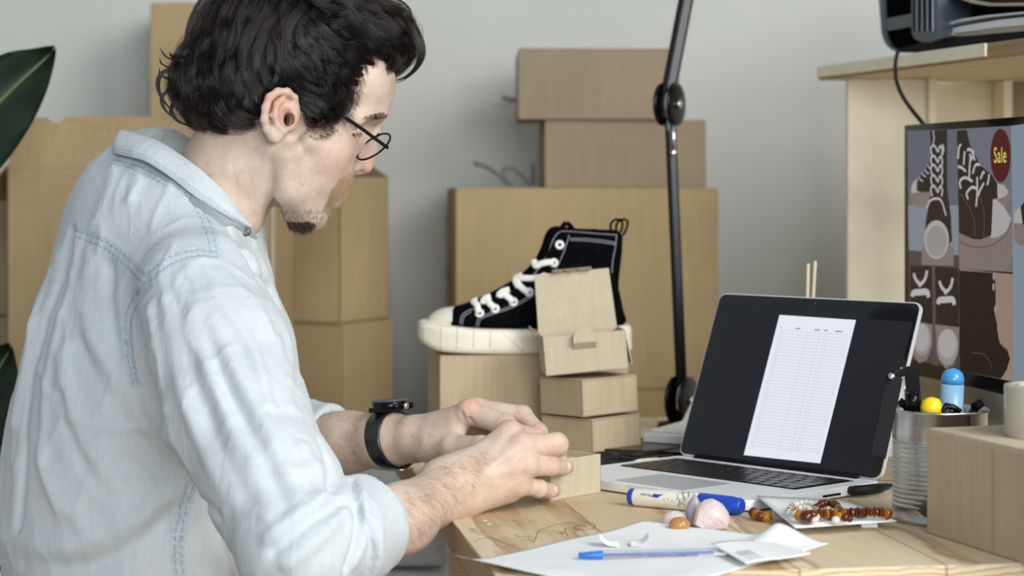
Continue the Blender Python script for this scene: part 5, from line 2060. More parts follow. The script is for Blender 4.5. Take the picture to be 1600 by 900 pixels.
SH_F, EL_F, WR_F = Wp(195, 425, 2.585), Wp(400, 695, 2.575), Wp(643, 687, 2.405)
FAR_F = {
    'index': [(Wp(733, 644, 2.355), .0130), (Wp(789, 664, 2.338), .0120), (Wp(822, 688, 2.322), .0096), (Wp(834, 704, 2.315), .0082)],
    'middle': [(Wp(744, 640, 2.385), .0128), (Wp(816, 649, 2.372), .0108), (Wp(842, 675, 2.352), .0094), (Wp(851, 692, 2.342), .0082)],
    'ring': [(Wp(738, 652, 2.408), .0120), (Wp(806, 663, 2.400), .0102), (Wp(832, 690, 2.378), .0090), (Wp(842, 704, 2.368), .0080)],
    'pinky': [(Wp(728, 664, 2.428), .0108), (Wp(778, 680, 2.424), .0090), (Wp(803, 700, 2.405), .0080), (Wp(815, 710, 2.392), .0072)],
}
FAR_T = [(Wp(668, 700, 2.378), .0165), (Wp(708, 700, 2.345), .0145), (Wp(752, 697, 2.325), .0115), (Wp(782, 706, 2.312), .0098)]


def f_far(P):
    d = s_cone(P, SH_F, EL_F, .045, .038)
    md = Wp(545, 691, 2.478)
    d = smin(d, s_cone(P, EL_F, md, .038, .0325), .02)
    d = smin(d, s_cone(P, md, Wp(606, 688, 2.43), .0325, .0295), .02)
    d = smin(d, s_cone(P, Wp(606, 688, 2.43), WR_F, .0295, .0235), .02)
    m = P[:, 0] > -.165
    if m.any():
        Q = P[m]
        h_ = s_cone(Q, Wp(655, 682, 2.392), FAR_F['index'][0][0], .0205, .0132)
        h_ = smin(h_, s_cone(Q, Wp(655, 680, 2.400), FAR_F['middle'][0][0], .0200, .0132), .010)
        h_ = smin(h_, s_cone(Q, Wp(655, 684, 2.408), FAR_F['ring'][0][0], .0200, .0124), .010)
        h_ = smin(h_, s_cone(Q, Wp(655, 690, 2.415), FAR_F['pinky'][0][0], .0190, .0112), .010)
        h_ = smin(h_, chain(Q, FAR_T, .004), .010)
        h_ = smin(h_, s_cone(Q, Wp(680, 690, 2.372), Wp(712, 672, 2.360), .0150, .0110), .012)
        c, r = FAR_F['index'][0]
        h_ = smin(h_, np.sqrt(((Q - (c + np.array([.0, -.002, .003]))) ** 2).sum(1)) - r * .95, .006)
        fs = None
        for nm in ('index', 'middle', 'ring', 'pinky'):
            f_ = finger(Q, FAR_F[nm])
            fs = f_ if fs is None else smin(fs, f_, .0012)
        h_ = smin(h_, fs, .004)
        # skin folds at the base of the index finger
        for (a, b) in (((722, 645), (733, 674)), ((731, 640), (742, 668)), ((712, 664), (727, 678))):
            h_ = smax(h_, -s_cone(Q, Wp(a[0], a[1], 2.343), Wp(b[0], b[1], 2.343), .0008, .0012), .0045)
        d[m] = smin(d[m], h_, .016)
    return d


def f_body(P):
    """head, neck, trunk, arms and hands as one skin"""
    n = len(P)
    d = np.full(n, 1.0)
    hq = HO
    mh = (np.abs(P[:, 0] - hq[0]) < .20) & (np.abs(P[:, 1] - hq[1]) < .16) & (P[:, 2] > .98)
    if mh.any():
        d[mh] = f_head(P[mh])
    # trunk (under the shirt)
    t_ = s_cone(P, A3(h2w(hl(322, 340))), Wp(262, 470, 2.42), .046, .070)
    t_ = smin(t_, s_cone(P, Wp(262, 470, 2.42), Wp(215, 960, 2.45), .085, .10), .05)
    t_ = smin(t_, s_cone(P, Wp(262, 450, 2.42), SH_N, .055, .045), .04)
    t_ = smin(t_, s_cone(P, Wp(262, 450, 2.42), SH_F, .055, .045), .04)
    d = smin(d, t_, .012)
    d = smin(d, f_near(P), .01)
    d = smin(d, f_far(P), .01)
    return d


V, Q = surface_net(f_body, (-.72, 1.90, .62), (.10, 2.72, 1.33), .00165)
V = relax(V, Q, 2, .45)
body_bvh = bvh_of(V, Q)


def polydist(V, paths):
    """distance from each vertex to a set of 3-D polylines"""
    out = np.full(len(V), 9.0)
    for P in paths:
        P = np.array([tuple(p) for p in P])
        if len(P) < 2:
            continue
        lo, hi = P.min(0) - .03, P.max(0) + .03
        m = ((V > lo) & (V < hi)).all(1)
        if not m.any():
            continue
        q = V[m]
        best = np.full(len(q), 9.0)
        for a, b in zip(P, P[1:]):
            ab = b - a
            t_ = np.clip(((q - a) @ ab) / (ab @ ab + 1e-12), 0, 1)
            e = q - a - t_[:, None] * ab
            best = np.minimum(best, np.sqrt((e * e).sum(1)))
        out[m] = np.minimum(out[m], best)
    return out


def vnormals(V, Q):
    a, b, c, e = V[Q[:, 0]], V[Q[:, 1]], V[Q[:, 2]], V[Q[:, 3]]
    fn = np.cross(c - a, e - b)
    N_ = np.zeros_like(V)
    for i in range(4):
        for k in range(3):
            N_[:, k] += np.bincount(Q[:, i], fn[:, k], len(V))
    return N_ / (np.linalg.norm(N_, axis=1)[:, None] + 1e-12)


N_ = vnormals(V, Q)
# skin creases: knuckle folds, wrist folds, forehead and neck lines
crs = []
for pts in ([(838, 752), (841, 765), (838, 773)], [(846, 753), (848, 764), (846, 772)], [(855, 718), (859, 728), (856, 738)], [(864, 718), (867, 728), (864, 739)], [(862, 680), (867, 690), (866, 702)], [(872, 681), (876, 692), (875, 703)],
            [(694, 806), (706, 796), (716, 790), (723, 788)], [(560, 203), (548, 206), (540, 212)], [(558, 208), (548, 213)], [(385, 262), (395, 300), (400, 340)], [(360, 250), (372, 300), (380, 335)],
            [(806, 640), (812, 648)], [(812, 638), (820, 648)], [(832, 664), (840, 658)], [(878, 722), (879, 736)]):
    P_, _ = path_on(body_bvh, pts, 0, 2)
    crs.append(P_)
dc = polydist(V, crs)
V = V - N_ * (.00055 * np.exp(-(dc / .0011) ** 2))[:, None]
me = np_mesh('body', V, Q)

# skin tint painted by anatomy (beard shadow, lips, redness of nose, ears and knuckles)
H = w2h(V)
col = np.ones((len(V), 4), np.float32)
pxs = CX + V[:, 0] / V[:, 1] * F
pys = HY - (V[:, 2] - ZC) / V[:, 1] * F


def gsp(c, r):
    return np.exp(-((V - c) ** 2).sum(1) / (r * r))


red = np.zeros(len(V))
for c, r, a in ((h2w(hl(568, 258)), .016, .9), (h2w(hl(430, 160, -.088)), .014, .8), (h2w(hl(450, 186, -.08)), .010, .9), (h2w(hl(552, 262, -.012)), .008, .7), (h2w(hl(525, 250, -.05)), .02, .35), (h2w(hl(560, 210, -.035)), .012, .3), (h2w(hl(516, 312)), .014, .9)):
    red += a * gsp(A3(c) if not isinstance(c, np.ndarray) else c, r)
for dct in (NEAR_F, FAR_F):
    for nm in dct:
        for j, (c, r) in enumerate(dct[nm]):
            red += (.30 if j else .28) * gsp(c + np.array([0, -.006, .004]), .011)
red += .5 * gsp(Wp(735, 628, 2.35), .014)
headm = H[:, 2] > -.22
# beard area: below a line from sideburn to nose
bd = np.zeros(len(V))
inh = (np.abs(H[:, 0]) < .2) & (np.abs(H[:, 1]) < .1) & (V[:, 2] > .99)
jawline = np.clip((pys - (205 + (pxs - 470) * .45)) / 40, 0, 1) * np.clip((pxs - 432) / 25, 0, 1)
bd = np.where(inh, jawline, 0)
bd *= np.clip((374 - pys) / 20, 0, 1)
col[:, 0] = np.clip(red, 0, 1)
col[:, 1] = np.clip(bd, 0, 1)
ca = me.color_attributes.new('skin', 'FLOAT_COLOR', 'POINT')
ca.data.foreach_set('color', col.ravel())

t = NT('skin')
vc = t.n('ShaderNodeVertexColor', layer_name='skin')
sp = t.n('ShaderNodeSeparateColor')
t.l(vc.outputs['Color'], sp.inputs[0])
v = t.coord()
blot = t.noise(v, 38, 4, .6)
fine = t.noise(v, 420, 3, .6)
base = t.ramp(blot, [(.35, srgb(194, 169, 151)), (.65, srgb(210, 189, 173))])
base = t.mix(t.math('MULTIPLY', sp.outputs[0], .75), base, srgb(214, 142, 124))
dots = t.ramp(t.noise(v, 1300, 1, .5), [(.38, (.46, .42, .40, 1)), (.56, (1, 1, 1, 1))])
stub = t.mix(1.0, base, dots, 'MULTIPLY')
patch = t.math('MULTIPLY', sp.outputs[1], t.math('ADD', .18, t.math('MULTIPLY', blot, .40)))
base = t.mix(patch, base, stub)
mole = t.ramp(t.noise(v, 130, 1, .4), [(.22, (.75, .6, .5, 1)), (.27, (1, 1, 1, 1))])
base = t.mix(.5, base, t.mix(1.0, base, mole, 'MULTIPLY'))
t.l(base, t.b.inputs['Base Color'])
t.set(Roughness=.52)
t.b.inputs['Specular IOR Level'].default_value = .35
t.b.inputs['Subsurface Weight'].default_value = .12
t.b.inputs['Subsurface Radius'].default_value = (.010, .004, .002)
t.b.inputs['Subsurface Scale'].default_value = .5
vor = t.n('ShaderNodeTexVoronoi')
vor.inputs['Scale'].default_value = 520
t.l(v, vor.inputs['Vector'])
hgt = t.math('ADD', t.math('MULTIPLY', vor.outputs['Distance'], .5), t.math('ADD', fine, t.math('MULTIPLY', t.noise(v, 110, 3), .9)))
t.l(t.bump(hgt, .35, .0006), t.b.inputs['Normal'])
M['skin'] = t.m
bodyo = world_parent(link(me, 'body', M['skin']), person)

# finger nails
for base_, nx in (((891, 728), .2), ((870, 764), .2)):
    l_, n_ = hit(body_bvh, *base_, .0004)
    if l_ is None:
        continue
    n2 = (n_ + Vector((.5, -.1, .1))).normalized()
    mtx = axis_matrix(l_ - n2 * .0012, l_ + n2)
    bm = bmesh.new()
    bmesh.ops.create_uvsphere(bm, u_segments=20, v_segments=12, radius=1, matrix=mtx @ Matrix.Diagonal((.0034, .0042, .0015, 1)))
    world_parent(link(bm, 'fingernail', simple('fingernail', srgb(226, 188, 174), .3, noise=.02), None, True), person)

# ------------------------------------------------------------------ shirt
BPSI = radians(30)
BF = np.array([cos(BPSI), sin(BPSI), 0.0])
BR = np.array([sin(BPSI), -cos(BPSI), 0.0])


def b_ell(P, c, r):
    Q = P - c
    q = np.stack([Q @ BF, Q @ BR, Q[:, 2]], 1)
    return s_ell(q, np.zeros(3), np.array(r))


CUFF_A, CUFF_B = Wp(517, 848, 2.008), Wp(578, 819, 2.060)
FC_A, FC_B = Wp(470, 692, 2.535), Wp(523, 690, 2.498)


def f_shirt(P):
    d = b_ell(P, Wp(243, 505, 2.43), (.112, .182, .215))
    d = smin(d, b_ell(P, Wp(196, 800, 2.44), (.140, .178, .28)), .06)
    d = smin(d, b_ell(P, Wp(254, 360, 2.42), (.080, .115, .098)), .05)
    d = smin(d, s_cone(P, Wp(280, 345, 2.38), Wp(318, 452, 2.25), .046, .064), .035)
    d = smin(d, s_cone(P, Wp(250, 345, 2.46), Wp(200, 425, 2.57), .046, .062), .035)
    # front of the chest and placket
    d = smin(d, chain(P, [(Wp(380, 404, 2.37), .013), (Wp(380, 440, 2.382), .028), (Wp(393, 530, 2.40), .045), (Wp(400, 650, 2.42), .052)], .02), .03)
    # far sleeve
    fs = chain(P, [(Wp(200, 430, 2.57), .064), (Wp(310, 590, 2.575), .060), (EL_F, .056), (FC_A, .046), (FC_B + (FC_B - FC_A) * .3, .0425)], .02)
    ax_ = (FC_B - FC_A) / np.linalg.norm(FC_B - FC_A)
    cap_ = (P - FC_B) @ ax_
    fs = smax(fs, cap_, .002)
    bore = s_cone(P, FC_A, FC_B + ax_ * .05, .033, .0385)
    fs = smax(fs, -bore, .002)
    d = smin(d, fs, .015)
    # near sleeve
    ns = chain(P, [(Wp(312, 462, 2.235), .066), (Wp(348, 560, 2.175), .069), (Wp(372, 655, 2.12), .0670), (Wp(428, 765, 2.055), .063), (Wp(470, 856, 2.00), .0590), (Wp(532, 840, 2.022), .0460)], .018)
    d = smin(d, ns, .012)
    # turned-back cuff
    ax_ = (CUFF_B - CUFF_A) / np.linalg.norm(CUFF_B - CUFF_A)
    cf = s_cone(P, CUFF_A, CUFF_B + ax_ * .03, .0550, .0480)
    cf = smax(cf, (P - CUFF_B) @ ax_, .004)
    cf = smax(cf, -((P - (CUFF_A + ax_ * .004)) @ ax_), .004)
    d = smin(d, cf, .0015)
    bore = s_cone(P, CUFF_A + ax_ * .034, CUFF_B + ax_ * .06, .036, .0435)
    d = smax(d, -bore, .002)
    d = smin(d, s_cone(P, A3(h2w(hl(316, 338, .032))), Wp(265, 455, 2.42), .0690, .094), .02)
    # neck opening
    n0, n1 = A3(h2w(hl(375, 240, .02))), A3(h2w(hl(322, 340, .034)))
    nk = s_cone(P, n0, n1, .066, .0635)
    na = (n1 - n0) / np.linalg.norm(n1 - n0)
    nk = smax(nk, (P - A3(h2w(hl(341, 304, .03)))) @ na, .006)
    d = smax(d, -nk, .004)
    c_ = A3(h2w(hl(338, 309, .03)))
    ra = P - c_
    al = ra @ na
    rad = np.sqrt(np.maximum((ra * ra).sum(1) - al * al, 0))
    cut = np.maximum(al, rad - .105)
    d = np.where(rad < .13, smax(d, -cut, .003), d)
    return d


V, Q = surface_net(f_shirt, (-.85, 1.88, .58), (-.05, 2.72, 1.20), .0034, 4)
V = relax(V, Q, 2, .5)
sb0 = bvh_of(V, Q)
N_ = vnormals(V, Q)
folds = [
    # (pixels, amplitude, width)
    ([(330, 500), (372, 590), (420, 680), (468, 775)], .0045, .011), ([(300, 480), (330, 580), (372, 690), (420, 800)], .0035, .010),
    ([(262, 470), (270, 560), (300, 660), (345, 760)], .0045, .011), ([(300, 425), (350, 475), (392, 550), (420, 640)], .0045, .009),
    ([(345, 425), (400, 480), (436, 560), (452, 640)], .0040, .009), ([(240, 480), (246, 560), (262, 640)], .004, .009),
    ([(315, 500), (352, 600), (398, 690), (446, 790)], -.0035, .008), ([(282, 475), (300, 570), (335, 670), (385, 780)], -.0035, .008),
    ([(400, 720), (440, 740), (500, 730)], .003, .010), ([(420, 840), (470, 800), (522, 775)], .0050, .009), ([(450, 880), (500, 838), (535, 800)], .0045, .009),
    ([(430, 860), (480, 818), (530, 785)], -.0050, .007), ([(470, 700), (495, 740), (500, 790)], .0035, .008), ([(500, 690), (515, 730), (520, 770)], -.004, .006),
    ([(232, 440), (205, 478), (198, 515), (204, 575), (220, 640), (262, 700), (300, 765), (345, 810)], -.0045, .006),
    # yoke gathers
    ([(258, 436), (262, 470)], .003, .006), ([(275, 425), (285, 470)], .003, .006), ([(292, 415), (312, 460)], .003, .006), ([(312, 408), (338, 450)], .003, .006),
    # body of the shirt
    ([(140, 400), (135, 480), (150, 570), (190, 650)], .006, .014), ([(170, 420), (172, 500), (190, 590), (225, 650)], -.005, .011),
    ([(100, 560), (112, 640), (150, 720), (175, 800)], .007, .016), ([(100, 620), (120, 700), (165, 770)], -.006, .010),
    ([(150, 520), (200, 610), (270, 690)], .007, .013), ([(130, 540), (185, 640), (250, 720)], -.006, .012),
    ([(110, 655), (160, 668), (230, 672)], .004, .007), ([(0, 850), (90, 856), (180, 830), (255, 780), (290, 740)], .009, .016),
    ([(40, 880), (140, 884), (230, 840), (290, 790)], -.008, .014), ([(60, 700), (90, 780), (150, 830)], .006, .014),
    ([(112, 368), (98, 420), (72, 500), (48, 600), (36, 700), (25, 820)], -.016, .010), ([(126, 372), (116, 430), (94, 510), (74, 610), (66, 720)], .006, .010),
    ([(92, 400), (70, 460), (45, 560), (25, 660)], .006, .012), ([(180, 260), (170, 300), (150, 350)], .004, .012), ([(215, 270), (205, 310)], .003, .009),
    ([(310, 800), (330, 850), (350, 895)], .006, .014), ([(200, 720), (240, 760), (260, 820)], -.005, .012),
    ([(400, 385), (420, 440), (445, 520), (452, 600)], .004, .007), ([(388, 395), (405, 440), (428, 520)], -.004, .006), ([(340, 338), (362, 362), (384, 395), (404, 425), (420, 450)], -.0045, .005), ([(546, 742), (557, 775), (560, 815), (554, 855), (540, 890)], -.0058, .0038), ([(556, 740), (568, 775), (571, 815), (566, 855), (552, 888)], .0022, .005),
]
from mathutils import noise as mnoise
fmod = np.clip(np.array([.78 + 1.2 * mnoise.noise(Vector((x * 13 + 7, y * 13, z * 11))) for x, y, z in V]), .25, 1.5)
disp = np.zeros(len(V))
for pts, amp, wd_ in folds:
    P_, _ = path_on(sb0, pts, 0, 6)
    if len(P_) < 2:
        continue
    dd_ = polydist(V, [P_])
    m_ = dd_ < wd_ * 3
    end = np.ones(len(V))
    disp += np.where(m_, 1.2 * fmod * amp * np.exp(-(dd_ / (wd_ * .85)) ** 2), 0)
# broad irregular billows
from mathutils import noise as mnoise
idx = np.arange(len(V))
nz = np.array([mnoise.noise(Vector((x * 9, y * 9, z * 6))) for x, y, z in V])
nz2 = np.array([1 - abs(mnoise.noise(Vector((x * 22 + 5, y * 22, z * 13)))) * 2 for x, y, z in V])
disp += nz * .0040 + (np.clip(nz2, 0, 1) ** 3) * .0022
V = V + N_ * disp[:, None]
V = relax(V, Q, 1, .4)
sbv_ = bvh_of(V, Q)
seams = [
    [(118, 360), (150, 371), (180, 388), (208, 412), (233, 438)], [(118, 370), (148, 381), (176, 397), (202, 421), (226, 446)],
    [(288, 300), (308, 330), (322, 362), (330, 395)], [(298, 300), (318, 330), (332, 362), (341, 400)],
    [(341, 402), (305, 400), (272, 410), (248, 426), (236, 440)], [(338, 393), (304, 391), (268, 400), (244, 416), (228, 434)],
    [(228, 440), (206, 470), (196, 500), (200, 560), (210, 606)], [(238, 446), (215, 476), (205, 505), (208, 560), (216, 600)],
    [(302, 758), (290, 800), (282, 850), (286, 899)], [(292, 755), (281, 800), (273, 850), (276, 899)],
    [(178, 250), (205, 256), (235, 268), (262, 284)], [(180, 256), (205, 263), (232, 275), (258, 290)],
]
sps = []
for pts in seams:
    P_, _ = path_on(sbv_, pts, 0, 4)
    sps.append(P_)
ds = polydist(V, sps)
band = np.exp(-(ds / .0042) ** 2)
V = V + N_ * (.0012 * np.exp(-(ds / .006) ** 2) - .0016 * np.exp(-(ds / .0016) ** 2))[:, None]
me = np_mesh('shirt', V, Q)
ca = me.color_attributes.new('wear', 'FLOAT_COLOR', 'POINT')
cc = np.ones((len(V), 4), np.float32)
cc[:, 0] = band
ca.data.foreach_set('color', cc.ravel())


def denim(name, use_attr):
    t = NT(name)
    v = t.coord()
    vf = t.coord(scale=(1, 1, .35))
    f = t.noise(v, 7, 4, .6)
    g = t.noise(v, 900, 2, .5)
    slub = t.noise(vf, 220, 2, .6)
    base = t.ramp(t.math('ADD', t.math('MULTIPLY', f, .6), t.math('MULTIPLY', slub, .4)), [(.35, srgb(190, 199, 203)), (.65, srgb(206, 212, 215))])
    if use_attr:
        vc = t.n('ShaderNodeVertexColor', layer_name='wear')
        sp = t.n('ShaderNodeSeparateColor')
        t.l(vc.outputs['Color'], sp.inputs[0])
        n2 = t.noise(v, 260, 2, .7)
        k = t.math('MULTIPLY', sp.outputs[0], t.ramp(n2, [(.35, (0, 0, 0, 1)), (.62, (1, 1, 1, 1))]))
        base = t.mix(t.math('MULTIPLY', k, .60), base, srgb(128, 160, 178))
    t.l(base, t.b.inputs['Base Color'])
    t.set(Roughness=.85)
    t.b.inputs['Sheen Weight'].default_value = .15
    nn = t.noise(vf, 15, 3, .5, .8)
    ridg = t.math('ABSOLUTE', t.math('SUBTRACT', nn, .5))
    ridg = t.math('POWER', t.math('SUBTRACT', 1.0, t.math('MULTIPLY', ridg, 2.0)), 5.0)
    b1 = t.bump(ridg, .16, .0045)
    b2 = t.bump(t.math('ADD', g, t.math('MULTIPLY', slub, .6)), .25, .0006, b1)
    t.l(b2, t.b.inputs['Normal'])
    return t.m


M['denim'] = denim('bleached_denim', True)
M['denim2'] = denim('bleached_denim_collar', False)
M['thread'] = simple('blue_thread', srgb(138, 164, 180), .8)
shirt = world_parent(link(me, 'shirt', M['denim']), person)


def on_shirt(o):
    bpy.context.view_layer.update()
    mw = o.matrix_world.copy()
    o.parent = shirt
    o.matrix_parent_inverse = shirt.matrix_world.inverted()
    return o


shb = bvh_of(V, Q)
for pts in seams:
    P_, _ = path_on(shb, pts, .0003, 1.6)
    bm = bmesh.new()
    i = 0
    while i < len(P_) - 2:
        tube_bm(P_[i:i + 3], .00024, 5, bm=bm)
        i += 3
    if len(bm.verts):
        on_shirt(link(bm, 'stitching', M['thread'], None, True))
    else:
        bm.free()

# back pleat loop
bm = poly_bm([W(104, 388, 2.30) + Vector((0, 0, 0)), W(112, 372, 2.30), W(116, 376, 2.30), W(108, 392, 2.30)], Vector((0, .002, 0)))
bm.free()

# collar: leaf folded over the stand
cu = [(396, 350, 2.435), (356, 300, 2.475), (304, 250, 2.49), (247, 216, 2.47), (207, 202, 2.42), (189, 201, 2.372), (212, 206, 2.350), (246, 216, 2.333), (281, 238, 2.320), (315, 263, 2.314), (350, 295, 2.318), (370, 322, 2.330), (386, 344, 2.345), (393, 352, 2.352)]
clw = [(398, 372, 2.46), (352, 340, 2.51), (292, 290, 2.53), (238, 258, 2.51), (198, 244, 2.44), (177, 240, 2.366), (200, 245, 2.332), (229, 253, 2.312), (266, 277, 2.296), (300, 304, 2.288), (334, 326, 2.292), (358, 341, 2.304), (378, 352, 2.322), (387, 357, 2.332)]
def clear_of(q, gap, surfs):
    p = W(*q)
    for sf in surfs:
        l_, n_ = hit(sf, q[0], q[1], 0)
        if l_ is not None and l_.y - gap < q[2]:
            p = W(q[0], q[1], l_.y - gap)
            q = (q[0], q[1], l_.y - gap)
    return p


U_ = catmull([W(*q) if i < 5 else clear_of(q, .005, (body_bvh,)) for i, q in enumerate(cu)], 7)
Lw = catmull([W(*q) if i < 5 else clear_of(q, .0085, (body_bvh, shb)) for i, q in enumerate(clw)], 7)
axp = Vector(h2w(hl(340, 300, .034)))
bm = bmesh.new()
rows = []
inner = []
for a, b in zip(U_, Lw):
    row = []
    out = ((a + b) / 2 - axp)
    out.z = 0
    out.normalize()
    for k in range(9):
        u = k / 8
        p = a.lerp(b, u) + out * (.0055 * sin(pi * min(1, u * 1.0)) ** .8 * (1 - .4 * u))
        row.append(bm.verts.new(p))
    # stand inside
    pin = []
    for k in range(1, 6):
        u = k / 5
        p = a.lerp(b, u * .95) - out * (.003 + .004 * u)
        pin.append(bm.verts.new(p))
    rows.append(pin[::-1] + row)
for A_, B_ in zip(rows, rows[1:]):
    for k in range(len(A_) - 1):
        bm.faces.new((A_[k], A_[k + 1], B_[k + 1], B_[k]))
bmesh.ops.recalc_face_normals(bm, faces=bm.faces)
bmesh.ops.solidify(bm, geom=bm.faces[:], thickness=.0016)
collar = on_shirt(link(bm, 'collar', M['denim2'], None, True))
md_ = collar.modifiers.new('sub', 'SUBSURF')
md_.levels = md_.render_levels = 1
# collar stitching just inside its lower edge
for off_ in (.86, .74):
    bm = bmesh.new()
    P_ = []
    for a, b in list(zip(U_, Lw))[5 * 7 - 2:]:
        out = ((a + b) / 2 - axp)
        out.z = 0
        out.normalize()
        P_.append(a.lerp(b, off_) + out * (.0055 * sin(pi * off_) ** .8 * (1 - .4 * off_) + .0014))
    P_ = catmull(P_, 4)
    i = 0
    while i < len(P_) - 2:
        tube_bm(P_[i:i + 2], .00024, 5, bm=bm)
        i += 2
    on_shirt(link(bm, 'stitching', M['thread'], None, True))
# front end of the collar stand, carrying the button
sp_ = [clear_of(q, .0012, (body_bvh, shb)) for q in ((296, 310, 2.31), (326, 334, 2.31), (354, 352, 2.32), (382, 362, 2.335), (401, 374, 2.350))]
bm = bmesh.new()
prev = None
C_ = catmull(sp_, 6)
for i, p in enumerate(C_):
    u = i / (len(C_) - 1)
    h_ = .0085 * (1 - max(0, u - .75) ** 2 * 12)
    n_ = Vector((.35, -1, .1)).normalized() * .001
    cur = [bm.verts.new(p + Vector((.45, 0, .9)).normalized() * h_ * k_ + n_) for k_ in (-.8, -.3, .3, .9)]
    if prev:
        for k in range(3):
            bm.faces.new((prev[k], prev[k + 1], cur[k + 1], cur[k]))
    prev = cur
bmesh.ops.solidify(bm, geom=bm.faces[:], thickness=.0015)
on_shirt(link(bm, 'collar_stand', M['denim2'], None, True))
# placket edge and opening below the collar
pl_ = catmull([W(399, 372, 2.352), W(402, 392, 2.352), W(410, 420, 2.362), (W(421, 448, 2.37))], 6)
bm = bmesh.new()
prev = None
for p in pl_:
    cur = [bm.verts.new(p + Vector((-.010, -.004, 0))), bm.verts.new(p + Vector((-.004, -.006, 0))), bm.verts.new(p + Vector((.002, .002, 0))), bm.verts.new(p + Vector((-.002, .014, 0)))]
    if prev:
        for k in range(3):
            bm.faces.new((prev[k], prev[k + 1], cur[k + 1], cur[k]))
    prev = cur
bmesh.ops.solidify(bm, geom=bm.faces[:], thickness=.0015)
on_shirt(link(bm, 'placket', M['denim2'], None, True))
bt = clear_of((384, 361, 2.335), .0045, (body_bvh, shb))
mtx = axis_matrix(bt, bt + Vector((.35, -1, .1)))
on_shirt(link(lathe_bm([(0, 0), (.0052, 0), (.0056, .001), (.0050, .0022), (.0036, .0018), (0, .0016)], 28, mat=mtx), 'collar_button', simple('dark_button', srgb(52, 58, 62), .3), None, True))

# trousers and a stool, hidden below the picture's edge but carrying the figure
tr_ = bmesh.new()
V2, Q2 = surface_net(lambda P: smin(smin(s_cone(P, Wp(200, 985, 2.44), Wp(420, 1090, 2.36), .12, .085), s_cone(P, Wp(420, 1090, 2.36), A3(Vector((-.20, 2.36, .10))), .078, .055), .03),
                                    smin(s_cone(P, Wp(190, 985, 2.52), Wp(400, 1080, 2.60), .12, .085), s_cone(P, Wp(400, 1080, 2.60), A3(Vector((-.22, 2.60, .10))), .078, .055), .03), .05), (-.75, 2.15, 0.03), (.0, 2.85, .80), .009, 3)
tr_.free()
world_parent(link(np_mesh('trousers', V2, Q2), 'trousers', simple('dark_blue_denim', srgb(52, 62, 80), .85)), person)
for yy in (2.36, 2.60):
    bm = bmesh.new()
    bmesh.ops.create_uvsphere(bm, u_segments=24, v_segments=12, radius=1, matrix=Matrix.Translation((-.15, yy, .045)) @ Matrix.Diagonal((.13, .048, .045, 1)))
    world_parent(link(bm, 'shoe', M['blackplastic'], None, True), person)
stl = empty('stool', (-.46, 2.48, 0), 0, 'round dark stool under the man, below the edge of the photo', 'stool')
lathe('seat', [(0, .37), (.17, .37), (.18, .38), (.18, .40), (.17, .415), (0, .415)], M['black'], stl, 40)
for k in range(4):
    a = pi / 4 + k * pi / 2
    link(tube_bm([Vector((.12 * cos(a), .12 * sin(a), .37)), Vector((.17 * cos(a), .17 * sin(a), 0))], .014, 12), 'leg', M['black'], stl, True)

# ------------------------------------------------------------------ glasses
gl = empty('eyeglasses', tuple(h2w(hl(583, 229))), 0, 'round black-rimmed eyeglasses low on the man\'s nose', 'eyeglasses')
upL = np.array([51 / 1398 / .95, 0, 40 / 1398])
upL = upL / np.linalg.norm(upL)
latL = np.array([0, 1.0, .25])
latL = latL / np.linalg.norm(latL)
nrmL = np.cross(latL, upL)
for s, nm in ((-1, 'near'), (1, 'far')):
    c = hl(584, 229, -.033).copy()
    if s > 0:
        c[1] = .030
        c[2] += .016
    ring = []
    for k in range(48):
        a = 2 * pi * k / 48
        p = c + upL * .0222 * sin(a) + latL * .0232 * cos(a) + nrmL * (.0012 * cos(a) * s)
        ring.append(Vector(h2w(p)))
    world_parent(link(tube_bm(ring, .00115, 8, closed=True), 'rim', M['blackplastic'], None, True), gl)
    bm = bmesh.new()
    f = bm.faces.new([bm.verts.new(p) for p in ring])
    r_ = bmesh.ops.extrude_face_region(bm, geom=[f])
    bmesh.ops.translate(bm, vec=Vector(h2w(nrmL) - h2w(np.zeros(3))) * .0008, verts=[q for q in r_['geom'] if isinstance(q, bmesh.types.BMVert)])
    world_parent(link(bm, 'lens', M['lens'], None, False), gl)
    hinge = c + upL * .010 + latL * .0225 * s
    endp = hl(472, 148, -.0735).copy()
    mid_ = hl(540, 184, -.066).copy()
    if s > 0:
        endp[1], mid_[1] = .0745, .066
    hb = hinge + np.array([-.002, s * .004, 0])
    pp = [Vector(h2w(q)) for q in (hinge, hb, mid_, endp)]
    world_parent(link(tube_bm(catmull(pp, 6), .0020, 10, flat=.45, up=tuple(h2w(np.array([0, 1.0, 0])) - HO)), 'temple_arm', M['blackplastic'], None, True), gl)
cN = hl(584, 229, -.033)
cF = cN.copy(); cF[1] = .030; cF[2] += .016
a_ = cN + upL * .012 + latL * .0195
b_ = cF + upL * .012 - latL * .0195
m_ = (a_ + b_) / 2 + upL * .004
world_parent(link(tube_bm(catmull([Vector(h2w(q)) for q in (a_, m_, b_)], 8), .0012, 8), 'bridge', M['blackplastic'], None, True), gl)
for s_, cc_ in ((1, cN), (-1, cF)):
    q = cc_ + latL * .0165 * s_ - upL * .004 - nrmL * .0
    bm = bmesh.new()
    bmesh.ops.create_uvsphere(bm, u_segments=12, v_segments=8, radius=1, matrix=Matrix.Translation(Vector(h2w(q + np.array([-.003, 0, -.002])))) @ Matrix.Diagonal((.0028, .0012, .0045, 1)))
    world_parent(link(bm, 'nose_pad', M['lens'], None, True), gl)

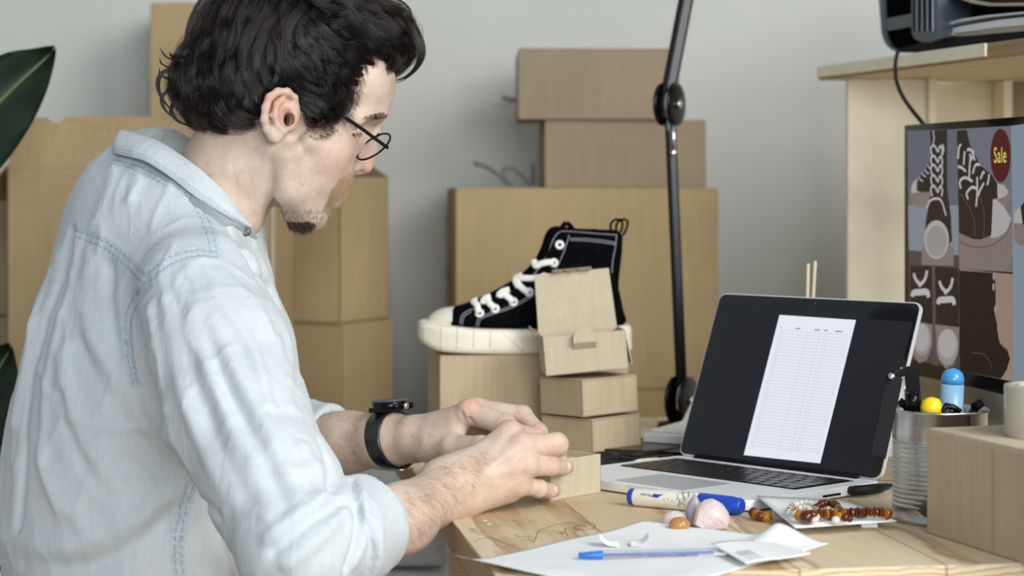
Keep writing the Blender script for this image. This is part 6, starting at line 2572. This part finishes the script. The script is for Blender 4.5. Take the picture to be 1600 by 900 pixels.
# ------------------------------------------------------------------ watch
wc = Wp(612, 687, 2.426)
wax = (WR_F - Wp(606, 688, 2.43))
wax = Vector(wax / np.linalg.norm(wax))
wt = empty('wristwatch', tuple(wc), 0, 'black wristwatch with leather strap on the man\'s far wrist', 'watch')
upw = Vector((0, 0, 1)) - wax * wax.z
upw.normalize()
sdw = wax.cross(upw).normalized()
tilt = wax * .10
bm = bmesh.new()
NS = 56
rings = []
for k in range(NS):
    a = 2 * pi * k / NS
    rr = .0312
    rad = upw * cos(a) * rr * 1.0 + sdw * sin(a) * rr
    cen_ = Vector(wc) + wax * (-.004 * cos(a))
    wv = .0122
    ring = []
    for j, (w_, t_) in enumerate(((-1, 0), (-1, .0022), (-.7, .0032), (.7, .0032), (1, .0022), (1, 0))):
        ring.append(bm.verts.new(cen_ + rad + rad.normalized() * t_ + wax * wv * w_))
    rings.append(ring)
for i in range(NS):
    A_, B_ = rings[i], rings[(i + 1) % NS]
    for k in range(6):
        bm.faces.new((A_[k], A_[(k + 1) % 6], B_[(k + 1) % 6], B_[k]))
bmesh.ops.recalc_face_normals(bm, faces=bm.faces)
world_parent(link(bm, 'strap', simple('black_leather', (.014, .014, .016), .25, noise=.2, bump=.0004, bscale=700), None, True), wt)
ctop = Vector(wc) + upw * .0335 + wax * .001
mtx = Matrix((sdw, wax, upw)).transposed().to_4x4()
mtx.translation = ctop
world_parent(link(lathe_bm([(0, 0), (.019, 0), (.0205, .002), (.0205, .009), (.019, .011), (.0165, .0115), (.016, .0108), (0, .0108)], 48, mat=mtx), 'case', M['black'], None, True), wt)
world_parent(link(lathe_bm([(.0170, .0110), (.0200, .0100), (.0206, .0115), (.0176, .0128), (.0170, .0110)], 48, mat=mtx), 'bezel', M['greyplastic'], None, True), wt)
for k in (-1, 0, 1):
    dirx = (wax * cos(k * .5) - sdw * sin(k * .5) * 1.0).normalized()
    c0 = ctop + upw * .0045 + dirx * .0195
    world_parent(link(lathe_bm([(0, 0), (.0024, 0), (.0024, .004), (.0034, .0042), (.0036, .0075), (.0030, .0085), (0, .0085)], 20, mat=axis_matrix(c0, c0 + dirx)), 'crown', M['black'] if k else M['chrome'], None, True), wt)
for s_ in (-1, 1):
    c0 = ctop + sdw * .015 * s_ + upw * .001
    world_parent(link(box_bm((-.010, -.0105, -.002), (.010, .0105, .004), .0015, 2, mat=Matrix.Translation(c0 - ctop) @ mtx), 'lug', M['black']), wt)
cb = Vector(wc) - upw * .0345 - sdw * .006 + wax * .004
mtx = Matrix((sdw, wax, -upw)).transposed().to_4x4()
mtx.translation = cb
bk_ = bmesh.new()
tube_bm([mtx @ Vector(q) for q in ((-.009, -.0115, 0), (.009, -.0115, 0), (.009, .0115, 0), (-.009, .0115, 0))], .0013, 8, closed=True, bm=bk_)
world_parent(link(bk_, 'buckle', M['chrome'], None, True), wt)

# ------------------------------------------------------------------ hair
def f_hair(Q):
    A = np.array
    d = s_ell(Q, hl(452, 78), A([.108, .087, .094]))
    d = smin(d, s_ell(Q, hl(330, 132), A([.043, .066, .043])), .035)
    d = smin(d, s_ell(Q, hl(352, 178), A([.036, .056, .020])), .02)
    d = smin(d, s_ell(Q, hl(583, 64), A([.0485, .060, .0445])), .03)
    for s in (-1, 1):
        d = smin(d, s_ell(Q, hl(440, 112, s * .042), A([.062, .042, .034])), .02)
    d = smin(d, s_ell(Q, hl(505, 120, -.058), A([.036, .022, .046])), .02)
    d = smin(d, s_ell(Q, hl(505, 165, -.066), A([.024, .011, .020])), .012)
    d = smin(d, s_ell(Q, hl(488, 180, -.0655), A([.016, .0080, .016])), .008)
    d = smin(d, s_ell(Q, hl(385, 150, -.052), A([.030, .026, .034])), .02)
    d = smin(d, s_ell(Q, hl(505, 120, .058), A([.036, .022, .046])), .02)
    return d


def f_hairbase(P):
    Q = w2h(P)
    d = f_hair(Q) + .0065
    ear = s_ell(Q, hl(438, 186, -.09), np.array([.0175, .03, .0245]))
    d = smax(d, -ear, .004)
    return d


V, Q = surface_net(f_hairbase, tuple(HO - .19), tuple(HO + np.array([.2, .16, .19])), .003, 4)
M['hairbase'] = simple('dark_brown_hair_mass', srgb(15, 12, 11), .7, noise=.3, nscale=90, bump=.003, bscale=160)
hb_ = np_mesh('hair', V, Q)
hair = world_parent(link(hb_, 'hair', M['hairbase']), person)

mt_ = bpy.data.materials.new('dark_brown_hair')
mt_.use_nodes = True
nt_ = mt_.node_tree
nt_.nodes.remove(nt_.nodes['Principled BSDF'])
hn = nt_.nodes.new('ShaderNodeBsdfHairPrincipled')
hn.parametrization = 'MELANIN'
hn.inputs['Melanin'].default_value = .98
hn.inputs['Melanin Redness'].default_value = .55
hn.inputs['Roughness'].default_value = .18
hn.inputs['Radial Roughness'].default_value = .45
hn.inputs['Random Color'].default_value = .15
nt_.links.new(hn.outputs[0], nt_.nodes['Material Output'].inputs[0])
M['hair'] = mt_


def hairmat(name, mel, redn, rnd=.3):
    m2 = mt_.copy()
    m2.name = name
    h2 = [n_ for n_ in m2.node_tree.nodes if n_.type == 'BSDF_HAIR_PRINCIPLED'][0]
    h2.inputs['Melanin'].default_value = mel
    h2.inputs['Melanin Redness'].default_value = redn
    h2.inputs['Random Color'].default_value = rnd
    return m2


def strands(name, S, radius, mat, parent, taper=.85):
    """S: (n, k, 3) world points"""
    n, k, _ = S.shape
    c = bpy.data.hair_curves.new(name)
    c.add_curves([k] * n)
    c.attributes['position'].data.foreach_set('vector', S.astype(np.float32).ravel())
    ra = c.attributes.get('radius') or c.attributes.new('radius', 'FLOAT', 'POINT')
    rr = np.tile(radius * (1 - taper * (np.linspace(0, 1, k) ** 2.2)), n).astype(np.float32)
    ra.data.foreach_set('value', rr)
    c.materials.append(mat)
    o = bpy.data.objects.new(name, c)
    COL.objects.link(o)
    return world_parent(o, parent)


flow = np.array([
    (330, 10, -.35, .94), (300, 60, -.15, 1), (285, 100, -.35, .9), (268, 140, -.75, .3), (262, 165, -.5, .7), (300, 160, .05, 1), (300, 190, .4, .9), (345, 195, .8, .5), (330, 130, -.1, 1),
    (400, 20, -.40, .9), (380, 80, -.20, 1), (370, 150, .1, 1), (430, 55, -.15, 1), (425, 110, -.30, .95), (400, 160, .2, .9), (400, 195, .9, .2), (450, 20, -.1, 1),
    (470, 40, .45, .85), (490, 80, .75, .60), (470, 120, .55, .8), (505, 130, .75, .65), (480, 165, .3, .95), (520, 170, .55, .8), (545, 150, .4, .9), (535, 190, -.2, .5), (500, 195, .2, .9),
    (520, 20, .9, .35), (560, 50, .95, .30), (540, 90, .92, .40), (590, 80, .85, .55), (600, 30, .85, .5), (640, 60, .35, .95), (648, 95, -.2, 1), (630, 120, -.8, .4), (600, 118, -.1, .5), (575, 115, .7, .7)], float)


def flowdir(px, py):
    w = 1 / ((flow[None, :, 0] - px[:, None]) ** 2 + (flow[None, :, 1] - py[:, None]) ** 2 + 120) ** 1.6
    v_ = (w[:, :, None] * flow[None, :, 2:4]).sum(1) / w.sum(1)[:, None]
    return v_


def h_px(Qh):
    Pw = h2w(Qh)
    return CX + Pw[:, 0] / Pw[:, 1] * F, HY - (Pw[:, 2] - ZC) / Pw[:, 1] * F


def grad(Q_, e=.0015):
    g = np.stack([f_hair(Q_ + np.eye(3)[k] * e) - f_hair(Q_ - np.eye(3)[k] * e) for k in range(3)], 1)
    return g / (np.linalg.norm(g, axis=1)[:, None] + 1e-9)


def make_guides(roots, depth, nstep, step):
    G = [roots.copy()]
    p = roots.copy()
    n = len(p)
    ph = rng.uniform(0, 6.28, n)
    fr = rng.uniform(.55, 1.1, n)
    am = rng.uniform(.2, 1.0, n)
    for k in range(nstep):
        px_a, py_a = h_px(p)
        fd = flowdir(px_a, py_a)
        d3 = np.stack([fd[:, 0], np.zeros(n), -fd[:, 1]], 1)
        g = grad(p)
        d3 = d3 - g * (d3 * g).sum(1)[:, None]
        d3 /= np.linalg.norm(d3, axis=1)[:, None] + 1e-9
        sd_ = np.cross(d3, g)
        wob = np.array([mnoise.noise(Vector(q * 34)) + .6 * mnoise.noise(Vector(q * 75 + 3)) for q in p])
        d3 = d3 + sd_ * (wob * 1.1 + am * .12 * np.sin(ph + k * fr))[:, None]
        d3 /= np.linalg.norm(d3, axis=1)[:, None] + 1e-9
        p = p + d3 * step
        f0 = f_hair(p)
        tgt = depth * (1 - k / nstep * .2)
        p = p - g * ((f0 - tgt) * .7)[:, None]
        G.append(p.copy())
    return np.stack(G, 1)


# roots: points on the scalp side of the hair volume
mv = w2h(V)
cand = mv[rng.choice(len(mv), 6000)]
pxr, pyr = h_px(cand)
okr = (pyr > -70) & ~((pxr > 405) & (pxr < 470) & (pyr > 132) & (cand[:, 1] < 0)) & ~((pyr > 175) & (pxr > 480))
cand = cand[okr]
NG = 1300
gsel = cand[rng.choice(len(cand), NG)]
gd_ = -grad(gsel)
dep = rng.uniform(-.009, .0045, NG)
gsel = gsel + gd_ * .002
pxr, _ = h_px(gsel)
G = make_guides(gsel, dep, 17, .0042)
NC = 36
tt = np.linspace(0, 1, G.shape[1])
# children gathered into locks
S = np.repeat(G, NC, 0)
off = rng.normal(0, 1, (len(S), 3)) * .0030
prof_ = (1.15 - 1.0 * tt ** .8)
S = S + off[:, None, :] * prof_[None, :, None]
ph = rng.uniform(0, 6.28, len(S))
S += (rng.normal(0, 1, (len(S), 3)) * .0003)[:, None, :] * np.sin(tt * 9 + ph[:, None])[:, :, None]
# different lengths: resample each strand to a fraction of its guide
fracs = rng.uniform(.45, 1.0, len(S))
idxf = tt[None, :] * fracs[:, None] * (G.shape[1] - 1)
i0 = np.clip(idxf.astype(int), 0, G.shape[1] - 2)
w_ = (idxf - i0)[:, :, None]
ar = np.arange(len(S))[:, None]
S = S[ar, i0] * (1 - w_) + S[ar, i0 + 1] * w_
# keep strands away from the ear and face
pxe, pye = h_px(S.reshape(-1, 3))
lat = S.reshape(-1, 3)[:, 1]
bad = ((pxe > 414) & (pxe < 462) & (pye > 150) & (lat < -.05)) | ((pye > 200) & (pxe > 430)) | ((pxe > 553) & (pye > 128) & (pxe < 620) & (lat > -.09) & (pye > 128 + (620 - pxe) * .15))
bad = bad.reshape(len(S), -1)
keep = bad.mean(1) < .10
S = S[keep]
strands('hair_strands', h2w(S), .00010, M['hair'], hair)
# hand-laid locks following the swirls, the quiff and the flips at the nape
hb_bvh = bvh_of(V, Q)
locks = [
    # path, width (m), strands
    ([(308, 92), (286, 97), (266, 92), (252, 74)], .0045, 90), ([(302, 108), (278, 110), (260, 102), (252, 90)], .0040, 80), ([(296, 122), (272, 124), (258, 117), (252, 104)], .0040, 80),
    ([(304, 60), (297, 76), (286, 88), (270, 88), (264, 80)], .0035, 70), ([(292, 104), (266, 112), (256, 126), (256, 146), (266, 166), (284, 186)], .0055, 140), ([(300, 128), (274, 138), (262, 152), (266, 172), (282, 190)], .0055, 120),
    ([(310, 140), (284, 152), (276, 170), (290, 190), (312, 198)], .0055, 120), ([(320, 150), (300, 165), (300, 185), (322, 199), (340, 200)], .0050, 110),
    ([(334, 160), (330, 184), (342, 204), (360, 212), (376, 206), (381, 194)], .0042, 120), ([(350, 165), (343, 185), (346, 200), (358, 207), (370, 202), (368, 192)], .0034, 90),
    ([(368, 160), (372, 184), (388, 200), (404, 196), (412, 184)], .0042, 110), ([(386, 150), (384, 172), (394, 190), (408, 188)], .0042, 100), ([(330, 185), (338, 204), (350, 214), (362, 215)], .003, 50),
    ([(398, 150), (404, 166), (416, 172), (428, 170)], .0022, 36), ([(396, 162), (406, 174), (416, 178), (422, 176)], .0022, 30),
    ([(352, -20), (332, 30), (318, 80), (316, 120), (324, 150)], .0070, 150), ([(376, -20), (352, 30), (338, 80), (338, 115), (346, 145)], .0070, 150), ([(402, -20), (376, 35), (360, 85), (362, 115), (372, 140)], .0070, 150),
    ([(428, -15), (398, 40), (380, 85), (380, 115), (392, 148)], .0070, 150), ([(450, -10), (420, 45), (402, 85), (402, 112), (412, 138)], .0065, 140), ([(330, -20), (308, 30), (298, 75), (300, 110)], .0065, 120),
    ([(470, -10), (440, 40), (424, 75), (424, 105), (432, 130)], .0060, 120), ([(340, 20), (322, 70), (322, 110), (334, 150), (338, 175)], .0060, 110), ([(312, 10), (300, 55), (296, 85), (288, 105), (270, 118)], .0050, 90),
    ([(530, 0), (492, 20), (468, 45), (470, 70), (500, 88), (545, 98), (575, 100)], .0060, 160), ([(510, 20), (484, 42), (478, 62), (500, 78), (540, 88), (572, 90)], .0050, 130), ([(500, -10), (462, 25), (444, 55), (452, 85), (490, 106), (535, 114)], .0065, 160),
    ([(470, 10), (446, 50), (440, 80), (460, 108), (500, 128), (545, 132)], .0060, 150), ([(455, 40), (440, 80), (446, 108), (480, 134), (520, 146), (548, 150)], .0060, 140), ([(440, 70), (436, 104), (456, 132), (494, 152), (532, 164)], .0060, 140),
    ([(434, 90), (440, 118), (466, 142), (500, 162), (532, 178), (538, 190), (528, 196)], .0050, 130), ([(440, 110), (452, 132), (474, 156), (502, 178), (520, 192), (514, 200)], .0045, 110), ([(450, 125), (462, 146), (478, 170), (496, 192), (506, 206)], .0040, 90),
    ([(455, 136), (464, 156), (472, 178), (482, 198)], .0036, 70), ([(520, 150), (540, 168), (546, 182), (538, 196), (524, 194), (520, 186)], .0030, 80), ([(500, 170), (520, 184), (534, 196), (530, 204), (518, 204)], .0028, 60),
    ([(500, -10), (545, 12), (590, 20), (625, 34), (646, 58), (654, 86), (645, 110), (625, 128), (606, 132)], .0065, 200), ([(545, 20), (590, 34), (622, 48), (642, 72), (645, 96), (632, 116), (610, 126), (600, 118)], .0060, 170),
    ([(520, 30), (570, 46), (604, 58), (624, 80), (622, 104), (606, 118)], .0060, 150), ([(540, 60), (575, 68), (604, 84), (612, 104), (604, 122), (594, 126)], .0050, 120), ([(530, 84), (562, 92), (586, 104), (600, 120), (608, 132)], .0045, 110),
    ([(540, 100), (562, 108), (582, 114), (596, 104), (604, 90)], .0030, 60), ([(520, 104), (548, 114), (574, 116), (592, 110)], .0040, 90), ([(600, -10), (622, 6), (634, 20), (637, 32), (632, 36)], .0030, 50), ([(610, 10), (636, 34), (652, 62), (656, 92), (646, 114)], .0040, 80),
    ([(436, 112), (428, 128), (414, 140), (405, 158)], .0035, 90), ([(446, 112), (440, 128), (424, 138), (410, 150)], .0030, 70), ([(452, 118), (462, 134), (470, 150), (470, 172)], .0040, 90),
    ([(520, -8), (500, 30), (505, 50), (530, 58), (565, 56)], .0060, 160), ([(545, -8), (520, 25), (520, 45), (545, 50), (580, 46)], .0060, 150), ([(500, 40), (505, 62), (530, 74), (560, 72), (590, 66)], .0055, 140), ([(490, 0), (480, 30), (490, 55), (515, 70), (545, 78)], .006, 150),
    ([(470, 168), (476, 186), (488, 198), (500, 200), (506, 192)], .0030, 70), ([(490, 160), (496, 180), (508, 194), (520, 192)], .0030, 70),
    ([(560, -10), (600, 14), (632, 36), (648, 66), (650, 96), (634, 122), (616, 130)], .0055, 130), ([(540, 120), (556, 134), (556, 152), (546, 172)], .0040, 90), ([(530, 130), (548, 146), (552, 164), (545, 184)], .0040, 90),
]
LK = []
NPT = 18
for pts, wd_, n_ in locks:
    P_ = catmull([Vector((a, b, 0)) for a, b in pts], 10)
    L3 = []
    last = None
    for p in P_:
        l_, nn_ = hit(hb_bvh, p.x, p.y, .0)
        if l_ is not None and l_.y < 2.42:
            L3.append((A3(l_), A3(nn_)))
            last = L3[-1]
        elif last is not None:
            L3.append((A3(W(p.x, p.y, last[0][1])), last[1]))
        else:
            L3.append(None)
    first = next((q for q in L3 if q is not None), None)
    if first is None:
        first = (A3(W(pts[0][0], pts[0][1], 2.31)), np.array([0, -1.0, 0]))
    L3 = [q if q is not None else (A3(W(P_[i].x, P_[i].y, first[0][1])), first[1]) for i, q in enumerate(L3)]
    C3 = np.array([q[0] for q in L3])
    N3 = np.array([q[1] for q in L3])
    for _ in range(6):
        C3[1:-1] = (C3[:-2] + C3[1:-1] * 2 + C3[2:]) / 4
    fi = np.linspace(0, len(C3) - 1, NPT)
    a_ = np.clip(fi.astype(int), 0, len(C3) - 2)
    w2 = (fi - a_)[:, None]
    C3 = C3[a_] * (1 - w2) + C3[a_ + 1] * w2
    N3 = N3[a_] * (1 - w2) + N3[a_ + 1] * w2
    T3 = np.gradient(C3, axis=0)
    T3 /= np.linalg.norm(T3, axis=1)[:, None] + 1e-9
    S3 = np.cross(T3, N3)
    u = np.linspace(0, 1, NPT)
    wid = wd_ * (.35 + .75 * np.sin(np.pi * np.clip(u * .9 + .08, 0, 1))) * (1 - u ** 5 * .6)
    rise = .0015 + .0035 * np.sin(np.pi * u)
    for _ in range(int(n_ * 1.5)):
        x, y = rng.uniform(-1, 1), rng.normal(0, .5)
        dome = (1 - x * x) * .45
        cl = 1 - .55 * u ** 1.5
        wv = np.sin(u * 7 + x * 2 + rng.uniform(-.4, .4)) * .0004
        row = C3 + N3 * (rise + wid * (dome + y * .22) )[:, None] + S3 * (wid * x * cl + wv)[:, None]
        f1 = rng.uniform(.80, 1.0)
        f0 = rng.uniform(0, .12)
        g_ = (f0 + (f1 - f0) * u) * (NPT - 1)
        ai = np.clip(g_.astype(int), 0, NPT - 2)
        wi = (g_ - ai)[:, None]
        LK.append(row[ai] * (1 - wi) + row[ai + 1] * wi)
strands('hair_locks', np.array(LK), .00010, M['hair'], hair)
# loose single hairs near the outline
fl_c = []
for (px0, py0, dx, dy, cv, n_) in ((262, 95, -.7, -.6, 1.0, 10), (258, 130, -.8, .5, 1.0, 12), (272, 178, -.2, .9, 1.4, 10), (650, 80, .2, 1, 1.4, 26), (636, 30, .8, .4, 1.4, 14), (622, 126, -.8, .2, 1.0, 24),
                                 (345, 208, .6, .6, -2.2, 14), (505, 200, .6, .6, -2.0, 24), (530, 190, .2, .9, 2.2, 20), (412, 165, .9, .2, -.6, 8), (414, 150, .9, -.1, .8, 8), (580, 112, .8, .4, 1.4, 30)):
    for _ in range(n_):
        lt_ = rng.uniform(-.05, .05) if not (400 < px0 < 560) else rng.uniform(-.080, -.070)
        a = atan2(dy, dx) + rng.normal(0, .25)
        p = np.array([px0 + rng.normal(0, 5), py0 + rng.normal(0, 7)])
        pts = []
        L_ = rng.uniform(1.2, 2.8)
        c_ = cv * rng.uniform(.6, 1.5)
        for k in range(12):
            pts.append(hl(p[0], p[1], lt_))
            p = p + np.array([cos(a), sin(a)]) * L_
            a += c_ * .12
        fl_c.append(pts)
strands('hair_wisps', h2w(np.array(fl_c)), .00007, M['hair'], hair)


# facial hair and brows rooted on the skin
def face_hair(name, region, n, length, dirfn, radius, mat, jitter=.5, k=5, lift=.5):
    out = []
    tries = 0
    while len(out) < n and tries < n * 6:
        tries += 1
        p = region()
        l_, n_ = hit(body_bvh, p[0], p[1], 0)
        if l_ is None or l_.y > 2.6:
            continue
        dx, dz = dirfn(p)
        d_ = Vector(HU) * dx + Vector((0, 0, 1)) * dz
        d_ = d_ - n_ * d_.dot(n_)
        if d_.length < 1e-5:
            continue
        d_ = (d_.normalized() + n_ * lift + Vector(rng.normal(0, jitter, 3)) * .5).normalized()
        ln = length * rng.uniform(.5, 1.1)
        cv = Vector(rng.normal(0, 1, 3)) * .18
        pts = []
        q = l_ - n_ * .0003
        for j in range(k):
            pts.append(tuple(q))
            q = q + (d_ + cv * j / k + Vector((0, 0, -.10 * j / k))).normalized() * ln / (k - 1)
        out.append(pts)
    return strands(name, np.array(out), radius, mat, person, .7)


def poly_region(pts):
    xs = [p[0] for p in pts]
    ys = [p[1] for p in pts]
    P_ = np.array(pts, float)

    def f():
        while True:
            x, y = rng.uniform(min(xs), max(xs)), rng.uniform(min(ys), max(ys))
            if sdpoly(np.array([x]), np.array([y]), P_)[0] < 0:
                return (x, y)
    return f


mb = hairmat('brown_moustache_hair', .46, .0, .4)
mbn = [n_ for n_ in mb.node_tree.nodes if n_.type == 'BSDF_HAIR_PRINCIPLED'][0]
mbn.parametrization = 'COLOR'
mbn.inputs['Color'].default_value = srgb(116, 90, 62)
mdk = hairmat('dark_beard_hair', .92, .5)
mlt = hairmat('stubble_hair', .80, .55, .5)
face_hair('moustache', poly_region([(545, 266), (556, 272), (545, 296), (530, 308), (512, 314), (516, 296), (530, 276)]), 800, .011, lambda p: (.1, -1), .00011, mb, .5)
face_hair('moustache', poly_region([(512, 312), (524, 318), (522, 334), (510, 332), (505, 320)]), 260, .007, lambda p: (.3, -1), .00011, mb, .5)
face_hair('beard', poly_region([(447, 344), (462, 346), (482, 344), (494, 349), (482, 359), (466, 362), (452, 355)]), 900, .009, lambda p: (.25, -.7), .00012, mdk, .6)
face_hair('beard', poly_region([(436, 328), (470, 325), (508, 325), (504, 350), (465, 364), (440, 350)]), 700, .0032, lambda p: (.3, -.8), .00010, mdk, .6)
face_hair('stubble', poly_region([(470, 215), (500, 235), (520, 275), (515, 300), (508, 330), (480, 345), (445, 340), (436, 300), (438, 250)]), 900, .0016, lambda p: (.25, -1), .00006, mlt, .6, 3)
face_hair('sideburn', poly_region([(480, 185), (508, 190), (530, 200), (508, 215), (486, 215), (474, 205)]), 500, .009, lambda p: (.35, -.9), .00010, mdk, .6)
face_hair('eyebrow', poly_region([(600, 174), (606, 179), (599, 185), (588, 184), (572, 185), (570, 182), (584, 178), (592, 175)]), 300, .0070, lambda p: (-.9, -.05), .00013, mdk, .35, 5, .25)
face_hair('eyelashes', poly_region([(550, 206), (564, 206), (564, 211), (550, 212)]), 40, .006, lambda p: (.7, -.8), .00013, mdk, .3, 5, .9)
face_hair('temple_hair', poly_region([(540, 110), (566, 118), (560, 150), (545, 185), (530, 190), (535, 150)]), 900, .012, lambda p: (.45, -.75), .00007, mdk, .4, 5, .2)


def arm_hair(name, pts, n, axdir):
    reg = poly_region(pts)
    out = []
    for _ in range(n):
        p = reg()
        l_, n_ = hit(body_bvh, p[0], p[1], 0)
        if l_ is None or l_.y > 2.6:
            continue
        d_ = Vector(axdir) - n_ * Vector(axdir).dot(n_)
        d_ = (d_.normalized() + n_ * .22 + Vector(rng.normal(0, .22, 3))).normalized()
        ln = rng.uniform(.006, .014)
        q = l_
        row = []
        for j in range(5):
            row.append(tuple(q))
            q = q + (d_ + Vector((0, 0, -.18 * j))).normalized() * ln / 4
        out.append(row)
    return strands(name, np.array(out), .000032, hairmat(name, .66, .4, .4), person, .6)


arm_hair('arm_hair', [(624, 762), (660, 738), (712, 716), (745, 700), (762, 712), (742, 760), (712, 795), (660, 835), (640, 850)], 1300, (.5, .3, -.75))
arm_hair('arm_hair', [(525, 650), (590, 648), (590, 725), (528, 732)], 550, (.8, -.1, -.5))
arm_hair('arm_hair', [(636, 664), (700, 650), (690, 715), (640, 715)], 120, (.8, -.1, -.4))
